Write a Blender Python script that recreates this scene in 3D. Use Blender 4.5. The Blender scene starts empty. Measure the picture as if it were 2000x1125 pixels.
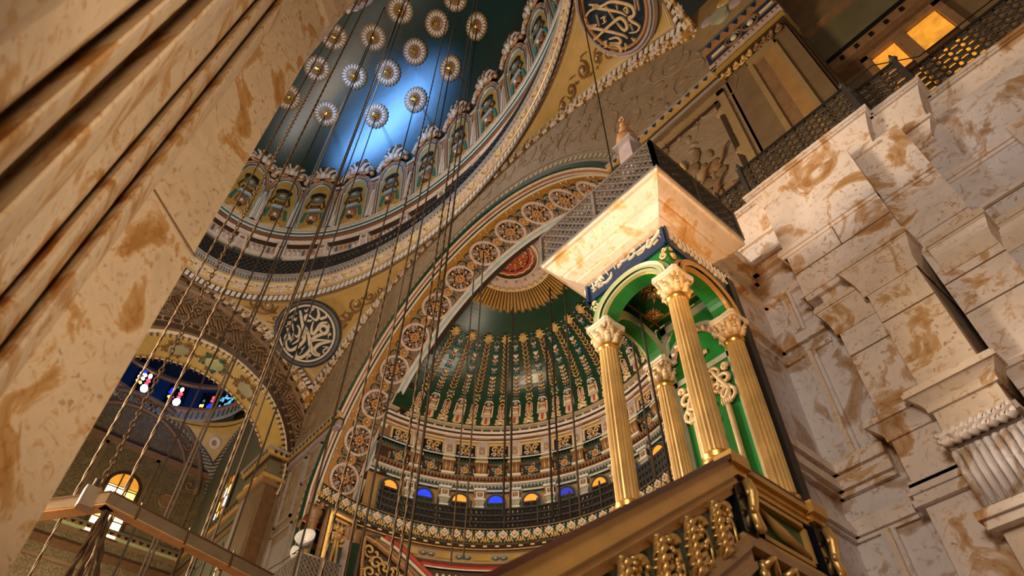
import bpy, math, random
from mathutils import Vector, Matrix
PI = math.pi
rnd = random.Random(7)
SC = bpy.context.scene
COL = SC.collection
V = Vector
def rad(a): return a * PI / 180
def cosd(a): return math.cos(rad(a))
def sind(a): return math.sin(rad(a))

# ---------------------------------------------------------------- camera
RX = V((0.6523756, 0.7578276, 0.0101710))
RY = V((-0.5653453, 0.4955276, -0.6594218))
RZ = V((-0.5047681, 0.4244406, 0.7517043))
CAM = V((0, 0, 1.6))
FPX = 1329.7
def ray(u, v): return RX * ((u - 1000) / FPX) + RY * ((v - 562.5) / FPX) + RZ
def on(u, v, ax, val):
    w = ray(u, v)
    return CAM + w * ((val - CAM[ax]) / w[ax])
def onplane(u, v, o, n):
    w = ray(u, v)
    return CAM + w * ((o - CAM).dot(n) / w.dot(n))
cd = bpy.data.cameras.new('camera')
cam = bpy.data.objects.new('camera', cd)
COL.objects.link(cam)
mw = Matrix.Identity(4)
for i in range(3):
    mw[i][0] = RX[i]; mw[i][1] = -RY[i]; mw[i][2] = -RZ[i]; mw[i][3] = CAM[i]
cam.matrix_world = mw
cd.sensor_width = 36.0
cd.lens = 36.0 * FPX / 2000
cd.clip_start = 0.05; cd.clip_end = 300
cd.dof.use_dof = True
cd.dof.focus_distance = 8.5
cd.dof.aperture_fstop = 2.0
SC.camera = cam

# ---------------------------------------------------------------- mesh builder
def frame(o, u, v, n):
    m = Matrix.Identity(4)
    for i in range(3):
        m[i][0] = u[i]; m[i][1] = v[i]; m[i][2] = n[i]; m[i][3] = o[i]
    return m
def T(x, y, z): return Matrix.Translation((x, y, z))
def Rz(a): return Matrix.Rotation(a, 4, 'Z')
def Rx(a): return Matrix.Rotation(a, 4, 'X')
def Ry(a): return Matrix.Rotation(a, 4, 'Y')
def S3(x, y, z): return Matrix.Diagonal((x, y, z, 1))

class MB:
    def __init__(s, M=None):
        s.v = []; s.f = []; s.m = []; s.sm = []; s.M = M; s.mats = []
    def mi(s, name):
        if name not in s.mats: s.mats.append(name)
        return s.mats.index(name)
    def add(s, vs, fs, mat, smooth=False, M=None):
        o = len(s.v); k = s.mi(mat)
        for p in vs:
            p = V(p)
            if M is not None: p = M @ p
            if s.M is not None: p = s.M @ p
            s.v.append(p)
        for f in fs:
            s.f.append([o + i for i in f]); s.m.append(k); s.sm.append(smooth)
    def box(s, lo, hi, mat, M=None):
        a, b, c = lo; d, e, f = hi
        vs = [(a, b, c), (d, b, c), (d, e, c), (a, e, c), (a, b, f), (d, b, f), (d, e, f), (a, e, f)]
        s.add(vs, [(3, 2, 1, 0), (4, 5, 6, 7), (0, 1, 5, 4), (1, 2, 6, 5), (2, 3, 7, 6), (3, 0, 4, 7)], mat, False, M)
    def tube(s, pts, r, mat, n=6, M=None, flat=1.0, up=None, smooth=True, caps=True):
        pts = [V(p) for p in pts]; L = len(pts)
        if not isinstance(r, (list, tuple)): r = [r] * L
        vs = []; prev = None
        for i, p in enumerate(pts):
            t = pts[min(i + 1, L - 1)] - pts[max(i - 1, 0)]
            if t.length < 1e-9: t = V((0, 0, 1))
            t.normalize()
            if up is not None:
                b = V(up); a = t.cross(b)
                if a.length < 1e-6: a = t.orthogonal()
                a.normalize(); b = a.cross(t) if flat == 1.0 else b
            else:
                a = t.orthogonal().normalized() if prev is None else (prev - t * prev.dot(t))
                if a.length < 1e-6: a = t.orthogonal()
                a.normalize(); b = t.cross(a)
            prev = a
            for k in range(n):
                q = 2 * PI * k / n
                vs.append(p + a * (r[i] * math.cos(q)) + b * (r[i] * flat * math.sin(q)))
        fs = []
        for i in range(L - 1):
            for k in range(n):
                k2 = (k + 1) % n
                fs.append((i * n + k, i * n + k2, (i + 1) * n + k2, (i + 1) * n + k))
        if caps:
            fs.append(tuple(range(n))[::-1]); fs.append(tuple((L - 1) * n + k for k in range(n)))
        s.add(vs, fs, mat, smooth, M)
    def lathe(s, prof, mat, n=16, M=None, smooth=True, flutes=0, fd=0.0):
        vs = []; L = len(prof)
        for i, (r, z) in enumerate(prof):
            for k in range(n):
                q = 2 * PI * k / n
                rr = r
                if flutes and k % 2: rr = r * (1 - fd)
                vs.append((rr * math.cos(q), rr * math.sin(q), z))
        for i in range(L - 1):
            m = mat[i] if isinstance(mat, (list, tuple)) else mat
            fs = [(i * n + k, i * n + (k + 1) % n, (i + 1) * n + (k + 1) % n, (i + 1) * n + k) for k in range(n)]
            if i == 0 or isinstance(mat, (list, tuple)):
                s.add(vs[i * n:(i + 2) * n], [(k, (k + 1) % n, n + (k + 1) % n, n + k) for k in range(n)], m, smooth and not flutes, M)
            else:
                s.add(vs[i * n:(i + 2) * n], [(k, (k + 1) % n, n + (k + 1) % n, n + k) for k in range(n)], m, smooth and not flutes, M)
        if isinstance(mat, (list, tuple)): return
        m0 = mat
        m1 = mat
        if prof[0][0] > 1e-4: s.add(vs[:n], [tuple(range(n))[::-1]], m0, False, M)
        if prof[-1][0] > 1e-4: s.add(vs[-n:], [tuple(range(n))], m1, False, M)
    def blob(s, c, r, mat, M=None, nu=7, nv=4):
        if not isinstance(r, (list, tuple)): r = (r, r, r)
        vs = [(c[0], c[1], c[2] - r[2])]
        for j in range(1, nv):
            a = -PI / 2 + PI * j / nv
            for k in range(nu):
                q = 2 * PI * k / nu
                vs.append((c[0] + r[0] * math.cos(a) * math.cos(q), c[1] + r[1] * math.cos(a) * math.sin(q), c[2] + r[2] * math.sin(a)))
        vs.append((c[0], c[1], c[2] + r[2]))
        fs = [(0, 1 + (k + 1) % nu, 1 + k) for k in range(nu)]
        for j in range(nv - 2):
            for k in range(nu):
                a = 1 + j * nu; fs.append((a + k, a + (k + 1) % nu, a + nu + (k + 1) % nu, a + nu + k))
        a = 1 + (nv - 2) * nu; e = len(vs) - 1
        fs += [(a + k, a + (k + 1) % nu, e) for k in range(nu)]
        s.add(vs, fs, mat, True, M)
    def prism(s, pts, z0, z1, mat, M=None, side=None, bev=0.0):
        n = len(pts)
        if bev:
            cx = sum(p[0] for p in pts) / n; cy = sum(p[1] for p in pts) / n
            top = [(cx + (p[0] - cx) * (1 - bev), cy + (p[1] - cy) * (1 - bev), z1) for p in pts]
        else: top = [(p[0], p[1], z1) for p in pts]
        vs = [(p[0], p[1], z0) for p in pts] + top
        s.add(vs, [tuple(range(n, 2 * n))], mat, False, M)
        s.add(vs, [(i, (i + 1) % n, n + (i + 1) % n, n + i) for i in range(n)] + [tuple(range(n))[::-1]], side or mat, False, M)
    def grid(s, fn, nu, nv, mat, smooth=True, M=None, cu=False):
        vs = [fn(i / nu, j / nv) for j in range(nv + 1) for i in range(nu + 1)]
        w = nu + 1
        s.add(vs, [(j * w + i, j * w + i + 1, (j + 1) * w + i + 1, (j + 1) * w + i) for j in range(nv) for i in range(nu)], mat, smooth, M)
    def sweep(s, P, prof, t0, t1, n, smooth=False, M=None):
        # P(t, a, b) -> point ; prof = [(a, b, mat)], mat belongs to the segment that ends there
        ts = [t0 + (t1 - t0) * i / n for i in range(n + 1)]
        for k in range(1, len(prof)):
            a0, b0 = prof[k - 1][:2]; a1, b1, m = prof[k]
            if m is None: continue
            vs = [P(t, a0, b0) for t in ts] + [P(t, a1, b1) for t in ts]
            w = n + 1
            s.add(vs, [(i, i + 1, w + i + 1, w + i) for i in range(n)], m, smooth, M)
    def build(s, name, parent=None, M=None, double=False):
        me = bpy.data.meshes.new(name)
        me.from_pydata([tuple(p) for p in s.v], [], s.f)
        for m in s.mats: me.materials.append(MAT[m])
        me.polygons.foreach_set('material_index', s.m)
        me.polygons.foreach_set('use_smooth', s.sm)
        me.update()
        o = bpy.data.objects.new(name, me)
        COL.objects.link(o)
        if parent is not None: o.parent = parent
        if M is not None: o.matrix_basis = M
        return o

def tag(o, label, cat, group=None):
    o['label'] = label; o['category'] = cat
    if group: o['group'] = group
    return o
def struct(o):
    o['kind'] = 'structure'; return o
def thing(name, label, cat, M=None, group=None):
    o = bpy.data.objects.new(name, None)
    o.empty_display_size = 0.1
    COL.objects.link(o)
    if M is not None: o.matrix_basis = M
    return tag(o, label, cat, group)
def dup(root, M, label=None, kids=None):
    r = root.copy(); COL.objects.link(r); r.matrix_basis = M
    if label: r['label'] = label
    for ch in list(root.children):
        c = ch.copy(); COL.objects.link(c); c.parent = r
        for g in list(ch.children):
            d = g.copy(); COL.objects.link(d); d.parent = c
    return r
ORD = ['first', 'second', 'third', 'fourth', 'fifth', 'sixth', 'seventh', 'eighth', 'ninth', 'tenth', 'eleventh', 'twelfth', 'thirteenth',
       'fourteenth', 'fifteenth', 'sixteenth', 'seventeenth', 'eighteenth', 'nineteenth', 'twentieth', 'twenty-first', 'twenty-second',
       'twenty-third', 'twenty-fourth', 'twenty-fifth', 'twenty-sixth', 'twenty-seventh', 'twenty-eighth', 'twenty-ninth', 'thirtieth', 'thirty-first', 'thirty-second']
def spiral(cx, cy, R, turns, d=1, a0=0.0, n=14, r1=0.15):
    out = []
    for i in range(n + 1):
        k = i / n; rr = R * (1 - k * (1 - r1)); a = a0 + d * 2 * PI * turns * k
        out.append((cx + rr * math.cos(a), cy + rr * math.sin(a), 0))
    return out
def bez(p0, p1, p2, p3, n=8):
    o = []
    for i in range(n + 1):
        t = i / n; q = 1 - t
        o.append(tuple(q ** 3 * a + 3 * q * q * t * b + 3 * q * t * t * c + t ** 3 * d for a, b, c, d in zip(p0, p1, p2, p3)))
    return o
def smooth_line(pts, k=4):
    # Catmull-Rom
    P = [V((p[0], p[1], p[2] if len(p) > 2 else 0)) for p in pts]
    if len(P) < 3: return P
    P = [P[0] * 2 - P[1]] + P + [P[-1] * 2 - P[-2]]
    out = []
    for i in range(1, len(P) - 2):
        a, b, c, d = P[i - 1:i + 3]
        for j in range(k):
            t = j / k
            out.append(0.5 * ((2 * b) + (c - a) * t + (2 * a - 5 * b + 4 * c - d) * t * t + (3 * b - a - 3 * c + d) * t ** 3))
    out.append(P[-2]); return out
def taper(n, r, a=0.35, b=0.35):
    return [r * (a + (1 - a) * min(1, 3 * i / max(1, n - 1))) * (b + (1 - b) * min(1, 3 * (n - 1 - i) / max(1, n - 1))) for i in range(n)]
def scrollwork(mb, w, h, mat, M=None, r=0.02, seed=0, flip=True, z=0.0):
    """symmetrical acanthus scrolls filling a w x h field, centred on the origin"""
    R = random.Random(seed)
    sides = (1, -1) if flip else (1,)
    for sx in sides:
        for (fx, fy, fr, tn, d, a0) in ((.22, .22, .2, 1.3, 1, -1.6), (.26, -.2, .2, 1.3, -1, 1.6), (.1, .36, .1, 1.1, -1, -1.2), (.1, -.38, .1, 1.1, 1, 1.2)):
            Rr = fr * min(w, h * .7)
            p = spiral(fx * w, fy * h, Rr, tn, d, a0)
            p = [(sx * q[0], q[1], z + r * .6) for q in p]
            mb.tube(p, taper(len(p), r, .6, .4), mat, 5, M)
            mb.blob((sx * fx * w, fy * h, z + r), (r * 1.6, r * 1.6, r * 1.2), mat, M, 6, 3)
            for j in range(3):
                a = R.uniform(0, 6.28); q = (sx * (fx * w + Rr * 1.15 * math.cos(a)), fy * h + Rr * 1.15 * math.sin(a), z + r * .5)
                mb.blob(q, (r * 1.9, r * 1.1, r), mat, M, 6, 3)
        p = [(sx * q[0], q[1], z + r * .5) for q in bez((0, -.48 * h, 0), (.3 * w, -.1 * h, 0), (-.1 * w, .1 * h, 0), (.12 * w, .46 * h, 0))]
        mb.tube(p, taper(len(p), r, .5, .5), mat, 5, M)
def flower(mb, R, n, mat, mid, M=None, h=0.3, z=0.0):
    for i in range(n):
        a = 2 * PI * i / n
        m = Rz(a) if M is None else M @ Rz(a)
        mb.blob((R * .62, 0, z + R * h * .4), (R * .4, R * .9 * PI / n, R * h * .45), mat, m, 6, 4)
    mb.blob((0, 0, z + R * h * .5), (R * .34, R * .34, R * h * .6), mid, M, 8, 4)
# ---------------------------------------------------------------- materials
MAT = {}
def newmat(name):
    m = bpy.data.materials.new(name); m.use_nodes = True
    nt = m.node_tree; b = nt.nodes['Principled BSDF']
    MAT[name] = m
    return m, nt, b
def link(nt, a, b): nt.links.new(a, b)
def texco(nt, scale=1.0, obj=True):
    tc = nt.nodes.new('ShaderNodeTexCoord'); mp = nt.nodes.new('ShaderNodeMapping')
    mp.inputs['Scale'].default_value = (scale,) * 3
    link(nt, tc.outputs['Object' if obj else 'Generated'], mp.inputs['Vector'])
    return mp.outputs['Vector']
def noise(nt, vec, scale, detail=4, dist=0.0, rough=.55):
    n = nt.nodes.new('ShaderNodeTexNoise'); n.inputs['Scale'].default_value = scale
    n.inputs['Detail'].default_value = detail; n.inputs['Distortion'].default_value = dist; n.inputs['Roughness'].default_value = rough
    link(nt, vec, n.inputs['Vector']); return n.outputs['Fac']
def ramp(nt, fac, stops):
    r = nt.nodes.new('ShaderNodeValToRGB'); e = r.color_ramp.elements
    e[0].position = stops[0][0]; e[0].color = (*stops[0][1], 1)
    e[1].position = stops[-1][0]; e[1].color = (*stops[-1][1], 1)
    for p, c in stops[1:-1]:
        k = e.new(p); k.color = (*c, 1)
    link(nt, fac, r.inputs['Fac']); return r.outputs['Color']
def mixc(nt, f, a, b, mode='MIX'):
    m = nt.nodes.new('ShaderNodeMix'); m.data_type = 'RGBA'; m.blend_type = mode
    if isinstance(f, float): m.inputs[0].default_value = f
    else: link(nt, f, m.inputs[0])
    for s, x in ((6, a), (7, b)):
        if isinstance(x, tuple): m.inputs[s].default_value = (*x, 1)
        else: link(nt, x, m.inputs[s])
    return m.outputs[2]
def bump(nt, b, h, strength=.3, dist=.02):
    n = nt.nodes.new('ShaderNodeBump'); n.inputs['Strength'].default_value = strength; n.inputs['Distance'].default_value = dist
    link(nt, h, n.inputs['Height']); link(nt, n.outputs['Normal'], b.inputs['Normal'])
def plain(name, c, rough=.5, metal=0.0, var=.15, sc=6.0, bp=0.0, spec=.5, dirt=None):
    m, nt, b = newmat(name)
    b.inputs['Roughness'].default_value = rough; b.inputs['Metallic'].default_value = metal
    b.inputs['Specular IOR Level'].default_value = spec
    v = texco(nt); f = noise(nt, v, sc, 5)
    lo = tuple(x * (1 - var) for x in c); hi = tuple(min(1, x * (1 + var)) for x in c)
    link(nt, ramp(nt, f, [(.3, lo), (.7, hi)]), b.inputs['Base Color'])
    if bp: bump(nt, b, noise(nt, v, sc * 4, 4), bp, .01)
    return m
def marble(name, base, blot, vein, sc=1.0, rough=.35, spots=1.0, bp=.15):
    m, nt, b = newmat(name)
    b.inputs['Roughness'].default_value = rough
    v = texco(nt, sc)
    n1 = noise(nt, v, 1.3, 8, 1.2, .6)
    c1 = ramp(nt, n1, [(.3, tuple(x * .9 for x in base)), (.46, base), (.54, tuple(min(1, x * 1.06) for x in base)), (.58, vein), (.66, blot), (.8, tuple(x * .75 for x in blot))])
    n2 = noise(nt, v, 4.5, 7, 2.2, .65)
    c2 = ramp(nt, n2, [(.3, (1, 1, 1)), (.55, (1, 1, 1)), (.63, tuple(min(1, x / max(1e-3, y)) for x, y in zip(vein, base))), (.74, (.72, .6, .45))])
    c3 = mixc(nt, .85, c1, c2, 'MULTIPLY')
    vo = nt.nodes.new('ShaderNodeTexVoronoi'); vo.inputs['Scale'].default_value = 9.0; vo.inputs['Randomness'].default_value = 1.0
    nv = nt.nodes.new('ShaderNodeVectorMath'); nv.operation = 'ADD'
    nn = nt.nodes.new('ShaderNodeTexNoise'); nn.inputs['Scale'].default_value = 7.0
    link(nt, v, nn.inputs['Vector']); sc2 = nt.nodes.new('ShaderNodeVectorMath'); sc2.operation = 'SCALE'; sc2.inputs['Scale'].default_value = .22
    link(nt, nn.outputs['Color'], sc2.inputs[0]); link(nt, v, nv.inputs[0]); link(nt, sc2.outputs[0], nv.inputs[1]); link(nt, nv.outputs[0], vo.inputs['Vector'])
    msk = ramp(nt, noise(nt, v, 2.1, 3), [(.46, (0, 0, 0)), (.58, (1, 1, 1))])
    sp = ramp(nt, vo.outputs['Distance'], [(.16, (1, 1, 1)), (.26, (0, 0, 0))])
    mm = mixc(nt, 1.0, msk, sp, 'MULTIPLY')
    sep = nt.nodes.new('ShaderNodeMath'); sep.operation = 'MULTIPLY'; sep.inputs[1].default_value = .62 * spots
    link(nt, mm, sep.inputs[0])
    c4 = mixc(nt, sep.outputs[0], c3, tuple(x * .62 for x in blot))
    link(nt, c4, b.inputs['Base Color'])
    bump(nt, b, n2, bp, .02)
    return m
def emit(name, c, s, var=.0, sc=4.0, rough=.4):
    m, nt, b = newmat(name)
    b.inputs['Base Color'].default_value = (*[x * .4 for x in c], 1); b.inputs['Roughness'].default_value = rough
    b.inputs['Emission Strength'].default_value = s
    if var:
        f = noise(nt, texco(nt), sc, 4, 1.0)
        link(nt, ramp(nt, f, [(.3, tuple(x * (1 - var) for x in c)), (.65, c)]), b.inputs['Emission Color'])
    else: b.inputs['Emission Color'].default_value = (*c, 1)
    return m
def relief(name, c, c2, sc=2.0, strength=.6, rough=.6, dist=.05):
    """painted plaster with carved scroll relief"""
    m, nt, b = newmat(name)
    b.inputs['Roughness'].default_value = rough
    v = texco(nt)
    n = nt.nodes.new('ShaderNodeTexNoise'); n.inputs['Scale'].default_value = sc; n.inputs['Detail'].default_value = 2.0; n.inputs['Distortion'].default_value = 3.0
    link(nt, v, n.inputs['Vector'])
    h = ramp(nt, n.outputs['Fac'], [(.42, (0, 0, 0)), (.49, (1, 1, 1)), (.56, (1, 1, 1)), (.6, (0, 0, 0))])
    f2 = noise(nt, v, 3.0, 5)
    base = ramp(nt, f2, [(.3, c), (.7, c2)])
    link(nt, base, b.inputs['Base Color'])
    bump(nt, b, h, strength, dist)
    return m
# stone
marble('alabaster', (.86, .75, .67), (.50, .27, .11), (.68, .46, .28), 1.5, .3)
marble('alabaster_grey', (.76, .70, .69), (.45, .28, .15), (.58, .45, .36), 1.5, .3)
marble('alabaster_ochre', (.82, .68, .54), (.48, .25, .09), (.64, .42, .22), 1.7, .3)
marble('alabaster_pier', (.86, .70, .53), (.54, .27, .08), (.70, .44, .20), 1.8, .4)
marble('onyx', (.90, .74, .58), (.74, .40, .14), (.84, .56, .28), 2.2, .35, .0, .04)
plain('joint', (.22, .14, .08), .9)
# plaster and paint
relief('wall_relief', (.30, .215, .13), (.36, .26, .16), 1.6, .22)
relief('carved_brown', (.20, .13, .065), (.27, .18, .09), 1.7, 1.0, .6, .08)
relief('carved_olive', (.19, .145, .075), (.25, .19, .10), 2.2, .8)
plain('wall_grey', (.38, .33, .30), .6, 0, .12, 2)
plain('wall_brown', (.23, .15, .075), .6, 0, .15, 3)
plain('wall_olive', (.17, .15, .08), .6, 0, .15, 2)
plain('wall_green_grey', (.16, .16, .11), .6, 0, .12, 2)
plain('panel_tan', (.40, .27, .12), .5, 0, .12, 3)
plain('ochre', (.47, .215, .025), .42, 0, .14, 3, .05)
plain('ochre_panel', (.52, .32, .07), .28, 0, .16, 3)
plain('ochre_wall', (.46, .26, .09), .5, 0, .14, 3)
plain('yellow', (.72, .50, .18), .45, 0, .1, 2)
plain('yellow_soffit', (.66, .46, .15), .45, 0, .12, 2)
plain('cream', (.86, .76, .58), .45, 0, .08)
plain('white', (.85, .80, .74), .4, 0, .08)
plain('pinkish', (.66, .50, .42), .45, 0, .16, 8)
plain('pink_white', (.78, .66, .58), .42, 0, .14, 8)
plain('rosewood', (.38, .17, .09), .4, 0, .15)
plain('brown', (.17, .085, .035), .5, 0, .2)
plain('dark_brown', (.06, .03, .015), .5, 0, .2)
plain('umber', (.30, .17, .08), .5, 0, .2, 8)
plain('red', (.50, .06, .035), .45)
plain('navy', (.008, .035, .10), .35, 0, .2)
plain('navy_sign', (.006, .022, .05), .4, 0, .15)
plain('sky_blue', (.42, .60, .68), .4, 0, .1)
plain('teal', (.015, .17, .20), .35, 0, .2)
plain('dark_teal', (.02, .07, .08), .4, 0, .2)
plain('slate', (.12, .15, .16), .4, 0, .2)
plain('black', (.006, .006, .006), .45)
plain('black_gloss', (.008, .009, .012), .15)
plain('green_dark', (.012, .05, .022), .3, 0, .2)
plain('green_shell', (.014, .052, .026), .22, 0, .2, 2)
plain('green', (.018, .20, .035), .28, 0, .12, 3)
plain('green_deep', (.008, .075, .014), .28, 0, .15, 3)
plain('green_pale', (.46, .52, .28), .38, 0, .08)
plain('sage', (.42, .42, .30), .45, 0, .1)
plain('silver', (.50, .46, .44), .4, .3, .2, 8)
plain('iron', (.075, .065, .058), .5, .3, .2, 9)
plain('iron_dark', (.03, .027, .024), .5, .3, .2, 9)
plain('lattice_grey', (.20, .165, .14), .5, .2, .2, 9)
plain('lattice_dark', (.085, .065, .045), .5, .2, .2, 9)
plain('gold', (.80, .48, .12), .3, .85, .15, 12)
plain('gold_bright', (.90, .58, .20), .38, .7, .14, 14, .1)
plain('gold_paint', (.72, .47, .17), .38, .25, .16, 7)
plain('gold_wood', (.62, .36, .10), .36, .2, .14, 3)
plain('gold_cream', (.84, .62, .34), .4, .1, .14, 9)
plain('copper', (.62, .33, .15), .35, .3, .2, 9)
plain('mahogany', (.10, .03, .015), .25, 0, .25, 5)
plain('stair_wood', (.42, .25, .11), .45, 0, .18, 4)
plain('marble_cap', (.84, .72, .56), .35, 0, .12, 9)
plain('lilac', (.45, .36, .38), .5, 0, .15, 9)
plain('rope', (.125, .085, .055), .8, 0, .25, 30)
plain('rope_dark', (.045, .03, .02), .8, 0, .25, 30)
plain('frame_grey', (.33, .28, .23), .45, .3, .15, 8)
plain('lamp_white', (.85, .85, .9), .3)
plain('carpet_red', (.16, .06, .035), .9)
# glossy dome paint: deep green, varied at random
m, nt, b = newmat('dome_paint')
b.inputs['Roughness'].default_value = .36; b.inputs['Specular IOR Level'].default_value = 1.0
v = texco(nt)
f = noise(nt, v, .5, 5, .6)
link(nt, ramp(nt, f, [(.3, (.004, .022, .016)), (.6, (.007, .036, .030)), (.75, (.012, .055, .05))]), b.inputs['Base Color'])
bump(nt, b, noise(nt, v, 1.6, 4), .12, .05)
emit('glass_amber', (1.0, .40, .04), .95, .45)
emit('glass_gold', (1.0, .62, .12), 4.0, .3)
emit('glass_warm', (1.0, .80, .34), 7.0, .15)
emit('glass_blue', (.012, .045, 1.0), 1.5, .4)
emit('glass_blue_dim', (.03, .05, .55), .8, .4)
emit('glass_sky', (.55, .78, 1.0), 9.0, .1)
emit('glass_cyan', (.15, .5, .8), 1.6, .5)
emit('glass_red', (.9, .06, .12), 2.4)
emit('glass_green', (.05, .5, .22), .8, .4)
emit('glass_green_bright', (.1, .9, .35), 1.2, .5)
plain('glass_dark', (.01, .012, .02), .1)
# ---------------------------------------------------------------- main space geometry
XC, YC, A0, B0, ZR = -11.04, 1.926, 9.14, 5.18, 21.5      # oval dome ring
YA, YB, ZA, RA = 7.2, 8.876, 11.955, 6.98                   # great arch to the apse
XW, XE = -20.3, -1.78                                       # planes of the side arches
ZP, RP = 5.5, 15.31                                         # pendentive arc on the arch wall
def E(t, d, z):
    t = rad(t)
    return V((XC + (A0 + d) * math.cos(t), YC + (B0 + d) * math.sin(t), z))
def Eframe(t, d, z):
    o = E(t, d, z); u = (E(t + .2, d, z) - E(t - .2, d, z)).normalized()
    n = V((-u.y, u.x, 0))
    if n.dot(V((XC, YC, z)) - o) < 0: n = -n
    v = V((0, 0, 1)); u = v.cross(n)
    return o, u, v, n
Pd_ring = lambda t, d, z: E(t, d, z)

# dome shell
mb = MB()
DZ, DA, DB, DH = 27.5, 9.7, 5.7, 6.0
def domept(a, b):
    t = a * 2 * PI; e = b * PI / 2
    return V((XC + DA * math.cos(t) * math.cos(e), YC + DB * math.sin(t) * math.cos(e), DZ + DH * math.sin(e)))
mb.grid(domept, 96, 28, 'dome_paint')
mb.sweep(Pd_ring, [(.56, DZ, None), (.75, 25.4, 'black')], 0, 360, 96, True)
struct(mb.build('ceiling'))

# ring cornices, gallery and drum
mb = MB()
mb.sweep(Pd_ring, [(.03, 20.46, None), (.02, 20.52, 'umber'), (.02, 20.86, 'dark_brown'), (-.02, 20.88, 'gold_paint'), (-.02, 20.91, 'cream'), (-.02, 20.93, 'brown'), (-.03, 20.95, 'gold_paint'), (-.03, 21.42, 'gold_cream'),
                   (-.10, 21.44, 'cream'), (-.10, 21.50, 'gold_paint'), (-.02, 21.52, 'dark_brown'), (-.02, 21.92, 'slate'), (-.08, 21.94, 'silver'), (-.08, 22.0, 'silver'), (.1, 22.02, 'iron')], 0, 360, 120)
# curl ornament on the silver band
N = 150
for i in range(N):
    t = 28 + i * (190 - 28) / N * 1.06
    o, u, v, n = Eframe(t, -.03, 21.72)
    M = frame(o, u, v, n)
    pts = [(.12 * math.cos(q * PI / 5 + .4), .155 * math.sin(q * PI / 5 + .4), .02) for q in range(9)]
    mb.tube(pts, .026, 'silver', 4, M)
    mb.blob((0, 0, .01), (.05, .07, .035), 'silver', M, 6, 3)
# stars and pots on the star band
def star_pts(R, n=8, k=.62, a0=0):
    return [(R * (1 if i % 2 == 0 else k) * math.cos(a0 + PI * i / n), R * (1 if i % 2 == 0 else k) * math.sin(a0 + PI * i / n)) for i in range(2 * n)]
def star(mb, M, R=.19):
    mb.prism(star_pts(R), 0, .05, 'pink_white', M, None, .15)
    mb.blob((0, 0, .05), (R * .35, R * .35, .03), 'pinkish', M, 6, 3)
def pot(mb, M, R=.17):
    mb.blob((0, -.05, .02), (R * .75, R * .6, .05), 'gold_cream', M, 7, 3)
    for a in (-.5, 0, .5):
        mb.blob((R * .7 * math.sin(a), R * .45 * math.cos(a) + .02, .03), (R * .22, R * .5, .05), 'cream', M @ Rz(0), 6, 3)
    mb.blob((0, -.02, .05), (R * .3, R * .2, .035), 'umber', M, 6, 3)
    for sx in (1, -1): mb.blob((sx * R, R * .45, .02), (R * .2, R * .2, .035), 'umber', M, 5, 3)
i = 0; t = 26.0
while t < 200:
    o, u, v, n = Eframe(t, -.03, 21.18)
    M = frame(o, u, v, n)
    star(mb, M, .235) if i % 2 == 0 else pot(mb, M, .21)
    o, u, v, n = Eframe(t, .02, 20.69); M = frame(o, u, v, n)
    for dx in (-.1, .1): mb.prism([(dx - .085, -.13), (dx + .055, -.13), (dx + .085, .13), (dx - .055, .13)], 0, .03, 'white', M, None, .1)
    t += math.degrees(.40 / math.hypot(A0 * sind(t), B0 * cosd(t))); i += 1
struct(mb.build('trim_1'))

mb = MB()
mb.sweep(Pd_ring, [(.10, 22.0, None), (.95, 22.02, 'wall_olive'), (.95, 23.85, 'dark_brown'), (.86, 23.95, 'wall_olive'), (.78, 24.0, 'cream'), (.76, 24.16, 'pink_white'),
                   (.84, 24.18, 'cream'), (.84, 24.72, 'pinkish'), (.62, 24.76, 'dark_brown'), (.60, 24.86, 'pink_white'), (.66, 24.88, 'brown'), (.56, 24.96, 'pink_white'), (.54, 24.98, 'rosewood'),
                   (.62, 25.0, 'dark_teal'), (.62, 25.10, 'dark_teal'), (.50, 25.12, 'rosewood'), (.46, 25.16, 'dark_teal'), (.44, 25.20, 'white'), (.44, 25.25, 'lilac'), (.5, 25.27, 'rosewood'), (.40, 25.32, 'teal'), (.37, 25.35, 'cream'), (.36, 25.39, 'rosewood'), (.34, 25.42, 'pink_white'), (.33, 25.44, 'dark_brown'), (.33, 25.50, 'white'), (1.0, 25.52, 'umber')], 0, 360, 120)
t = 30.0; k = 0
while t < 200:
    o, u, v, n = Eframe(t, .84, 24.44)
    M = frame(o, u, v, n)
    m = ('white', 'pink_white', 'white', 'slate', 'copper', 'copper', 'slate')[k % 7]
    mb.blob((0, -.08, .03), (.065, .18, .08), m, M, 6, 4)
    mb.blob((0, .13, .03), (.05, .05, .05), 'copper' if k % 7 in (4, 5) else 'umber', M, 6, 3)
    t += math.degrees(.19 / math.hypot(A0 * sind(t), B0 * cosd(t))); k += 1
struct(mb.build('trim_2'))

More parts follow.
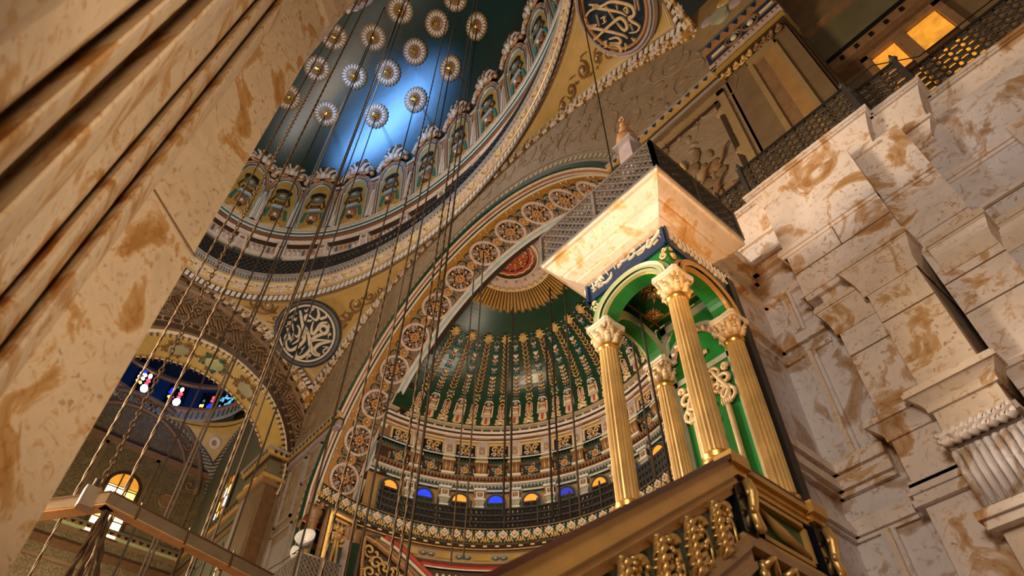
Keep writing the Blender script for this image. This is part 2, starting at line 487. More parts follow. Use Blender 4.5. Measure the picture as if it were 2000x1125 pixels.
# pierced black gallery railing round the ring
rl = thing('gallery_railing', 'black pierced iron railing round the foot of the painted dome', 'railing', T(0, 0, 0))
mb = MB()
mb.sweep(Pd_ring, [(.12, 22.02, None), (.08, 22.02, 'iron_dark'), (.08, 22.1, 'iron'), (.12, 22.1, 'iron_dark')], 20, 210, 100)
mb.sweep(Pd_ring, [(.14, 22.95, None), (.07, 22.95, 'iron'), (.07, 23.03, 'iron'), (.14, 23.03, 'iron')], 20, 210, 100)
mb.build('rail', rl)
mb = MB()
t = 20.0
while t < 205:
    st = math.degrees(.22 / math.hypot(A0 * sind(t), B0 * cosd(t)))
    for q in range(3):
        z0 = 22.1 + q * .284
        mb.tube([E(t, .1, z0), E(t + st, .1, z0 + .284)], .034, 'iron_dark', 4, None, 1, None, False, False)
        mb.tube([E(t + st, .1, z0), E(t, .1, z0 + .284)], .034, 'iron_dark', 4, None, 1, None, False, False)
    mb.tube([E(t, .1, 22.1), E(t, .1, 22.95)], .026, 'iron_dark', 4, None, 1, None, False, False)
    t += st
mb.build('lattice', rl)

# small coloured windows behind the railing
for j, (t, z, cs) in enumerate(((122.5, 23.2, ('glass_cyan', 'glass_sky', 'glass_green')), (134, 23.1, ('glass_blue_dim', 'glass_red', 'glass_green_bright')), (147, 23.1, ('glass_dark', 'glass_blue_dim', 'glass_dark')), (110, 23.1, ('glass_dark', 'glass_cyan', 'glass_dark')))):
    o, u, v, n = Eframe(t, .93, z)
    M = frame(o, u, v, n)
    mb = MB(M)
    mb.prism([(-.32, -.5)] + [(.32 * math.cos(PI - q * PI / 8), .2 + .32 * math.sin(PI - q * PI / 8)) for q in range(9)] + [(.32, -.5)], .0, .03, 'dark_brown')
    R = random.Random(j)
    for a in range(5):
        for b in range(6):
            if R.random() < .4: continue
            mb.blob((-.24 + a * .12, -.4 + b * .15, .04), (.035, .045, .012), cs[R.randrange(3)], None, 6, 3)
    struct(mb.build('window_%d' % (j + 1)))

# niches standing on the drum cornice
NT = [182, 166, 151, 136.5, 123, 110, 98.5, 87, 75, 64, 53]
def arch_outline(w, h, sp, notch=.07, n=10):
    # half width w, total height h, springing sp with a little shoulder
    r = w - notch
    pts = [(-w, 0), (-w, sp - .06), (-r, sp)]
    pts += [(-r * math.cos(PI * k / n), sp + (h - sp) * math.sin(PI * k / n)) for k in range(1, n)]
    return pts + [(r, sp), (w, sp - .06), (w, 0)]
def make_niche():
    t = thing('dome_niche', 'niche', 'niche', None, 'arched niches round the foot of the dome')
    mb = MB(); mb.prism(arch_outline(.50, 2.62, 2.0), .0, .05, 'ochre_panel'); mb.build('panel', t)
    mb = MB()
    o = arch_outline(.50, 2.62, 2.0)
    for off, w, zz, m in ((0, .03, .14, 'sky_blue'), (.06, .03, .17, 'brown'), (.10, .026, .16, 'pink_white'), (.145, .035, .18, 'umber'), (.19, .03, .2, 'pinkish')):
        pts = []
        for (x, y) in o:
            k = (x / .5)
            pts.append((x + off * k, y + off * max(0, (y - 1.9)) * 1.5, zz * .5))
        mb.tube(pts, w, m, 4, None, 1.6, (0, 0, 1), False)
    mb.build('frame', t)
    mb = MB()
    mb.blob((0, 1.72, .1), (.30, .16, .07), 'slate'); mb.blob((0, 1.72, .16), (.13, .08, .04), 'sage')
    for a in range(7):
        q = -.9 + a * .3
        mb.blob((.3 * math.sin(q), 1.78 + .26 * math.cos(q), .1), (.07, .12, .05), 'black', Matrix.Identity(4), 6, 3)
    for sx in (1, -1):
        mb.tube([(sx * .26, 1.62, .1), (sx * .34, 1.35, .1), (sx * .2, 1.2, .1), (sx * .16, 1.42, .12)], .035, 'dark_brown', 5)
    mb.box((-.12, 1.28, .04), (.12, 1.45, .12), 'brown')
    mb.build('mask', t)
    mb = MB()
    mb.box((-.20, 1.16, .05), (.20, 1.22, .14), 'white'); mb.box((-.24, 1.08, .05), (.24, 1.16, .17), 'sky_blue'); mb.box((-.2, 1.02, .05), (.2, 1.08, .12), 'slate')
    for k in range(5): mb.blob((-.16 + k * .08, .95, .1), (.035, .1, .05), 'umber')
    mb.blob((0, .72, .1), (.23, .22, .12), 'rosewood'); mb.blob((0, .66, .22), (.07, .07, .06), 'white'); mb.blob((0, .5, .14), (.11, .09, .08), 'dark_brown')
    mb.build('urn', t)
    for sx in (1, -1):
        mb = MB()
        for k in range(4): mb.blob((sx * (.36 - .02 * k), .62 + .13 * k, .08), (.075, .06, .06), 'teal')
        mb.build('leaf_spray', t)
    mb = MB()
    for k in range(9):
        a = -1.25 + k * .3125
        mb.tube([(0, .06, .07), (.3 * math.sin(a), .08 + .3 * math.cos(a), .12), (.42 * math.sin(a), .06 + .34 * math.cos(a), .09)], [.02, .055, .03], 'gold_paint', 5)
    mb.build('shell', t)
    mb = MB(); R = random.Random(3)
    for k in range(13):
        a = -1.35 + k * 2.7 / 12; rr = .62
        mb.blob((rr * 1.02 * math.sin(a), 2.55 + rr * .75 * math.cos(a), .18), (.10, .11, .1), R.choice(['umber', 'pinkish', 'copper', 'dark_brown', 'cream']), None, 6, 4)
    for k in range(9):
        a = -1.1 + k * 2.2 / 8
        mb.tube([(0, 2.9, .2), (.32 * math.sin(a), 3.1 + .28 * math.cos(a), .26), (.46 * math.sin(a), 3.12 + .5 * math.cos(a), .2), (.5 * math.sin(a + .1), 3.0 + .5 * math.cos(a), .12)], [.05, .07, .05, .03], R.choice(['umber', 'brown', 'pink_white', 'dark_brown', 'cream']), 5)
        mb.tube([(.1 * math.sin(a), 3.2, .15), (.3 * math.sin(a * 1.1), 3.5 + .2 * math.cos(a), .2), (.42 * math.sin(a * 1.15), 3.62 + .3 * math.cos(a), .1)], [.04, .05, .03], R.choice(['brown', 'dark_brown', 'pinkish', 'cream']), 5)
    for sx in (1, -1):
        mb.tube([(sx * q[0], q[1], .18) for q in spiral(.42, 2.98, .2, 1.3, 1, -1.5)], .045, 'pinkish', 5)
        mb.tube([(sx * .1, 2.8, .2), (sx * .35, 2.72, .22), (sx * .62, 2.85, .16), (sx * .7, 3.05, .1)], [.06, .06, .05, .03], 'copper', 5)
    mb.blob((0, 3.0, .28), (.12, .2, .12), 'white'); mb.blob((.2, 3.0, .24), (.09, .15, .1), 'cream'); mb.blob((-.2, 3.0, .24), (.09, .15, .1), 'pink_white')
    mb.build('crest', t)
    return t
def make_colonnette():
    t = thing('dome_colonnette', 'colonnette', 'column', None, 'little columns between the dome niches')
    mb = MB(); mb.lathe([(.15, 0), (.15, .1), (.13, .12), (.13, 1.62)], 'black', 10)
    for k in range(7):
        a = k * PI / 6; mb.box((.13 * math.cos(a) - .022, -.13 * math.sin(a) - .025, .12), (.13 * math.cos(a) + .022, .02 - .13 * math.sin(a), 1.62), 'white')
    mb.build('shaft', t)
    mb = MB(); mb.lathe([(.14, 1.62), (.16, 1.66), (.15, 1.74), (.2, 1.9), (.25, 2.05), (.25, 2.12)], ['white', 'white', 'umber', 'umber', 'copper'], 10)
    mb.box((-.3, -.2, 2.12), (.3, .2, 2.2), 'pinkish'); mb.box((-.22, -.15, 2.2), (.22, .15, 2.42), 'dark_brown'); mb.box((-.3, -.2, 2.42), (.3, .2, 2.52), 'pink_white')
    mb.build('capital', t)
    mb = MB(); mb.lathe([(.1, 2.52), (.13, 2.6), (.16, 2.8), (.12, 3.0), (.06, 3.06)], 'white', 10); mb.lathe([(.05, 3.06), (.1, 3.15), (.07, 3.28), (0, 3.42)], 'copper', 8)
    mb.build('finial', t)
    return t
nproto = make_niche(); cproto = make_colonnette()
SWAP = Matrix(((1, 0, 0, 0), (0, 0, 1, 0), (0, -1, 0, 0), (0, 0, 0, 1)))
for i, t in enumerate(NT):
    o, u, v, n = Eframe(t, .62, 25.5)
    lean = Rx(rad(6))
    lab = 'ochre arched niche with scrolled crest below the dome, %s from the marble pier' % ORD[i]
    if i == 0: nproto.matrix_basis = frame(o, u, v, n) @ lean @ S3(1.22, 1.26, 1.1); nproto['label'] = lab
    else: dup(nproto, frame(o, u, v, n) @ lean @ S3(1.22, 1.26, 1.1), lab)
for i in range(len(NT) - 1):
    t = (NT[i] + NT[i + 1]) / 2
    o, u, v, n = Eframe(t, .5, 25.5)
    M = frame(o, u, -n, v) @ S3(1.15, 1.1, 1.26)            # local z up
    lab = 'black and white fluted colonnette below the dome, %s from the marble pier' % ORD[i]
    if i == 0: cproto.matrix_basis = M; cproto['label'] = lab
    else: dup(cproto, M, lab)
# scroll brackets hanging under the drum cornice
def make_bracket():
    t = thing('cornice_bracket', 'bracket', 'bracket', None, 'scroll brackets under the drum cornice')
    mb = MB(); mb.box((-.26, .42, -.1), (.26, .52, .3), 'pink_white'); mb.box((-.18, .1, -.1), (.18, .42, .2), 'white'); mb.build('block', t)
    mb = MB(); mb.prism([(-.15, -.42), (.15, -.42), (.17, .1), (-.17, .1)], .0, .16, 'pinkish'); mb.blob((0, .2, .22), (.12, .09, .06), 'rosewood')
    for sx in (-.17, .17): mb.tube([(sx, -.4, .12), (sx, .1, .22), (sx, .4, .22)], .035, 'white', 4)
    mb.build('scroll', t)
    mb = MB(); mb.blob((0, -.5, .05), (.16, .1, .14), 'slate'); mb.build('drop', t)
    return t
bp = make_bracket()
for i in range(len(NT) - 1):
    t = (NT[i] + NT[i + 1]) / 2
    o, u, v, n = Eframe(t, .84, 24.35)
    lab = 'white scroll bracket with dark drop under the drum cornice, %s from the marble pier' % ORD[i]
    if i == 0: bp.matrix_basis = frame(o, u, v, n); bp['label'] = lab
    else: dup(bp, frame(o, u, v, n), lab)

# gilt rosettes on the dome
def domehit(u, v):
    w0 = ray(u, v); ax = (DA - .03, DB - .03, DH - .03)
    o = V([(CAM[i] - (XC, YC, DZ)[i]) / ax[i] for i in range(3)]); w = V([w0[i] / ax[i] for i in range(3)])
    a = w.dot(w); b = o.dot(w); c = o.dot(o) - 1
    P = CAM + w0 * ((-b + math.sqrt(b * b - a * c)) / a)
    n = V([((XC, YC, DZ)[i] - P[i]) / ax[i] ** 2 for i in range(3)]).normalized()
    return P, n
def make_rosette():
    t = thing('ceiling_rosette', 'rosette', 'rosette', None, 'gilt rosettes on the dome')
    R = .60
    mb = MB(); mb.prism([(R * (1 + .045 * math.cos(20 * 2 * PI * k / 120)) * math.cos(2 * PI * k / 120), R * (1 + .045 * math.cos(20 * 2 * PI * k / 120)) * math.sin(2 * PI * k / 120)) for k in range(120)], 0, .06, 'umber')
    mb.build('scalloped_edge', t)
    mb = MB()
    for k in range(20):
        mb.blob((R * .70, 0, .07), (R * .24, R * .095, .05), 'cream', Rz(2 * PI * (k + .5) / 20), 7, 4)
    mb.build('petals', t)
    mb = MB(); mb.lathe([(R * .48, .06), (R * .48, .11), (R * .36, .13), (R * .34, .08)], 'rosewood', 24); mb.build('ring', t)
    mb = MB(); mb.lathe([(R * .34, .08), (R * .32, .17), (R * .24, .25), (R * .12, .30), (0, .31)], 'gold', 20)
    for k in range(10): mb.blob((R * .3, 0, .17), (.035, .035, .05), 'gold_bright', Rz(2 * PI * k / 10), 6, 3)
    mb.build('boss', t)
    mb = MB(); mb.tube([(0, 0, .3), (0, 0, .38), (.03, 0, .42)], .025, 'dark_brown', 5); mb.build('hook', t)
    return t
ROS = [((782, 20), 'at the top edge of the picture left of centre'), ((854, 46), 'right of two at the top of the blue dome'), ((932, 52), 'high on the dark green right flank'), ((729, 73), 'left of the long pair of ropes near the top'), ((811, 101), 'above the bright blue glow'), ((653, 72), 'beside the marble pier near the top'),
       ((880, 134), 'lower one on the dark green right flank'), ((620, 134), 'beside the marble pier at middle height'), ((691, 148), 'in the grey middle of the dome'), ((758, 142), 'on the upper rim of the blue glow'), ((637, 222), 'lowest on the left above the niches'), ((735, 226), 'lowest in the middle beside the blue glow'), ((812, 195), 'lowest on the right of the blue glow'),
       ((563, 190), 'half hidden by the marble pier'), ((890, -5), 'cut by the top edge of the picture'), ((566, 255), 'mostly hidden behind the marble pier')]
rp = make_rosette(); ROSP = []
for i, ((px, py), w) in enumerate(ROS[:15]):
    P, n = domehit(px, py)
    up = V((0, 0, 1)); v = (up - n * up.dot(n)).normalized(); u = v.cross(n)
    M = frame(P, u, v, n); ROSP.append(P)
    lab = 'gilt petalled dome rosette ' + w
    if i == 0: rp.matrix_basis = M; rp['label'] = lab
    else: dup(rp, M, lab)
# large scalloped centre piece of the dome
t = thing('dome_centrepiece', 'pink scalloped centrepiece at the crown of the painted dome beside the pier', 'ornament')
P, n = domehit(690, -30)
v = (V((0, 0, 1)) - n * n.z).normalized(); u = v.cross(n)
t.matrix_basis = frame(P, u, v, n)
mb = MB(); mb.prism([(1.25 * (1 + .07 * math.cos(16 * 2 * PI * k / 128)) * math.cos(2 * PI * k / 128), 1.25 * (1 + .07 * math.cos(16 * 2 * PI * k / 128)) * math.sin(2 * PI * k / 128)) for k in range(128)], 0, .05, 'cream'); mb.build('edge', t)
mb = MB(); mb.lathe([(1.12, .05), (1.05, .09), (.3, .12), (.0, .12)], 'lilac', 32); mb.build('disc', t); mb = MB(); flower(mb, .9, 14, 'rosewood', 'gold', None, .12, .1); mb.build('flower', t)
# ---------------------------------------------------------------- arch wall and pendentives
def xlim(x): return max(XW, min(XE, x))
mb = MB()
# spandrel: polar strip from the great arch out to the pendentive arc / side corners
phi0 = 0.0
def spand(a, b):
    ph = phi0 + a * (180 - 2 * phi0)
    c, s = cosd(ph), sind(ph)
    r1 = 60.0
    # pendentive arc
    px, pz = 0.0, ZA - ZP
    bq = px * c + pz * s; cq = px * px + pz * pz - RP * RP
    r1 = -bq + math.sqrt(bq * bq - cq)
    if c > 1e-6: r1 = min(r1, (XE - XC) / c)
    if c < -1e-6: r1 = min(r1, (XW - XC) / c)
    r = RA + (r1 - RA) * b
    return V((XC + r * c, YA, ZA + r * s))
mb.grid(spand, 160, 14, 'wall_relief', False)
mb.box((XW, YA, 6.0), (XC - RA, YA + .4, ZA), 'wall_grey')
mb.box((XC + RA, YA, 6.0), (XE, YA + .4, ZA), 'wall_grey')
# thin moulded line and little square beads round the arch
def Parch(ph, r, y): return V((XC + r * cosd(ph), y, ZA + r * sind(ph)))
mb.sweep(lambda t, a, b: Parch(t, a, b), [(RA + .62, YA, None), (RA + .62, YA - .03, 'wall_relief'), (RA + .56, YA - .03, 'wall_relief'), (RA + .56, YA, 'wall_relief')], 2, 178, 120)
mb.sweep(lambda t, a, b: Parch(t, a, b), [(RA + .46, YA - .01, None), (RA + .30, YA - .01, 'wall_brown')], 2, 178, 120)
for k in range(96):
    ph = 3 + k * 174 / 95
    M = frame(Parch(ph, RA + .38, YA), V((-sind(ph), 0, cosd(ph))), V((cosd(ph), 0, sind(ph))), V((0, -1, 0)))
    mb.box((-.065, -.06, 0), (.065, .06, .03), 'sage', M)
struct(mb.build('wall_north'))
# shallow scroll carving on the spandrel
sc = MB()
R = random.Random(5)
for k in range(34):
    ph = 18 + k * 4.6 + R.uniform(-1, 1)
    if ph > 172: break
    c, s = cosd(ph), sind(ph); bq = (ZA - ZP) * s; r1 = -bq + math.sqrt(bq * bq - (ZA - ZP) ** 2 + RP * RP)
    if c > 1e-6: r1 = min(r1, (XE - XC) / c)
    if c < -1e-6: r1 = min(r1, (XW - XC) / c)
    gap = r1 - RA - .7
    if gap < .6: continue
    for q in range(1 + int(gap / 1.7)):
        rr = RA + .75 + gap * (q + .5) / (1 + int(gap / 1.7)); size = min(.75, gap * .36)
        M = frame(Parch(ph, rr, YA), V((-s, 0, c)), V((c, 0, s)), V((0, -1, 0)))
        d = 1 if (k + q) % 2 else -1
        p = spiral(0, 0, size, 1.35, d, R.uniform(0, 6)); sc.tube([(a, b, -.012) for a, b, _ in p], taper(len(p), .05, .5, .4), 'wall_relief', 5, M, .45)
        p = [(size * x, size * y, 0) for x, y, _ in bez((1, -1, 0), (.2, -.6, 0), (1.4, .4, 0), (.4, 1.2, 0))]; sc.tube([(a, b, -.012) for a, b, _ in p], taper(len(p), .045, .4, .3), 'wall_relief', 5, M, .45)
        for j in range(3): sc.blob((size * R.uniform(-1, 1), size * R.uniform(-1, 1), 0), (.16, .08, .022), 'wall_relief', M @ Rz(R.uniform(0, 3)), 6, 3)
struct(sc.build('trim_3'))

# pendentive surface: s along the height, q 0 (side arch) .. 1 (arch wall)
ALN0 = math.acos((XC - XW) / RP) if False else math.asin((17.54 - ZP) / RP)
XT = -20.26
def Narc(s):
    a0 = math.atan2(17.54 - ZP, XT - XC); a1 = PI / 2
    a = a0 + (a1 - a0) * s
    r0 = math.hypot(17.54 - ZP, XT - XC); r = r0 + (RP - r0) * s
    return V((XC + r * math.cos(a), YA, ZP + r * math.sin(a)))
WY, WZ, WR = 1.7, 14.0, 6.6
def Warc(s):
    a0 = math.atan2(17.54 - WZ, YA - WY); a = a0 + (PI / 2 - a0) * s
    r0 = math.hypot(17.54 - WZ, YA - WY); r = r0 + (WR - r0) * s
    y = WY + r * math.cos(a)
    y = y + (YC - y) * max(0, (s - .85) / .15) if s > .85 else y
    return V((XW, y, WZ + r * math.sin(a)))
def Pend(s, q, mir=False, h=0.0):
    s = max(0, min(1, s))
    def raw(s, q):
        n, w = Narc(s), Warc(s); th = q * PI / 2
        return V((n.x + (w.x - n.x) * math.cos(th), w.y + (n.y - w.y) * math.sin(th), w.z + (n.z - w.z) * q))
    p = raw(s, q)
    if h:
        e = .004; ds = raw(min(1, s + e), q) - raw(max(0, s - e), q); dq = raw(s, min(1, q + e)) - raw(s, max(0, q - e))
        n = ds.cross(dq)
        if n.length > 1e-9:
            n.normalize()
            if n.dot(V((XC, YC, 15)) - p) < 0: n = -n
            p = p + n * h
    if mir: p = V((2 * XC - p.x, p.y, p.z))
    return p
def Plen(s): 
    L = 0; a = Pend(s, 0)
    for k in range(1, 9):
        b = Pend(s, k / 8); L += (b - a).length; a = b
    return max(L, .05)
PL = [Plen(k / 60) for k in range(61)]
def plen(s):
    k = min(59, int(s * 60)); f = s * 60 - k
    return PL[k] * (1 - f) + PL[k + 1] * f
def edgeq(s, w, side):   # q at distance w from an edge
    d = min(.5, w / plen(s))
    return 1 - d if side else d
def pend_at(px, py, mir):
    best = None
    for i in range(41):
        for j in range(41):
            p = Pend(i / 40, j / 40, mir); d = p - CAM; w = d
            x = 1000 + FPX * w.dot(RX) / w.dot(RZ); y = 562.5 + FPX * w.dot(RY) / w.dot(RZ)
            e = (x - px) ** 2 + (y - py) ** 2
            if best is None or e < best[0]: best = (e, p, i / 40, j / 40)
    return best
for mir in (False, True):
    mb = MB()
    mb.grid(lambda a, b: Pend(.02 + .98 * b, a, mir), 40, 50, 'yellow', True)
    # borders along both arches
    for side in (0, 1):
        for w0, w1, m, h in ((0, .10, 'gold_paint', .05), (.10, .50, 'ochre', .03), (.50, .54, 'brown', .045), (.54, .80, 'dark_brown', .02), (.80, .90, 'umber', .04), (1.02, 1.07, 'cream', .02), (1.12, 1.15, 'cream', .02)):
            mb.grid(lambda a, b: Pend(.0 + .965 * b, edgeq(.0 + .965 * b, w0 + (w1 - w0) * a, side), mir, h), 1, 60, m, True)
        # walk along the arch for stars, tiles and beads
        s = 0.01; acc = 0; last = Pend(s, 1 if side else 0, mir); k = 0; nb = 0
        while s < 1.0:
            s2 = s + .002; p = Pend(s2, 1 if side else 0, mir); acc += (p - last).length; last = p; s = s2
            if acc > .13 * nb:
                nb += 1
                mb.blob(Pend(s, edgeq(s, .05, side), mir, .06), (.05, .05, .05), 'gold_cream' if nb % 3 else 'umber', None, 5, 3)
            if acc > .40 * k + .2 and s < .99:
                wm = .31
                if plen(s) > .75:
                    o = Pend(s, edgeq(s, wm, side), mir, .04); o2 = Pend(s + .01, edgeq(s + .01, wm, side), mir, .04)
                    e2 = Pend(s, edgeq(s, wm + .1, side), mir, .04)
                    u = (o2 - o).normalized(); n = u.cross(e2 - o).normalized()
                    if n.dot(V((XC, YC, 15)) - o) < 0: n = -n
                    v = n.cross(u)
                    M = frame(o, u, v, n)
                    star(mb, M, .21) if k % 2 == 0 else pot(mb, M @ Rz(0 if side else 0), .19)
                    if plen(s) > 1.5 and s < .93:
                        o = Pend(s, edgeq(s, .67, side), mir, .05); M = frame(o, u, v, n)
                        for dx in (-.1, .1): mb.prism([(dx - .07, -.09), (dx + .05, -.09), (dx + .07, .09), (dx - .05, .09)], 0, .03, 'white', M, None, .1)
                k += 1
    # tile band and field line under the ring
    for b0, b1, m, h in ((.955, 1.0, 'dark_brown', .03), (.94, .955, 'umber', .04), (.90, .906, 'cream', .02)):
        mb.grid(lambda a, b: Pend(b0 + (b1 - b0) * b, .02 + .96 * a, mir, h), 50, 1, m, True)
    nT = 44
    for k in range(nT):
        q0, q1 = .08 + .84 * (k + .14) / nT, .08 + .84 * (k + .86) / nT
        vs = [Pend(.962, q0, mir, .06), Pend(.962, q1, mir, .06), Pend(.992, q1 + .004, mir, .06), Pend(.992, q0 + .004, mir, .06)]
        mb.add(vs, [(0, 1, 2, 3)], 'white')
    # scroll sprays in the field corners
    for j, (px, py, sz) in enumerate(((500, 590, .22), (524, 597, .3), (541, 618, .2), (548, 640, .15), (700, 592, .3), (724, 577, .26), (745, 565, .18), (678, 612, .2), (672, 636, .15))):
        e_, p_, s_, q_ = pend_at(px, py, False)
        o = Pend(s_, q_, mir, .05); u = (Pend(s_, q_ + .02, mir) - o).normalized(); e2 = Pend(s_ + .02, q_, mir) - o
        n = u.cross(e2).normalized()
        if n.dot(V((XC, YC, 15)) - o) < 0: n = -n
        M = frame(o, u, n.cross(u), n)
        p = spiral(0, 0, sz, 1.5, 1 if j % 2 else -1, .6 + j); mb.tube(p, taper(len(p), sz * .16, .6, .6), 'umber', 5, M)
        p = [(sz * 1.3 * x, sz * 1.3 * y, 0) for x, y, _ in bez((-1.3, -.4, 0), (-.5, -1, 0), (.6, -1.0, 0), (1.2, .3, 0))]; mb.tube(p, taper(len(p), sz * .13, .4, .4), 'umber', 5, M)
        if j % 3 != 2: mb.blob((0, 0, .02), (sz * .3, sz * .3, .04), 'cream', M, 7, 3)
        for k in range(3): mb.blob((sz * 1.25 * math.cos(k * 2.1 + j), sz * 1.2 * math.sin(k * 2.1 + j), 0), (sz * .35, sz * .16, .03), 'umber', M @ Rz(0), 6, 3)
    struct(mb.build('ceiling'))

# ---------------------------------------------------------------- calligraphy roundels on the pendentives
def stroke(mb, pts, w, mat, M, h=.05, k=4):
    P = smooth_line(pts, k); n = len(P)
    r = [w * (.45 + .55 * min(1, 3.0 * i / n + .15)) * (.35 + .65 * min(1, 3.0 * (n - 1 - i) / n)) for i in range(n)]
    vs = []
    for i, p in enumerate(P):
        t = (P[min(i + 1, n - 1)] - P[max(i - 1, 0)])
        if t.length < 1e-9: t = V((1, 0, 0))
        t.normalize(); s = V((-t.y, t.x, 0))
        a, b = p + s * r[i], p - s * r[i]
        vs += [(a.x, a.y, 0), (a.x, a.y, h), (b.x, b.y, h), (b.x, b.y, 0)]
    fs = []
    for i in range(n - 1):
        o = i * 4; fs += [(o, o + 4, o + 5, o + 1), (o + 1, o + 5, o + 6, o + 2), (o + 2, o + 6, o + 7, o + 3)]
    fs += [(0, 1, 2, 3), ((n - 1) * 4 + 3, (n - 1) * 4 + 2, (n - 1) * 4 + 1, (n - 1) * 4)]
    mb.add(vs, fs, mat, False, M)
CALL1 = [  # x y pairs in a 1050 wide tracing, first number is the pen width
 (30, 690,520, 655,480, 672,432, 720,420, 765,450, 765,495, 735,530, 690,540, 610,572, 550,612, 530,640, 600,628, 720,632, 835,640),
 (30, 815,652, 700,672, 625,705, 580,755, 578,795, 610,825, 660,835),
 (34, 655,850, 600,845, 555,805, 530,750, 512,690, 500,600, 480,520, 432,420),
 (30, 512,690, 505,770, 455,835, 385,880, 330,880, 303,845, 310,790),
 (28, 765,375, 695,378, 645,420, 605,490, 565,535, 535,520, 535,450, 560,360),
 (24, 755,255, 738,295, 705,305, 672,320, 645,290), (24, 622,175, 640,250, 620,320, 585,335, 530,295),
 (26, 530,295, 485,260, 445,290, 450,335, 500,350, 540,335),
 (30, 365,200, 382,290, 400,400, 420,500, 430,600, 410,655, 340,720, 245,775, 190,760, 165,700, 170,620),
 (24, 425,410, 470,500, 405,560, 330,640, 250,690), (22, 185,540, 160,570, 135,620), (22, 178,450, 212,590, 232,622, 180,610), (22, 250,385, 270,500), (22, 325,410, 362,480, 350,555, 315,580, 290,555), (16, 270,520, 255,600),
 (13, 498,250, 550,190), (12, 530,160, 560,155, 560,185, 535,185, 530,160), (12, 190,370, 220,360, 220,395, 190,390, 190,370), (13, 155,435, 205,390), (13, 250,300, 262,345, 282,310, 300,345, 320,300), (14, 205,310, 325,235),
 (12, 430,185, 455,215, 485,165), (12, 785,390, 785,430, 812,440), (12, 770,560, 800,530, 812,548, 780,565, 778,605), (12, 700,725, 775,735, 715,770, 705,810, 738,822), (12, 460,860, 505,840, 520,858, 465,885, 475,920), (12, 435,720, 405,760, 385,750, 400,775, 355,840), (14, 360,300, 395,240), (11, 220,660, 280,600)]
CALL2 = [  # the same for the second roundel, 8.654 per photograph pixel
 (30, 270,250, 345,150, 560,60, 650,10, 760,0, 950,40, 1045,90, 1085,180, 1060,248, 995,268, 1040,330, 1145,390, 1170,440, 1120,505, 1000,525),
 (28, 320,50, 470,62, 385,92, 600,130, 850,180, 955,245), (22, 600,80, 740,300), (32, 372,685, 560,500, 760,325, 850,275, 930,335, 962,430, 920,485, 850,430, 790,355), (16, 375,680, 440,550),
 (30, 300,412, 450,392, 335,430, 560,480, 880,560, 970,622), (30, 660,630, 780,602, 848,650, 828,705, 670,712, 800,735, 858,810, 820,865, 680,830, 800,920), (16, 440,220, 490,420),
 (18, 520,285, 585,250, 572,310, 598,340, 545,375), (18, 560,685, 608,665, 600,715, 618,755, 570,770), (18, 440,755, 520,720), (16, 580,845, 610,810, 650,908, 585,850), (18, 920,700, 950,760, 932,830), (14, 950,770, 1000,780), (16, 1035,605, 1078,655, 1100,612), (16, 1010,370, 1060,490), (16, 780,50, 800,130), (16, 900,135, 950,92, 975,190, 905,135), (18, 1080,-60, 1112,130), (18, 1130,-60, 1165,150), (16, 225,290, 265,300, 268,360),
 (28, 420,-120, 560,-60, 700,-110, 860,-60, 1000,-100), (26, 500,-230, 640,-160, 820,-240, 950,-170), (20, 620,-300, 700,-60), (20, 800,-300, 850,-80)]
def roundel(c, n, Rw, label, calls, sx, ox, oy, sc, mcall, ringm):
    o = c
    v = V((0, 0, 1)); v = (v - n * v.dot(n)).normalized(); u = v.cross(n)
    M = frame(o, u, v, n)
    t = thing('calligraphy_roundel', label, 'roundel', M, 'calligraphy roundels on the pendentives')
    mb = MB(); mb.lathe([(0, .0), (Rw * .88, .0), (Rw * .88, .10), (0, .10)], 'navy_sign', 56, None, False); mb.build('disc', t)
    mb = MB(); mb.lathe([(Rw * .85, .1), (Rw * .86, .15), (Rw * .92, .15), (Rw * .93, .12), (Rw * .97, .17), (Rw * 1.03, .17), (Rw * 1.05, .12), (Rw * 1.09, .14), (Rw * 1.10, .0)], ringm, 56, None, False); mb.build('frame', t)
    Mi = M.inverted(); mb = MB()
    for s in calls:
        pts = []
        for k in range(1, len(s), 2):
            P = Mi @ onplane(ox + s[k] / sc, oy + s[k + 1] / sc, o, n); pts.append((P.x, P.y, 0))
        wpx = s[0] / sc; wm = wpx * (c - CAM).length / FPX * .78
        stroke(mb, pts, wm, mcall, T(0, 0, .10), .06)
    mb.build('lettering', t)
    return t
b1 = pend_at(609, 652, False)
s0, q0 = b1[2], b1[3]
c1 = Pend(s0, q0, False, .12)
ds = Pend(s0 + .03, q0) - Pend(s0 - .03, q0); dq = Pend(s0, q0 + .03) - Pend(s0, q0 - .03)
n1 = ds.cross(dq).normalized()
if n1.dot(V((XC, YC, 15)) - c1) < 0: n1 = -n1
n1 = (n1 + V((.25, -.1, -.25))).normalized()
c1 = c1 + n1 * .25
R1 = 58.0 / FPX * (c1 - CAM).length
roundel(c1, n1, R1, 'round navy calligraphy roundel with cream lettering in blue grey rings, beside the great arch', CALL1, 1, 540, 580, 7.5, 'cream', ['navy', 'white', 'white', 'dark_brown', 'slate', 'lilac', 'navy', 'slate'])
b2 = pend_at(1210, 38, True)
c2 = V((2 * XC - c1.x, c1.y, c1.z)); n2 = V((-n1.x, n1.y, n1.z))
dd = b2[1] - c2
roundel(c2, n2, R1, 'round navy calligraphy roundel with golden lettering, cut by the top edge of the picture', CALL2, 1, 1120, 0, 8.654, 'gold_cream', ['copper', 'copper', 'copper', 'dark_brown', 'lilac', 'slate', 'pinkish', 'lilac'])
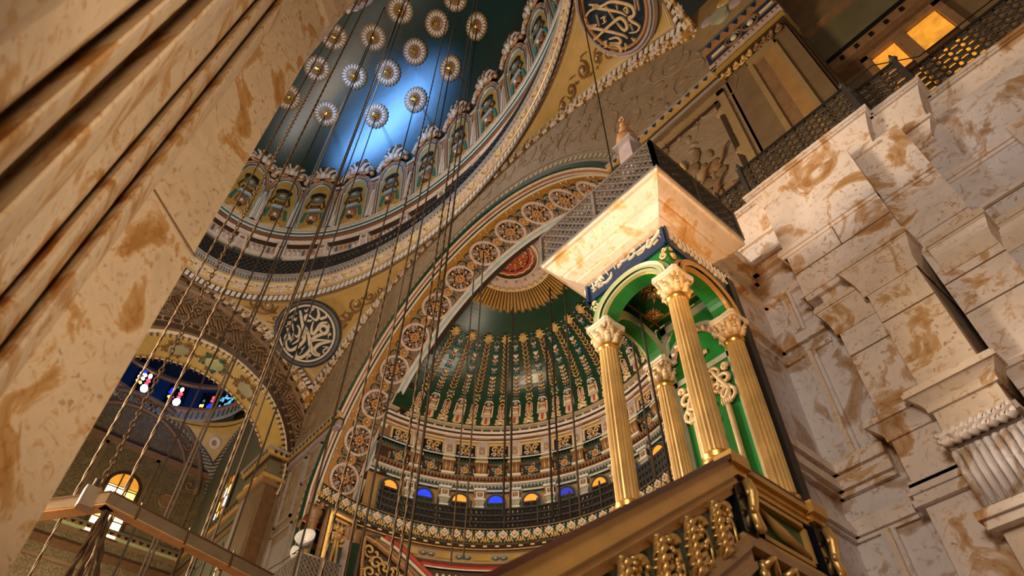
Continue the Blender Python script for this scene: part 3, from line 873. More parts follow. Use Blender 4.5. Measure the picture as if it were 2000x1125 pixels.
# ---------------------------------------------------------------- great arch soffit
PH0 = 9.5
mb = MB()
prof = [(RA + .14, YA - .02, None), (RA + .14, YA - .10, 'green_dark'), (RA + .02, YA - .10, 'green_dark'), (RA + .0, YA - .04, 'green_dark'), (RA - .02, YA + .02, 'pink_white'), (RA - .07, YA + .06, 'rosewood'), (RA - .07, YA + .12, 'pink_white'), (RA - .02, YA + .13, 'black'), (RA - .02, YA + .19, 'black'),
        (RA - .06, YA + .20, 'cream'), (RA - .06, YA + .25, 'cream'), (RA - .01, YA + .27, 'brown'), (RA, YB - .36, 'ochre'), (RA - .03, YB - .35, 'rosewood'), (RA - .03, YB - .30, 'rosewood'), (RA - .07, YB - .28, 'white'), (RA - .07, YB - .22, 'white'), (RA - .03, YB - .20, 'sky_blue'), (RA - .03, YB - .12, 'sky_blue'), (RA - .07, YB - .10, 'white'), (RA - .07, YB - .05, 'white'), (RA - .04, YB - .03, 'brown'), (RA - .04, YB, 'dark_brown'), (RA + .3, YB, 'dark_brown'), (RA + .3, YB + .3, 'dark_brown')]
mb.sweep(lambda t, a, b: Parch(t, a, b), prof, PH0, 180 - PH0, 140)
# straight jambs below the curve
for sx in (1, -1):
    x0 = XC + sx * RA * cosd(PH0); z1 = ZA + RA * sind(PH0)
    vs = []
    for (r, y, m) in prof: vs.append((XC + sx * (r * cosd(PH0)), y, m))
    for k in range(1, len(vs)):
        a, b = vs[k - 1], vs[k]
        mb.add([(a[0], a[1], 11.2), (b[0], b[1], 11.2), (b[0], b[1], z1), (a[0], a[1], z1)], [(0, 1, 2, 3)], b[2])
struct(mb.build('trim_4'))
def soff(ph, y): # frame on the soffit, normal towards the arch centre
    o = Parch(ph, RA - .005, y)
    return frame(o, V((0, 1, 0)), V((sind(ph), 0, -cosd(ph))), V((-cosd(ph), 0, -sind(ph))))
def make_medallion():
    t = thing('arch_medallion', 'm', 'medallion', None, 'ringed medallions on the great arch')
    mb = MB(); mb.lathe([(.40, 0), (.41, .06), (.45, .09), (.49, .09), (.52, .05), (.53, 0)], ['umber', 'pinkish', 'pink_white', 'pinkish', 'umber'], 32); mb.build('ring', t)
    mb = MB(); mb.lathe([(0, .0), (.40, .0), (.40, .02), (0, .02)], 'black', 28, None, False)
    for k in range(4):
        m = Rz(PI / 4 + k * PI / 2)
        mb.prism([(.2, -.035), (.39, -.06), (.39, .06), (.2, .035)], .02, .07, 'lilac', m)
    mb.build('disc', t)
    mb = MB()
    for k in range(4):
        m = Rz(k * PI / 2)
        for j in (-1, 1):
            p = [(q[0] + .27, q[1] + j * .09, .04) for q in spiral(0, 0, .075, 1.0, j, 0, 8)]; mb.tube(p, .022, 'copper', 4, m)
            mb.blob((.34, j * .17, .05), (.035, .06, .035), 'copper', m, 6, 3)
        mb.blob((.31, 0, .05), (.06, .04, .04), 'cream', m, 6, 3); mb.blob((.2, 0, .05), (.05, .05, .04), 'copper', m, 6, 3)
    mb.build('scrolls', t)
    mb = MB(); flower(mb, .19, 9, 'copper', 'gold', None, .5, .04); mb.build('flower', t)
    return t
def make_spray():
    t = thing('arch_rosette', 'r', 'rosette', None, 'flower clusters between the arch medallions')
    mb = MB(); flower(mb, .20, 10, 'copper', 'gold_paint', None, .5); mb.build('flower', t)
    for k in range(4):
        mb = MB(); a = PI / 4 + k * PI / 2; m = T(.33 * math.cos(a) * 1.15, .33 * math.sin(a) * .82, 0) @ Rz(a)
        mb.lathe([(.17, 0), (.165, .06), (.11, .05), (.06, .03)], ['dark_teal', 'dark_teal', 'umber'], 14, m)
        for j in range(6): mb.blob((.12 * math.cos(-1.6 + j * .64), .12 * math.sin(-1.6 + j * .64), .07), (.022, .022, .02), 'cream', m, 5, 3)
        mb.build('floret', t)
    mb = MB()
    for sx in (1, -1):
        for sy in (1, -1):
            mb.blob((sx * .6, sy * .13, .03), (.035, .035, .035), 'pink_white', None, 6, 3)
            mb.blob((sx * .5, sy * .34, .03), (.03, .03, .03), 'copper', None, 6, 3)
            mb.tube([(sx * .15, sy * .1, .03), (sx * .33, sy * .02, .04), (sx * .55, sy * .1, .03)], .018, 'copper', 4)
    mb.build('stems', t)
    return t
mp = make_medallion(); sp = make_spray()
for i in range(14):
    ph = 165 - 10.7 * i
    lab = 'ringed medallion with gilt flower on the ochre arch band, %s up from the diamond frieze' % ORD[i]
    if i == 0: mp.matrix_basis = soff(ph, 8.12); mp['label'] = lab
    else: dup(mp, soff(ph, 8.12), lab)
for i in range(14):
    ph = 165 - 10.7 * (i + .5)
    lab = 'gilt flower with four dark florets on the ochre arch band, above the %s medallion' % ORD[i]
    if i == 0: sp.matrix_basis = soff(ph, 8.12); sp['label'] = lab
    else: dup(sp, soff(ph, 8.12), lab)

# ---------------------------------------------------------------- apse: half dome on its cornices
SY = 8.35
def C2(t, r, z): return V((XC + r * cosd(t), SY + r * sind(t), z))
def Cframe(t, r, z):
    return C2(t, r, z), V((sind(t), -cosd(t), 0)), V((0, 0, 1)), V((-cosd(t), -sind(t), 0))
SHELL = [(5.25, 16.1), (5.1, 16.7), (4.72, 17.38), (4.0, 18.08), (3.05, 18.7), (2.3, 19.12), (1.6, 19.42), (.8, 19.58), (0.0, 19.62)]
def CS(t, r, z): return V((XC + r * cosd(t), SY + r * sind(t) + .17 * (z - 16.1), z))   # the half dome leans back a little
SPL = smooth_line([(r, z, 0) for r, z in SHELL], 6)
def shell(k):  # k 0..1 along the profile -> r, z
    i = k * (len(SPL) - 1); j = min(len(SPL) - 2, int(i)); f = i - j
    p = SPL[j] * (1 - f) + SPL[j + 1] * f
    return p.x, p.y
mb = MB()
mb.sweep(CS, [(p.x, p.y, None if i == 0 else 'green_shell') for i, p in enumerate(SPL)], 2, 178, 60, True)
struct(mb.build('ceiling'))
# cornices and walls of the apse
mb = MB()
AP0, AP1 = 2, 178
prof = [(6.10, 12.0, None), (6.10, 13.98, 'ochre_wall'), (5.98, 13.99, 'dark_teal'), (5.98, 14.06, 'white'), (5.90, 14.07, 'slate'), (5.88, 14.16, 'sage'), (5.80, 14.17, 'white'), (5.80, 14.22, 'white'),
        (5.92, 14.23, 'dark_teal'), (5.90, 14.34, 'rosewood'), (5.72, 14.36, 'umber'), (5.72, 14.40, 'umber'), (5.84, 14.42, 'black'), (5.84, 14.88, 'dark_brown'), (5.72, 14.90, 'umber'), (5.70, 14.96, 'green_dark'), (5.86, 14.98, 'black'), (5.86, 15.06, 'black'), (5.70, 15.08, 'black'), (5.69, 15.12, 'pink_white'), (5.68, 15.16, 'dark_teal'), (5.88, 15.18, 'dark_brown'),
        (5.88, 15.72, 'umber'), (5.70, 15.74, 'gold_paint'), (5.66, 15.77, 'cream'), (5.66, 15.80, 'dark_brown'), (5.58, 15.82, 'rosewood'), (5.54, 15.90, 'pink_white'), (5.46, 15.92, 'dark_brown'), (5.42, 15.99, 'pink_white'), (5.5, 16.0, 'green_dark'), (5.5, 16.12, 'navy'), (5.36, 16.13, 'gold_cream'), (5.34, 16.19, 'cream'), (5.3, 16.2, 'gold_cream')]
mb.sweep(C2, prof, AP0, AP1, 128)
mb.sweep(C2, [(6.1, 13.98, None), (7.4, 13.98, 'dark_brown')], AP0, AP1, 40)
# flat return between the rings and the arch
for sx in (1, -1):
    for (r, z0, z1) in ((6.08, 11.5, 13.98), (5.9, 13.98, 15.0), (5.88, 15.0, 16.1), (5.2, 16.1, 16.9), (4.9, 16.9, 18.9)):
        mb.box((XC + min(sx * r, sx * 7.4), YB + .02, z0), (XC + max(sx * r, sx * 7.4), YB + .25, z1), 'dark_brown')
# dentils and little knops
for k in range(150):
    t = 4 + k * 172 / 149
    o, u, v, n = Cframe(t, 5.90, 14.115); M = frame(o, u, v, n)
    mb.prism([(-.045, -.05), (.045, -.05), (0, .05)], 0, .03, 'dark_teal', M)
    o, u, v, n = Cframe(t, 5.80, 14.31); M = frame(o, u, v, n)
    mb.prism([(-.05, .06), (.05, .06), (.0, -.06)], 0, .06, 'umber' if k % 2 else 'rosewood', M)
    o, u, v, n = Cframe(t, 5.5, 16.06); M = frame(o, u, v, n)
    if k % 3 == 0: mb.blob((0, 0, .03), (.045, .05, .05), 'gold_cream', M, 6, 4)
    o, u, v, n = Cframe(t, 5.7, 14.93); M = frame(o, u, v, n)
    mb.prism([(-.04, .06), (.04, .06), (.0, -.04)], -.02, .03, 'dark_teal', M)
struct(mb.build('trim_5'))

# sculpted ribs climbing the half dome
def ribframe(t, k):
    r, z = shell(k); r2, z2 = shell(min(1, k + .01)); r1, z1 = shell(max(0, k - .01))
    o = C2(t, r, z); vv = (C2(t, r2, z2) - C2(t, r1, z1)).normalized(); u = V((sind(t), -cosd(t), 0)); n = u.cross(vv)
    return frame(o, u, vv, n)
KT = .50
SEGL = sum((V((shell((i + 1) / 80 * KT)[0], shell((i + 1) / 80 * KT)[1])) - V((shell(i / 80 * KT)[0], shell(i / 80 * KT)[1]))).length for i in range(80))
def bent(mb0, fn):  # bend a flat ornament (x across, y 0..SEGL up, z out) onto the shell at azimuth 90
    for i, p in enumerate(mb0.v):
        k = max(0, min(1, p.y / SEGL)); wf = 1.0 - .40 * k
        r, z = shell(k * KT); M = ribframe(90, k * KT)
        mb0.v[i] = M @ V((p.x * wf, 0, p.z))
    return mb0
def rib_a():
    out = []
    mb = MB()
    for sx in (1, -1):
        for (y, s) in ((.08, .12), (.26, .11)): mb.tube([(sx * (q[0] + .09), q[1] + y, .04) for q in spiral(0, 0, s * .75, 1.2, sx, -1.5 * sx, 10)], .03, 'gold_cream', 5)
    mb.blob((0, .12, .05), (.08, .1, .05), 'cream'); mb.blob((0, .3, .05), (.09, .07, .05), 'gold_cream'); mb.blob((0, .22, .07), (.03, .05, .03), 'red')
    out.append(('foot', bent(mb, 0)))
    mb = MB(); p = [(.13 * math.cos(q * PI / 9), .53 + .13 * math.sin(q * PI / 9), .05) for q in range(19)]; mb.tube(p, .03, 'gold_cream', 5)
    mb.prism([(.1 * math.cos(q * PI / 8), .53 + .1 * math.sin(q * PI / 8)) for q in range(16)], .0, .03, 'rosewood'); mb.blob((0, .53, .05), (.06, .06, .04), 'gold_cream'); out.append(('medallion', bent(mb, 0)))
    mb = MB(); mb.box((-.13, .72, 0), (.13, 1.08, .03), 'red')
    for x in (-.12, -.05, .05, .12): mb.tube([(x, .7, .05), (x, 1.0, .05)], .02, 'cream', 4)
    for x in (-.085, .085): mb.tube([(x - .035, 1.0, .05), (x, 1.05, .06), (x + .035, 1.0, .05)], .02, 'cream', 4)
    mb.blob((0, .86, .05), (.03, .14, .03), 'gold'); mb.tube([(-.14, 1.06, .05), (0, 1.2, .07), (.14, 1.06, .05)], .025, 'gold_cream', 4)
    out.append(('lyre', bent(mb, 0)))
    mb = MB()
    for k in range(5):
        a = -1.1 + k * .55; mb.blob((.1 * math.sin(a), 1.24 + .1 * math.cos(a), .06), (.05, .05, .04), 'gold_paint', None, 6, 3)
    for sx in (1, -1):
        mb.blob((sx * .13, 1.42, .04), (.035, .06, .03), 'cream', None, 6, 3); mb.blob((sx * .1, 1.53, .04), (.035, .06, .03), 'sky_blue', None, 6, 3)
        mb.tube([(0, 1.38, .04), (sx * .12, 1.5, .05), (sx * .17, 1.62, .03)], .022, 'slate', 4)
    mb.blob((0, 1.52, .05), (.08, .08, .05), 'gold'); out.append(('bud', bent(mb, 0)))
    mb = MB(); n = 12; y0, y1 = 1.68, SEGL - .42
    for k in range(n):
        y = y0 + (y1 - y0) * k / (n - 1)
        for sx in (1, -1): mb.tube([(sx * .02, y - .03, .07), (sx * .15, y + .07, .06), (sx * .06, y + .15, .03)], [.03, .034, .02], 'copper' if k % 3 else 'gold_paint', 5)
    out.append(('braid', bent(mb, 0)))
    mb = MB()
    for k in range(7):
        a = -1.5 + k * .5; mb.tube([(0, SEGL - .34, .05), (.19 * math.sin(a), SEGL - .22 + .19 * math.cos(a), .12), (.34 * math.sin(a), SEGL - .26 + .26 * math.cos(a), .05)], [.035, .045, .02], 'gold_paint', 4)
    out.append(('palmette', bent(mb, 0)))
    return out
def rib_b():
    out = []
    mb = MB(); mb.prism([(-.09, .02), (.09, .02), (.16, .1), (.13, .45), (-.13, .45), (-.16, .1)], 0, .05, 'gold_cream'); mb.box((-.04, .08, .05), (.04, .42, .07), 'red')
    for x in (-.09, .09): mb.tube([(x, .06, .06), (x, .4, .06)], .02, 'cream', 4)
    out.append(('plinth', bent(mb, 0)))
    mb = MB(); mb.box((-.19, .45, 0), (.19, .56, .08), 'lilac'); mb.box((-.19, .56, 0), (.19, 1.08, .03), 'red')
    for x in (-.18, .18): mb.tube([(x, .5, .05), (x, 1.1, .05)], .03, 'cream', 4)
    mb.box((-.21, .5, .0), (.21, .54, .1), 'cream'); out.append(('seat_back', bent(mb, 0)))
    mb = MB(); mb.prism([(-.15, .58), (.15, .58), (.09, .8), (.12, 1.0), (-.12, 1.0), (-.09, .8)], .03, .11, 'gold_cream'); mb.box((-.11, .86, .1), (.11, .9, .13), 'dark_teal'); mb.box((-.1, .78, .1), (.1, .82, .12), 'umber')
    for x in (-.08, -.03, .03, .08): mb.tube([(x, .6, .11), (x, .74, .12)], .018, 'cream', 4)
    out.append(('draped_term', bent(mb, 0)))
    mb = MB(); mb.blob((0, 1.15, .08), (.09, .11, .08), 'lilac')
    for sx in (1, -1): mb.tube([(0, 1.27, .1), (sx * .1, 1.27, .1), (sx * .17, 1.17, .06)], [.04, .04, .03], 'cream', 5); mb.blob((sx * .15, 1.07, .05), (.05, .04, .04), 'cream', None, 6, 3)
    out.append(('mask', bent(mb, 0)))
    mb = MB(); R = random.Random(9); y = 1.36; k = 0
    seq = ['slate', 'slate', 'rosewood', 'gold_paint', 'lilac', 'copper', 'gold_cream', 'teal', 'lilac', 'teal', 'copper', 'cream', 'teal', 'lilac']
    while y < SEGL - .1:
        m = seq[min(k, len(seq) - 1)] if k < len(seq) else R.choice(['teal', 'sage', 'dark_teal']); w = .15 - .025 * (y / SEGL)
        if m in ('slate', 'teal'):
            for sx in (1, -1): mb.tube([(0, y, .05), (sx * w, y + .07, .05), (sx * w * .9, y - .02, .03)], [.03, .03, .02], m, 4); mb.blob((sx * .05, y + .05, .05), (.025, .03, .03), 'cream', None, 5, 3)
        elif k >= len(seq):
            for sx in (1, -1):
                mb.blob((sx * w * .75, y, .04), (.035, .035, .03), m, None, 5, 3); mb.blob((sx * w * .3, y + .05, .04), (.03, .03, .03), 'sage', None, 5, 3)
        else:
            mb.blob((0, y, .06), (w * .75, .07, .06), m, None, 7, 4)
            for sx in (1, -1): mb.blob((sx * w * .8, y + .03, .04), (.04, .05, .03), 'cream', None, 5, 3)
        y += .135; k += 1
    out.append(('garland', bent(mb, 0)))
    return out
ra, rb = rib_a(), rib_b()
ia = ib = 0
for i in range(27):
    t = 169 - 5.5 * i
    if i % 2 == 0:
        src = ra; lab = 'gilt braided rib with palm top on the green half dome, %s from the medallion arch' % ORD[ia]; g = 'gilt ribs on the half dome'; ia += 1
    else:
        src = rb; lab = 'garlanded rib with red backed term on the green half dome, %s from the medallion arch' % ORD[ib]; g = 'figured ribs on the half dome'; ib += 1
    base = CS(t, 5.2, 16.15)
    th = thing('dome_rib_ornament', lab, 'rib ornament', T(*base), g)
    ca, sa = math.cos(rad(t - 90)), math.sin(rad(t - 90))
    for nm, q in src:
        mb = MB(); mb.mats = q.mats; mb.f = q.f; mb.m = q.m; mb.sm = q.sm
        for p in q.v:
            x, y = p.x - XC, p.y - SY
            mb.v.append(V((XC + ca * x - sa * y, SY + sa * x + ca * y + .17 * (p.z - 16.1), p.z)) - base)
        mb.build(nm, th)

# sunburst at the crown of the half dome
SBX, SBY = -10.9, 9.1
sb = thing('sunburst', 'gilt sunburst with fluted pink collar and red roundel at the crown of the half dome', 'sunburst', T(SBX, SBY, 0))
ZS = 19.30
def SBP(a, r, dz=0.0): return V((r * math.cos(a), r * math.sin(a), ZS + dz - max(0, r - 1.36) * .5))
NRAY = 100
for i in range(NRAY // 2):
    a = 2 * PI * (i + .5) / NRAY; mb = MB(); rt = 2.12 if i % 2 else 2.05
    vs = []
    for (r, w) in ((1.34, .028), (1.7, .037), (rt - .07, .046)):
        for s in (-1, 0, 1): vs.append(SBP(a + s * w / r, r, -.02 - (.05 if s == 0 else 0)))
    vs += [SBP(a - .046 / rt, rt + .05, -.02), SBP(a + .046 / rt, rt + .05, -.02)]
    mb.add(vs, [(0, 1, 4, 3), (1, 2, 5, 4), (3, 4, 7, 6), (4, 5, 8, 7), (6, 7, 9), (7, 8, 10)], 'gold_wood')
    mb.build('ray', sb)
mb = MB(); mb.sweep(lambda t, r, z: V((r * cosd(t), r * sind(t), z)), [(2.06, ZS - .26, None), (1.3, ZS + .08, 'black')], 1, 179, 40); mb.build('ray_backing', sb)
zc = ZS
mb = MB(); vs = []; NF = 130
for k in range(NF):
    a = 2 * PI * k / NF; d = .035 if k % 2 else 0
    vs += [(1.38 * math.cos(a), 1.38 * math.sin(a), zc - d - .03), (.92 * math.cos(a), .92 * math.sin(a), zc + .06 - d)]
mb.add(vs, [(2 * k, 2 * (k + 1), 2 * (k + 1) + 1, 2 * k + 1) for k in range(NF // 2)], 'pinkish'); mb.build('fluted_collar', sb)
mb = MB()
for k in range(19):
    a = 2 * PI * k / 36; m = T(1.37 * math.cos(a), 1.37 * math.sin(a), zc - .08) @ Rz(a)
    mb.box((-.04, -.115, -.04), (.04, .115, .03), 'gold_cream', m); mb.box((-.10, -.05, -.05), (.01, .05, .03), 'gold_cream', m)
mb.build('fretted_band', sb)
for k in range(11):
    a = 2 * PI * (k + .2) / 20; mb = MB(); mb.blob((1.06 * math.cos(a), 1.06 * math.sin(a), zc), (.045, .045, .06), 'copper'); mb.build('knob', sb)
mb = MB(); mb.lathe([(.93, zc + .06), (.92, zc - .05), (.86, zc - .07), (.85, zc - .0), (.81, zc - .01), (.80, zc + .04)], ['pink_white', 'pink_white', 'black', 'gold', 'black'], 48); mb.build('roundel_frame', sb)
mb = MB(); mb.lathe([(0, zc + .04), (.83, zc + .04), (.83, zc + .02), (0, zc + .02)], 'red', 40, None, False); mb.build('roundel', sb)
mb = MB(); R = random.Random(4)
p = [(.72 * math.cos(q * PI / 30) + .03 * math.cos(q * 1.9), .72 * math.sin(q * PI / 30) + .03 * math.sin(q * 1.9), zc) for q in range(61)]; mb.tube(p, .028, 'gold_cream', 5)
p = [(.58 * math.cos(q * PI / 20), .58 * math.sin(q * PI / 20), zc) for q in range(41)]; mb.tube(p, .02, 'black', 4)
for k in range(60):
    a, r = R.uniform(0, 6.28), .55 * math.sqrt(R.random()); mb.blob((r * math.cos(a), r * math.sin(a), zc), (.07, .035, .045), R.choice(['gold', 'copper', 'gold_paint']), Rz(0), 6, 3)
mb.build('gilt_tracery', sb)

# panels of the attic band
def make_panel():
    t = thing('cornice_panel', 'p', 'panel', None, 'black scroll panels in the apse cornice')
    mb = MB(); mb.box((-.34, -.24, 0), (.34, .24, .03), 'black'); mb.build('field', t)
    mb = MB()
    for lo, hi in (((-.40, -.28, 0), (-.33, .28, .08)), ((.33, -.28, 0), (.40, .28, .08)), ((-.4, .23, 0), (.4, .29, .08)), ((-.4, -.29, 0), (.4, -.23, .08))): mb.box(lo, hi, 'gold_cream')
    mb.build('frame', t)
    mb = MB()
    for sx in (1, -1):
        mb.tube([(sx * (q[0] + .14), q[1] + .08, .06) for q in spiral(0, 0, .12, 1.2, sx, 1.57 - sx * 1.2, 10)], .028, 'gold_cream', 5)
        mb.tube([(sx * (q[0] + .16), q[1] - .13, .06) for q in spiral(0, 0, .09, 1.1, -sx, 0, 9)], .022, 'white', 5)
        mb.tube([(0, -.18, .05), (sx * .12, -.04, .06), (sx * .05, .15, .06)], .025, 'copper', 5)
    mb.blob((0, .0, .06), (.06, .12, .05), 'gold_paint'); mb.build('scrolls', t)
    return t
def make_pier():
    t = thing('cornice_pilaster', 'p', 'pilaster', None, 'short pilasters of the apse cornice')
    mb = MB(); mb.box((-.17, -.3, 0), (.17, .28, .14), 'pink_white')
    for k in range(5): mb.box((-.13 + k * .06 - .012, .12, .13), (-.13 + k * .06 + .012, .27, .16), 'lilac')
    mb.box((-.11, -.22, .13), (.11, .1, .15), 'lilac'); mb.build('block', t)
    mb = MB(); mb.box((-.22, .28, 0), (.22, .36, .2), 'pink_white'); mb.box((-.26, .36, .0), (.26, .48, .26), 'cream'); mb.box((-.2, -.38, 0), (.2, -.3, .18), 'cream'); mb.build('cap', t)
    mb = MB(); mb.blob((0, -.1, .17), (.07, .09, .06), 'gold_paint'); mb.blob((0, .02, .16), (.04, .05, .04), 'copper'); mb.build('bud', t)
    return t
def make_console():
    t = thing('cornice_console', 'c', 'console', None, 'acanthus consoles under the apse cornice')
    mb = MB()
    for k in range(5): mb.tube([(-.14 + k * .07, -.2, .08), (-.15 + k * .075, 0, .18), (-.16 + k * .08, .2, .2)], [.04, .05, .03], 'copper' if k % 2 else 'umber', 5)
    mb.build('leaf', t)
    mb = MB(); mb.box((-.22, -.3, 0), (.22, -.22, .22), 'cream'); mb.box((-.22, .2, 0), (.22, .27, .24), 'gold_cream'); mb.build('shelf', t)
    return t
def make_cros():
    t = thing('cornice_rosette', 'r', 'rosette', None, 'teal ringed rosettes between the consoles')
    mb = MB(); flower(mb, .16, 8, 'copper', 'gold', None, .5); mb.build('flower', t)
    mb = MB()
    for k in range(8):
        m = Rz(k * PI / 4 + .39); mb.tube([(.16, -.05, .03), (.23, 0, .05), (.16, .05, .03)], .025, 'sky_blue' if k % 2 else 'teal', 4, m)
    for sx in (1, -1): mb.blob((sx * .32, 0, .04), (.05, .1, .05), 'umber'); mb.blob((sx * .32, -.12, .04), (.03, .03, .03), 'cream', None, 6, 3)
    mb.build('leaf_ring', t)
    return t
def make_wpil():
    t = thing('window_pilaster', 'w', 'pilaster', None, 'green and white pilasters between the gallery windows')
    mb = MB(); mb.box((-.10, -1.9, 0), (.10, -.62, .12), 'cream'); mb.box((-.06, -1.9, .11), (.06, -.7, .14), 'green_dark'); mb.build('shaft', t)
    mb = MB(); mb.box((-.15, -.62, 0), (.15, -.56, .18), 'white'); mb.prism([(-.11, -.56), (.11, -.56), (.17, -.36), (-.17, -.36)], 0, .17, 'sage'); mb.box((-.19, -.36, 0), (.19, -.31, .22), 'white')
    mb.box((-.14, -.31, 0), (.14, -.02, .16), 'dark_teal'); mb.box((-.13, -.28, .0), (.13, -.05, .19), 'white'); mb.box((-.09, -.24, .0), (.09, -.09, .2), 'umber'); mb.box((-.21, -.02, 0), (.21, .06, .24), 'white'); mb.build('capital', t)
    mb = MB(); mb.blob((0, -.17, .2), (.06, .06, .04), 'copper'); mb.build('boss', t)
    return t
kinds = (('panel', make_panel(), 5.88, 15.45, 0, 'black panel with gilt scrolls in the band under the half dome, %s from the medallion arch'),
         ('pier', make_pier(), 5.86, 15.45, .5, 'short pink and white pilaster under the half dome, %s from the medallion arch'),
         ('console', make_console(), 5.84, 14.66, .5, 'gilt leaf console on a white shelf under the panel band, %s from the medallion arch'),
         ('cros', make_cros(), 5.84, 14.66, 0, 'gilt rosette in a teal leaf ring under the panel band, %s from the medallion arch'),
         ('wpil', make_wpil(), 6.10, 14.0, .5, 'green and white pilaster standing between gallery windows, %s from the medallion arch'))
PT0, PST = 170.0, 11.15
for nm, pr, r, z, off, lab in kinds:
    for i in range(15):
        t = PT0 - PST * (i + off)
        o, u, v, n = Cframe(t, r, z)
        if i == 0: pr.matrix_basis = frame(o, u, v, n); pr['label'] = lab % ORD[i]
        else: dup(pr, frame(o, u, v, n), lab % ORD[i])
# round headed gallery windows
wn = 5
for i in range(15):
    t = PT0 + .6 - PST * i
    o, u, v, n = Cframe(t, 6.10, 13.40)
    M = frame(o, u, v, n)
    mb = MB()
    for r_, h, m in ((.36, .06, 'slate'), (.30, .10, 'dark_brown')):
        mb.prism([(-r_, -1.1), (r_, -1.1)] + [(r_ * math.cos(q * PI / 12), .2 + (r_ + .02) * math.sin(q * PI / 12)) for q in range(13)], 0, h, m)
    w = struct(mb.build('window_%d' % wn, None, M)); wn += 1
    g = ('glass_amber', 'glass_blue')[i % 2]
    if i in (5,): g = 'glass_blue_dim'
    if i == 4: g = 'glass_amber'
    mb = MB(); mb.prism([(.24 * math.cos(q * PI / 12), .2 + .24 * math.sin(q * PI / 12)) for q in range(13)], .10, .12, g); mb.build('fanlight_pane', w)
    mb = MB(); mb.box((-.22, -.3, .09), (.22, .12, .115), ('glass_dark', 'green_deep')[i % 2]); mb.box((-.02, -1.0, .1), (.02, .12, .14), 'dark_brown'); mb.box((-.26, .12, .1), (.26, .18, .14), 'dark_brown'); mb.build('casement', w)

# gallery parapet of pierced ironwork
gp = thing('gallery_railing', 'pierced dark iron railing of the gallery round the apse windows', 'railing', T(0, 0, 0))
GR = 5.45
mb = MB(); 
for z in (12.36, 12.59, 12.82, 13.05): mb.sweep(C2, [(GR + .03, z - .02, None), (GR - .03, z - .02, 'iron'), (GR - .03, z + .02, 'iron'), (GR + .03, z + .02, 'iron'), (GR + .03, z - .02, 'iron')], 8, 176, 90)
mb.build('rail', gp)
mb = MB(); st = 1.5; t = 8.0
while t < 176:
    for q in range(3):
        z0 = 12.36 + .23 * q
        mb.tube([C2(t, GR, z0), C2(t + st, GR, z0 + .23)], .034, 'iron_dark', 4, None, 1, None, False, False); mb.tube([C2(t + st, GR, z0), C2(t, GR, z0 + .23)], .034, 'iron_dark', 4, None, 1, None, False, False)
        mb.tube([C2(t + st / 2, GR, z0), C2(t + st / 2, GR, z0 + .23)], .03, 'iron_dark', 4, None, 1, None, False, False)
        o, u, v, n = Cframe(t + st / 2, GR, z0 + .11); mb.lathe([(.05, -.015), (.05, .015)], 'iron_dark', 8, frame(o, u, v, n))
    t += st
mb.build('lattice', gp)
for i in range(15):
    t = PT0 - PST * (i + .25) if i else 175
    mb = MB(); mb.tube([C2(t, GR - .05, 12.38), C2(t, GR - .05, 13.2)], .03, 'iron', 6); mb.blob(C2(t, GR - .05, 13.24), (.04, .04, .07), 'iron'); mb.build('post', gp)
# ---------------------------------------------------------------- diamond frieze of the gallery and the bay below
FR = 5.42
fz = thing('diamond_frieze', 'green and gilt frieze with a row of white diamonds under the gallery railing', 'frieze', T(0, 0, 0))
A0f, A1f = -14, 196
mb = MB()
prof = [(FR + .1, 12.36, None), (FR - .0, 12.36, 'umber'), (FR - .02, 12.33, 'gold_paint'), (FR + .04, 12.31, 'dark_brown'), (FR + .10, 11.94, 'green_dark'), (FR + .08, 11.92, 'gold_cream'), (FR + .08, 11.88, 'dark_brown'), (FR + .16, 11.8, 'dark_brown'), (FR + .16, 11.77, 'gold_paint'), (FR + .24, 11.74, 'brown')]
mb.sweep(C2, prof, A0f, A1f, 140); mb.build('band', fz)
ND = 56
for i in range(ND):
    t = A0f + 2 + (A1f - A0f - 4) * i / (ND - 1)
    o, u, v, n = Cframe(t, FR + .05, 12.18); M = frame(o, u, v, n)
    mb = MB(M)
    mb.prism([(-.15, 0), (0, -.15), (.15, 0), (0, .15)], 0, .05, 'white', None, None, .06); mb.prism([(-.09, 0), (0, -.09), (.09, 0), (0, .09)], .05, .065, 'copper'); mb.prism([(-.055, 0), (0, -.055), (.055, 0), (0, .055)], .065, .085, 'gold_cream')
    mb.build('diamond_tile', fz)
mb = MB()
for i in range(ND):
    t = A0f + 2 + (A1f - A0f - 4) * (i + .5) / (ND - 1)
    o, u, v, n = Cframe(t, FR + .07, 12.06); M = frame(o, u, v, n)
    for sx in (1, -1):
        mb.tube([(sx * .02, -.12, .03), (sx * .09, -.02, .05), (sx * .04, .10, .03)], [.025, .045, .025], 'gold_paint', 4, M); mb.blob((sx * .12, -.08, .03), (.04, .05, .03), 'gold_paint', M, 5, 3)
        mb.blob((sx * .06, .22, .03), (.035, .05, .03), 'sage', M, 5, 3)
    mb.blob((0, -.02, .03), (.03, .1, .03), 'gold_cream', M, 5, 3)
    o, u, v, n = Cframe(t, FR + .10, 11.84); M = frame(o, u, v, n)
    mb.box((-.06, -.02, 0), (.06, .02, .03), 'cream', M)
mb.build('leaf_ornament', fz)
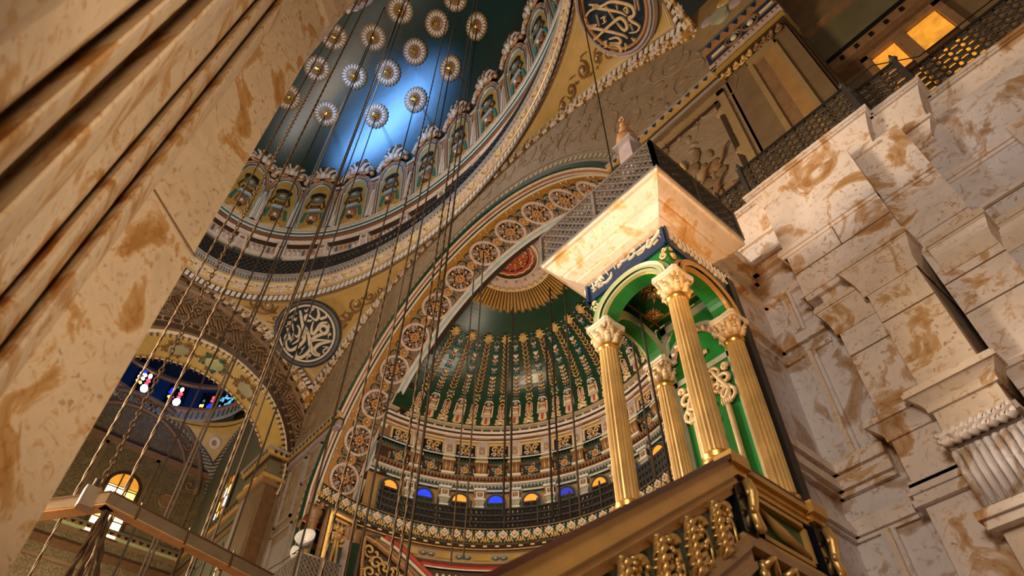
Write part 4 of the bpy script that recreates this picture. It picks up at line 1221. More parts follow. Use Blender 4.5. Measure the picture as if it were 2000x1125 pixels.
# vault bands under the frieze
mb = MB()
prof = [(5.62, 11.74, None), (5.66, 11.70, 'umber'), (5.66, 11.38, 'panel_tan'), (5.62, 11.36, 'gold_paint'), (5.62, 11.30, 'dark_brown'), (5.68, 11.28, 'red'), (5.68, 11.20, 'red'), (5.64, 11.18, 'cream'), (5.64, 11.14, 'cream'), (5.7, 11.12, 'black'), (5.7, 10.78, 'dark_brown'), (5.62, 10.76, 'copper'), (5.62, 10.64, 'copper'), (5.7, 10.62, 'gold_cream'), (5.72, 9.6, 'green'), (5.72, 8.0, 'green_deep')]
mb.sweep(C2, prof, 40, 198, 100)
for i in range(90):
    t = 8 + i * 164 / 89
    o, u, v, n = Cframe(t, 5.7, 10.95); M = frame(o, u, v, n); mb.prism([(-.05, 0), (0, -.06), (.05, 0), (0, .06)], 0, .03, 'gold_cream', M)
    if i % 3 == 0:
        o, u, v, n = Cframe(t, 5.66, 11.54); M = frame(o, u, v, n)
        if i % 6 == 0: mb.box((-.26, -.08, 0), (.26, .08, .03), 'ochre_panel', M)
        else:
            for sx in (1, -1): mb.blob((sx * .12, 0, .02), (.12, .07, .04), 'slate', M, 7, 4); mb.blob((sx * .12, 0, .05), (.07, .03, .03), 'sky_blue', M, 6, 3)
    o, u, v, n = Cframe(t, 5.63, 10.7); M = frame(o, u, v, n); mb.blob((0, 0, .02), (.04, .06, .04), 'pinkish', M, 5, 3)
R = random.Random(12)
for i in range(40):
    t = 20 + i * 3.6
    o, u, v, n = Cframe(t, 5.72, 10.3); M = frame(o, u, v, n)
    mb.tube([(-.1, -.1, .02), (-.05, .12, .03), (0, -.08, .03), (.06, .14, .03), (.12, -.06, .02)], .022, 'cream', 4, M)
    mb.blob((R.uniform(-.1, .1), .22, .02), (.04, .04, .03), 'cream', M, 5, 3)
struct(mb.build('trim_6'))
# moulded spandrel in the corner under the frieze, edged with gilt beads and a red line
def chit(u, v, r):
    w = ray(u, v); ox, oy = CAM.x - XC, CAM.y - SY; a = w.x * w.x + w.y * w.y; b = ox * w.x + oy * w.y; c = ox * ox + oy * oy - r * r
    return CAM + w * ((-b + math.sqrt(b * b - a * c)) / a)
mb = MB()
left = [(690, 1040), (690, 1085), (690, 1150)]; rededge = [(752, 1048), (782, 1068), (812, 1097), (840, 1124), (872, 1160)]
bead = [(704, 1150), (707, 1095), (713, 1047), (735, 1060), (762, 1082), (792, 1110), (825, 1150)]
def pl(L_, k):
    k *= len(L_) - 1; i = min(len(L_) - 2, int(k)); f = k - i; return (L_[i][0] * (1 - f) + L_[i + 1][0] * f, L_[i][1] * (1 - f) + L_[i + 1][1] * f)
mb.grid(lambda a, b: chit(*[p * (1 - a) + q * a for p, q in zip(pl(left, b), pl(rededge, b))], 5.56), 10, 12, 'dark_brown', False)
for off, r_, m in ((0, .075, 'red'), (-9, .05, 'cream'), (-20, .07, 'umber'), (-30, .05, 'dark_brown')):
    mb.tube([chit(p[0] + off, p[1] + off * -.3, 5.53) for p in [pl(rededge, k / 16) for k in range(17)]], r_, m, 6)
for off, r_, m in ((0, .06, 'gold'), (5, .04, 'umber')):
    mb.tube([chit(p[0] - off * .2, p[1] + off, 5.50) for p in bead], r_, m, 6)
for k in range(60): mb.blob(chit(*pl(bead, k / 59), 5.46), (.05, .05, .05), 'copper', None, 6, 4)
R = random.Random(8)
for (px, py) in ((722, 1075), (735, 1100), (752, 1110), (722, 1118), (770, 1122)):
    o = chit(px, py, 5.5); nn = V((XC - o.x, SY - o.y, 0)).normalized(); M = frame(o, V((0, 0, 1)).cross(nn), V((0, 0, 1)), nn)
    p = spiral(0, 0, .22, 1.3, 1 if px % 2 else -1, px); mb.tube(p, taper(len(p), .045, .5, .4), 'gold_paint', 5, M)
    for j in range(3): mb.blob((.22 * math.cos(j * 2), .22 * math.sin(j * 2.2), .02), (.08, .04, .04), 'gold_paint', M @ Rz(j), 6, 3)
struct(mb.build('trim_7'))
# carved green panels at the foot of the great arch, each in a gilt frame
def green_panel(M, w, h, label, seed):
    t = thing('carved_relief', label, 'panel', M, None)
    mb = MB(); mb.box((-w, -h, 0), (w, h, .05), 'green_dark'); mb.build('field', t)
    mb = MB()
    for d, m, q in ((0, 'umber', .12), (.1, 'gold', .16), (.2, 'copper', .1)):
        for lo, hi in (((-w - .16 + d, -h - .16 + d), (-w - .08 + d, h + .16 - d)), ((w + .08 - d, -h - .16 + d), (w + .16 - d, h + .16 - d)), ((-w - .16 + d, -h - .16 + d), (w + .16 - d, -h - .08 + d)), ((-w - .16 + d, h + .08 - d), (w + .16 - d, h + .16 - d))):
            mb.box((lo[0], lo[1], 0), (hi[0], hi[1], q), m)
    mb.build('frame', t)
    mb = MB(); scrollwork(mb, 2 * w, 2 * h, 'gold_paint', T(0, 0, .05), .05, seed); mb.blob((0, h * .5, .08), (w * .5, h * .16, .1), 'copper'); mb.build('foliage', t)
    mb = MB(); p = [(w * .7 * math.sin(a), -h * .3 - h * .25 * math.cos(a), .1) for a in [-1.5 + k * .3 for k in range(11)]]; mb.tube(p, .06, 'teal', 5)
    for q in p: mb.blob((q[0], q[1], .12), (.05, .05, .05), 'gold_cream', None, 5, 3)
    mb.build('swag', t)
    return t
FW = lambda x, y, z: frame(V((x, y, z)), V((1, 0, 0)), V((0, 0, 1)), V((0, -1, 0)))
def Mchit(u, v, r, z=None):
    o = chit(u, v, r)
    if z is not None: o.z = z
    nn = V((XC - o.x, SY - o.y, 0)).normalized(); return frame(o, V((0, 0, 1)).cross(nn), V((0, 0, 1)), nn)
green_panel(Mchit(648, 1085, 5.5), .36, 1.05, 'narrow green carved panel in gilt frame under the left end of the diamond frieze', 1)
for i, (px, py, m) in enumerate(((606, 1040, 'umber'), (690, 1075, 'green_dark'), (676, 1065, 'lilac'))):
    o = chit(px, py, 5.45)
    t = thing('engaged_column', ('brown reeded half column left of the green carved panel', 'dark green half column right of the green carved panel', 'slim mauve half column beside the dark green one')[i], 'column', T(o.x, o.y, 8.0))
    mb = MB(); mb.lathe([(.12, 0), (.12, 3.1)], m, 14, None, True, 1, .1); mb.build('shaft', t)
    mb = MB(); mb.lathe([(.12, 3.1), (.16, 3.16), (.13, 3.22), (.2, 3.4), (.2, 3.46)], 'umber', 14); mb.build('capital', t)
# corner scroll where the frieze dies into the wall
t = thing('frieze_bracket', 'carved gilt bracket carrying the left end of the diamond frieze', 'bracket', T(-16.7, 6.95, 11.55))
mb = MB()
for k in range(5): p = [(q[0] - .5 + k * .28, -.08, q[1] * .8) for q in spiral(0, -.02, .16, 1.2, 1 if k % 2 else -1, k)]; mb.tube(p, .05, 'umber', 5)
mb.build('scrolls', t)
# wall left of the great arch: impost cornice, framed panels
mb = MB()
for z0, z1, p, m in ((15.46, 15.52, .16, 'silver'), (15.30, 15.46, .13, 'gold_paint'), (15.22, 15.30, .06, 'dark_brown'), (15.0, 15.22, .05, 'wall_grey'), (14.92, 15.0, .1, 'lilac')):
    mb.box((XW - .02, YA - p, z0), (XC - RA * .86, YA + .1, z1), m); mb.box((XC + RA * .86, YA - p, z0 + .05), (XE + .0, YA + .1, z1 + .05), m if m != 'lilac' else 'wall_brown')
for k in range(14): mb.prism([(-.06, .06), (.06, .06), (0, -.05)], 0, .02, 'black', FW(XW + .1 + k * .235, YA - .131, 15.38))
for k in range(13): mb.prism([(-.06, .06), (.06, .06), (0, -.05)], 0, .02, 'navy', FW(XC + RA * .9 + k * .24, YA - .131, 15.43))
for (x0, x1, z0, z1) in ((-20.0, -18.9, 12.6, 14.75), (-20.0, -18.6, 9.4, 12.3), (-18.75, -17.9, 13.6, 14.8)):
    for lo, hi in (((x0, z0), (x0 + .08, z1)), ((x1 - .08, z0), (x1, z1)), ((x0, z0), (x1, z0 + .08)), ((x0, z1 - .08), (x1, z1))):
        mb.box((lo[0], YA - .07, lo[1]), (hi[0], YA + .05, hi[1]), 'wall_grey')
struct(mb.build('trim_9'))
# ---------------------------------------------------------------- minbar (pulpit)
mn = thing('minbar', 'green and gilt pulpit with fluted columns under a glowing stone canopy beside the marble wall', 'pulpit', T(-2.335, 3.755, 0))
CXc, CYc = -2.335, 3.755                    # centre of the platform
HX, HY = .385, .375                         # half spacing of the columns
def L(M): return M
ZB, ZT = 4.08, 5.92
def column(px, py, name_label=None):
    c = thing('column', '', '', T(px, py, 0)); del c['category']; del c['label']; c.parent = mn
    mb = MB(); mb.lathe([(.108, ZB - .02), (.108, ZB + .03), (.098, ZB + .05), (.104, ZB + .08), (.09, ZB + .10)], 'gold', 24); mb.build('base', c)
    mb = MB()
    n = 36; prof = [(.086, ZB + .1), (.087, ZB + .7), (.079, ZT - .27)]
    mb.lathe(prof, 'gold_paint', n, None, False, 1, .10); mb.lathe([(.084, ZT - .29), (.092, ZT - .27), (.092, ZT - .25), (.082, ZT - .23)], 'gold', 20); mb.build('shaft', c)
    mb = MB(); mb.lathe([(.078, ZT - .24), (.085, ZT - .1), (.11, ZT - .05)], 'gold_cream', 16)
    for k in range(8):
        m = Rz(k * PI / 4)
        mb.tube([(.08, 0, ZT - .23), (.10, 0, ZT - .17), (.125, 0, ZT - .155), (.13, 0, ZT - .175)], [.03, .034, .026, .015], 'gold_cream', 5, m)
        m = Rz(k * PI / 4 + PI / 8)
        mb.tube([(.082, 0, ZT - .2), (.10, 0, ZT - .12), (.13, 0, ZT - .085), (.138, 0, ZT - .105)], [.026, .03, .024, .014], 'gold_cream', 5, m)
        if k % 2: 
            for sgn in (1, -1):
                p = [(.115 + q[0] * .7, sgn * .022 + q[0] * .2, ZT - .055 + q[1]) for q in spiral(0, 0, .035, 1.2, sgn, 0, 8)]; mb.tube(p, .013, 'gold_cream', 4, Rz(k * PI / 4))
    mb.build('capital_leaves', c)
    mb = MB()
    for (w, z0, z1) in ((.122, ZT - .055, ZT - .035), (.132, ZT - .035, ZT)):
        pts = []
        for q in range(4):
            for s in (-.9, -.45, 0, .45, .9):
                a = q * PI / 2 + s * PI / 4; rr = w * (1.0 + .22 * abs(s)) ; pts.append((rr * math.cos(a) if True else 0, rr * math.sin(a)))
        mb.prism([(w, -w * .82), (w * .92, 0), (w, w * .82), (w * .82, w), (0, w * .92), (-w * .82, w), (-w, w * .82), (-w * .92, 0), (-w, -w * .82), (-w * .82, -w), (0, -w * .92), (w * .82, -w)], z0, z1, 'marble_cap')
    mb.build('abacus', c)
for sx, sy in ((1, -1), (-1, -1), (1, 1), (-1, 1)): column(sx * HX, sy * HY)
# arches between the columns
AZ = ZT
def arch_band(mb, M, w, thick, zs, rin, rout, front, soffit, edge, top):
    # M: local x along the opening, y up, z outwards; opening half width rin, sits at y=0
    n = 20
    P = [(math.cos(PI * k / n), .80 * math.sin(PI * k / n)) for k in range(n + 1)]
    def ring(r0, z0, r1, z1, m):
        vs = [(r0 * c, r0 * s, z0) for c, s in P] + [(r1 * c, r1 * s, z1) for c, s in P]
        mb.add(vs, [(i, i + 1, n + 2 + i, n + 1 + i) for i in range(n)], m, False, M)
    ring(rin, -thick, rin, 0, soffit); ring(rin, 0, rin + .012, .0, edge)
    b = (rout - rin - .012) / 4; r = rin + .012
    for k, (d0, d1) in enumerate(((.03, .03), (.05, .05), (.045, .06), (.03, .02))):
        ring(r, d0, r + b, d1, front); 
        if k == 0: ring(r, 0, r, d0, front)
        r += b
    ring(rout, .02, rout, -thick, front); ring(rin, -thick, rout, -thick, front)
    # wall above
    vs = []
    for c, s in P:
        vs.append((rout * c * .98, rout * s * .98, 0))
    tp = [(w * (1 - 2 * k / n), top, 0) for k in range(n + 1)]
    mb.add(vs + tp, [(i, i + 1, n + 2 + i, n + 1 + i) for i in range(n)], 'green', False, M)
TOPA = 6.50 - AZ
sides = []
for key, ang, half, off, fm in (('front', 0, HX, HY, 'green_pale'), ('side', PI / 2, HY, HX, 'gold_wood'), ('far', -PI / 2, HY, HX, 'green_pale')):
    M = Rz(ang) @ frame(V((0, -off - .06, AZ)), V((1, 0, 0)), V((0, 0, 1)), V((0, -1, 0)))
    mb = MB()
    arch_band(mb, M, half + .1, .14, 0, half - .075, half + .06, fm, 'green', 'gold', TOPA)
    for sx in (1, -1): # little scroll in the spandrel
        p = [(sx * (half + .02) + q[0], .24 + q[1], .012) for q in spiral(0, 0, .045, 1.3, sx, 1.2, 9)]; mb.tube(p, .012, 'gold_cream', 4, M)
        p = [(sx * (half + .035) + q[0], .31 + q[1], .012) for q in spiral(0, 0, .028, 1.2, -sx, 0, 8)]; mb.tube(p, .01, 'gold_cream', 4, M)
    mb.build('arch', mn)
    # inner face
    sides.append((M, half))
# calligraphy frieze
def frieze(M, half, strokes):
    f = thing('frieze', '', '', M); del f['category']; del f['label']; f.parent = mn
    mb = MB(); mb.box((-half - .11, TOPA - .235, .002), (half + .11, TOPA + .03, .03), 'navy')
    mb.build('band', f)
    mb = MB()
    for pts, w in strokes:
        stroke(mb, pts, w, 'cream', T(0, 0, .03), .018, 4)
    mb.build('lettering', f)
CAL3 = [(60,915, 85,1000, 50,1005), (100,930, 150,895, 112,965, 175,955), (150,760, 230,860, 130,842, 220,930, 150,1000), (200,910, 260,920, 335,835, 342,770), (240,735, 340,690, 262,742, 300,810), (322,650, 312,720), (372,610, 395,720), (430,680, 480,640, 432,710), (470,622, 520,600, 598,540, 590,512), (575,560, 520,600), (622,410, 640,470, 680,440, 652,425), (690,480, 650,540, 592,592), (690,500, 760,450, 860,360, 890,300, 852,330), (742,310, 770,390), (800,250, 828,330), (860,352, 800,462), (720,522, 800,470), (900,300, 862,400, 905,388, 942,310, 1040,190, 1028,168, 960,270, 912,300), (1000,110, 1020,152, 962,190), (952,370, 1022,290), (70,1060, 118,1010), (120,985, 200,905), (700,345, 690,365), (1045,240, 1060,260), (560,470, 575,490), (410,645, 420,655), (210,775, 205,785), (880,225, 870,240), (240,760, 300,700)]
strokes = []
Mf = T(-0, 0, 0) @ T(CXc, CYc, 0) @ sides[0][0]
of = V((Mf[0][3], Mf[1][3], Mf[2][3])); Mi = Mf.inverted()
for s in CAL3:
    pts = []
    for k in range(0, len(s), 2):
        P = Mi @ onplane(1150 + s[k] / 7.5, 430 + s[k + 1] / 7.5, of + V((0, -.03, 0)), V((0, 1, 0))); pts.append((P.x, max(TOPA - .225, min(TOPA + .02, P.y)), 0))
    strokes.append((pts, .0085))
frieze(sides[0][0], HX, strokes)
R = random.Random(2); st2 = []
for k in range(16):
    x = -.42 + k * .055; y = TOPA - .18 + R.uniform(0, .04)
    st2.append(([(x, y + .1, 0), (x + .03, y + .02, 0), (x + .07, y + .05, 0), (x + .05, y + .15, 0)], .008))
frieze(sides[1][0], HY, st2); frieze(sides[2][0], HY, st2)
# ceiling of the canopy
mb = MB(); mb.box((-HX - .03, -HY - .03, 6.42), (HX + .03, HY + .03, 6.48), 'green_deep'); mb.build('ceiling_panel', mn)
mb = MB()
for d in (.33, .0):
    for lo, hi in (((-HX, -HY + d * .0 + .02, 6.405), (HX, -HY + .035, 6.425)),): pass
for y in (-HY + .06, HY - .06): mb.box((-HX, y - .008, 6.405), (HX, y + .008, 6.425), 'gold')
for x in (-HX + .06, HX - .06): mb.box((x - .008, -HY, 6.405), (x + .008, HY, 6.425), 'gold')
mb.build('ceiling_moulding', mn)
for (x, y, s) in ((-.02, -.02, .15), (.26, .22, .085), (-.26, .22, .085), (-.26, -.24, .085), (.26, -.24, .085)):
    mb = MB(); m = T(x, y, 6.42) @ Rx(PI) @ Rz(PI / 4)
    mb.prism(star_pts(s, 14, .72), 0, .012, 'umber', m)
    for k in range(4): mb.prism([(0, -s * .25), (s * 1.25, 0), (0, s * .25)], .0, .015, 'gold_wood', m @ Rz(k * PI / 2))
    for k in range(8): mb.blob((s * .55, 0, .015), (s * .3, s * .12, .012), 'gold', m @ Rz(k * PI / 4), 6, 3)
    mb.blob((0, 0, .02), (s * .22, s * .22, .02), 'gold', m, 8, 4); mb.build('ceiling_rosette', mn)
# back panel with painted vases
bpn = thing('back_panel', '', '', frame(V((0, HY + .03, 0)), V((1, 0, 0)), V((0, 0, 1)), V((0, -1, 0)))); del bpn['category']; del bpn['label']; bpn.parent = mn
mb = MB(); mb.box((-HX, ZB - .2, -.06), (HX, 6.40, 0), 'green'); mb.build('board', bpn)
mb = MB()
for lo, hi in (((-.33, ZB), (-.27, 6.36)), ((.27, ZB), (.33, 6.36)), ((-.3, 5.60), (.3, 5.66)), ((-.33, 6.28), (.33, 6.36))): mb.box((lo[0], lo[1], 0), (hi[0], hi[1], .014), 'sage')
n = 16
for r0, r1, m, h in ((.27, .33, 'sage', .014), (.21, .27, 'copper', .03)):
    vs = [(r0 * math.cos(PI * k / n), 5.84 + r0 * math.sin(PI * k / n), h) for k in range(n + 1)] + [(r1 * math.cos(PI * k / n), 5.84 + r1 * math.sin(PI * k / n), h) for k in range(n + 1)]
    mb.add(vs, [(i, i + 1, n + 2 + i, n + 1 + i) for i in range(n)], m)
for k in range(9): 
    a = PI * (k + .5) / 9; mb.tube([(.22 * math.cos(a), 5.84 + .22 * math.sin(a), .03), (.26 * math.cos(a + .12), 5.84 + .26 * math.sin(a + .12), .04)], .022, 'pinkish', 5)
for sx in (1, -1):
    for q in (0, .02): 
        pts = [(sx * (.35 - q), 6.05 + q), (sx * (.35 - q), 6.24 - q), (sx * (.2 + 2 * q), 6.24 - q)]
        mb.tube([(x, y, .01) for x, y in pts + [pts[0]]], .006, 'gold_cream' if q else 'green_pale', 4)
mb.build('border', bpn)
mb = MB()
for dx, dy, a in ((-.08, .02, .5), (.08, .02, -.5), (0, .05, 0)):
    for k in range(5):
        b = a - .8 + k * .4; mb.blob((dx + .045 * math.sin(b), 5.73 + dy + .045 * math.cos(b), .01), (.012, .034, .01), 'gold_cream', None, 6, 3)
mb.build('leaf_sprig', bpn)
for sx in (1, -1):
    mb = MB(); Mv = T(sx * .165, 0, 0)
    mb.tube([(0, ZB + .38, .03), (0, ZB + 1.05, .03)], .024, 'gold_cream', 8, Mv)
    for k in range(5): mb.blob((.02 * (k - 2), ZB + 1.1, .03), (.018, .05, .02), 'gold_cream', Mv, 6, 3)
    mb.tube([(q[0] + sx * .0, q[1] + ZB + .16, .03) for q in spiral(0, 0, .085, 1.4, sx, 1.2, 14)], taper(15, .028, .8, .4), 'gold_cream', 6, Mv)
    mb.tube([(0, ZB + .4, .03), (-sx * .05, ZB + .33, .03), (-sx * .085, ZB + .37, .03), (-sx * .07, ZB + .44, .03), (-sx * .045, ZB + .42, .03)], [.022, .026, .024, .02, .014], 'gold_cream', 6, Mv)
    mb.tube([(0, ZB + .38, .03), (sx * .03, ZB + .28, .03), (-sx * .02, ZB + .18, .03), (-sx * .08, ZB + .12, .03), (-sx * .12, ZB + .2, .03)], [.024, .03, .035, .03, .012], 'gold_cream', 6, Mv)
    mb.tube([(sx * .06, ZB + .1, .03), (sx * .08, ZB, .03), (sx * .06, ZB - .04, .03)], .02, 'gold_cream', 6, Mv)
    mb.build('painted_stem', bpn)
    mb = MB()
    for (x, y, r_, d) in ((sx * .02, ZB + 1.16, .085, 1), (sx * .035, ZB + 1.31, .085, -1), (-sx * .06, ZB + 1.42, .07, 1), (-sx * .05, ZB + 1.27, .05, -1), (-sx * .12, ZB + 1.34, .045, 1), (sx * .07, ZB + 1.43, .035, -1)):
        p = [(q[0] + x, q[1] + y, .03) for q in spiral(0, 0, r_, 1.35, d * sx, -1.2, 12)]; mb.tube(p, taper(len(p), .022, .7, .4), 'gold_cream', 5, Mv)
    for k in range(6): mb.blob((-sx * (.02 + .025 * k), ZB + 1.2 + .015 * k, .03), (.012, .035, .014), 'gold_cream', Mv, 6, 3)
    mb.tube([(0, ZB + 1.12, .03), (sx * .05, ZB + 1.2, .03), (0, ZB + 1.3, .03), (-sx * .06, ZB + 1.45, .03), (-sx * .13, ZB + 1.49, .03)], [.026, .024, .024, .02, .01], 'gold_cream', 6, Mv)
    mb.build('scroll_flower', bpn)
mb = MB()
for k, z in enumerate((1.15, 1.0, .82, .62)):
    mb.blob((0, ZB + z, .02), (.05 - .006 * k, .045, .02), 'copper' if k < 2 else 'gold_cream')
for z in (.56, .52, .48): mb.box((-.06, ZB + z, 0), (.06, ZB + z + .015, .02), 'gold_cream')
mb.build('painted_urn', bpn)
mb = MB(); mb.box((HX + .02, HY + .02, ZB - .15), (HX + .115, HY + .12, 6.45), 'black'); mb.build('gap_shade_strip', mn)  # black upright standing in for the shaded gap behind the pulpit
# stone canopy
can = thing('canopy', '', '', T(0, 0, 0)); del can['category']; del can['label']; can.parent = mn
rings = [(6.475, .44, .43), (6.49, .47, .46), (6.505, .50, .49), (6.52, .50, .49), (6.54, .53, .52), (6.575, .58, .57), (6.60, .585, .575), (6.61, .605, .595), (6.66, .65, .64), (6.72, .69, .68), (6.735, .70, .69), (6.74, .725, .715), (6.775, .73, .72)]
mb = MB()
def rect(z, hx, hy): return [(-hx, -hy - .04, z), (hx + .02, -hy - .04, z), (hx + .02, hy - .30, z), (-hx, hy - .30, z)]
rings = [(z, a + .005, b + .04) for z, a, b in rings]
vs = []
for z, a, b in rings: vs += rect(z, a, b)
mb.add(vs, [(i * 4 + k, i * 4 + (k + 1) % 4, i * 4 + 4 + (k + 1) % 4, i * 4 + 4 + k) for i in range(len(rings) - 1) for k in range(4)] + [tuple(range((len(rings) - 1) * 4, len(rings) * 4)), (3, 2, 1, 0)], 'onyx')
mb.build('cornice', can)
zt = 6.775; hx, hy0, hy1 = .73, -.79, .44
mb = MB(); mb.box((-hx - .015, hy0 - .015, zt), (hx + .035, hy1, zt + .03), 'silver'); mb.build('coping', can)
# pierced parapet
GZ0, GZ1 = zt + .03, zt + .46
def lattice_panel(name, p0, p1, z0, z1, parent, mat_, cell=.07, r_=.006, posts=(0, .5, 1), mp_='lattice_grey'):
    f = thing(name, '', '', T(0, 0, 0)); del f['category']; del f['label']; f.parent = parent
    p0, p1 = V(p0), V(p1); d = (p1 - p0); Ln = d.length; d.normalize(); nx = max(2, int(Ln / cell)); nz = max(2, int((z1 - z0) / cell))
    cx, cz = Ln / nx, (z1 - z0) / nz
    P = lambda a, z: p0 + d * a + V((0, 0, z))
    mb = MB()
    for i in range(nx):
        for j in range(nz):
            a, z = i * cx, z0 + j * cz; k = (i + j) % 2
            q = (P(a, z), P(a + cx, z + cz)) if k else (P(a + cx, z), P(a, z + cz))
            mb.tube(q, r_, mat_, 4, None, 1, None, False, False)
            mb.tube((P(a + cx / 2, z), P(a + (.8 if k else .2) * cx, z + cz)), r_ * .8, mat_, 4, None, 1, None, False, False)
            mb.tube((P(a, z + cz * .5), P(a + cx, z + cz * (.15 if k else .85))), r_ * .8, mat_, 4, None, 1, None, False, False)
    mb.build('grille', f)
    mb = MB()
    for z in (z0, z1): mb.tube((P(0, z), P(Ln, z)), r_ * 3, mp_, 4, None, 1, None, False)
    for q in posts: mb.tube((P(q * Ln, z0), P(q * Ln, z1)), r_ * 3.4, mp_, 4, None, 1, None, False)
    mb.build('frame', f)
    return f
lattice_panel('parapet', (-hx, hy0, 0), (hx + .02, hy0, 0), GZ0, GZ1, mn, 'lattice_grey', .05, .0075)
lattice_panel('parapet', (hx + .02, hy0, 0), (hx + .02, hy1, 0), GZ0, GZ1, mn, 'iron_dark', .05, .0075, (0, .5, 1), 'lattice_dark')  # darker metal than the front: shade of this side put into the colour
mb = MB(); mb.box((-hx + .05, hy0 + .05, GZ0), (hx - .03, hy1, GZ0 + .30), 'iron_dark'); mb.build('roof_box', mn)
# finial on its pedestal
fin = thing('finial', '', '', T(.355, -.52, .36)); del fin['category']; del fin['label']; fin.parent = mn
mb = MB()
mb.prism([(-.10, -.10), (.10, -.10), (.10, .10), (-.10, .10)], GZ0 - .1, 7.58, 'lilac', None, None, .25); mb.box((-.12, -.12, 7.58), (.12, .12, 7.62), 'silver'); mb.build('pedestal', fin)
mb = MB(); mb.lathe([(.05, 7.62), (.09, 7.66), (.118, 7.74), (.10, 7.83), (.05, 7.88), (.035, 7.90), (.05, 7.93), (.065, 7.97), (.045, 8.02), (.028, 8.04), (.04, 8.07), (.045, 8.1), (.025, 8.14), (.015, 8.18)], 'copper', 16)
mb.tube([(.015, 0, 8.16), (.03, 0, 8.22), (.0, 0, 8.28), (-.03, 0, 8.24)], .016, 'copper', 5); mb.build('turned_bulbs', fin)
# platform cornice and side wall (east side, x = +)
plat = thing('platform', '', '', T(0, 0, 0)); del plat['category']; del plat['label']; plat.parent = mn
XO = .47                                    # outer face of the rail
def stackx(mb, y0, y1, lst, x=XO):
    for (z0, z1, p, m) in lst: mb.box((-.55, y0 - p * .5, z0), (x + p, y1 + p, z1), m)
mb = MB(); stackx(mb, -.47, .50, ((4.05, 4.08, .05, 'mahogany'), (4.01, 4.05, .055, 'gold_wood'), (3.97, 4.01, .03, 'gold'), (3.93, 3.97, .015, 'gold_wood'), (3.60, 3.93, -.02, 'green_deep'), (3.56, 3.60, .02, 'gold_wood'), (3.50, 3.56, .035, 'stair_wood'), (3.1, 3.5, -.03, 'green_deep'), (3.0, 3.1, .03, 'stair_wood'), (2.0, 3.0, -.02, 'green_dark')))
mb.build('cornice', plat)
for y in (-.42, .43):
    mb = MB(); mb.box((XO - .04, y - .09, 4.0), (XO + .09, y + .09, 4.085), 'gold_wood'); mb.box((XO - .04, y - .07, 3.95), (XO + .06, y + .07, 4.0), 'gold'); mb.box((XO - .04, y - .065, 3.58), (XO + .035, y + .065, 3.95), 'black_gloss')
    mb.build('pedestal', plat)
    mb = MB(); mb.tube([(XO + .06, y + .05, 3.93), (XO + .075, y + .055, 3.84), (XO + .05, y + .055, 3.72), (XO + .07, y + .05, 3.6)], [.03, .036, .028, .03], 'gold_bright', 7)
    for k in range(6): mb.blob((XO + .065, y + .03 + .03 * (k % 2), 3.62 + .055 * k), (.02, .03, .03), 'gold_bright', None, 6, 3)
    mb.build('gilt_scroll', plat)
mb = MB()
for lo, hi in (((-.28, 3.62), (-.25, 3.91)), ((.27, 3.62), (.30, 3.91)), ((-.28, 3.62), (.3, 3.65)), ((-.28, 3.88), (.3, 3.91))): mb.box((XO - .03, lo[0], lo[1]), (XO + .015, hi[0], hi[1]), 'gold_wood')
mb.tube([(XO, -.2, 3.84), (XO, 0, 3.74), (XO, .24, 3.68)], [.012, .04, .02], 'gold_wood', 6); mb.build('side_panel_frame', plat)
mb = MB(); R = random.Random(8)
for y in (-.3, -.1, .12, .34):
    for k in range(6): mb.blob((XO + .0, y + R.uniform(-.05, .05), 3.16 + .055 * k), (.03, .04, .04), 'gold_bright', None, 6, 4)
    mb.tube([(XO + .02, y - .05, 3.42), (XO + .05, y, 3.47), (XO + .02, y + .05, 3.40)], .025, 'gold_bright', 6)
mb.build('gilt_leaves', plat)
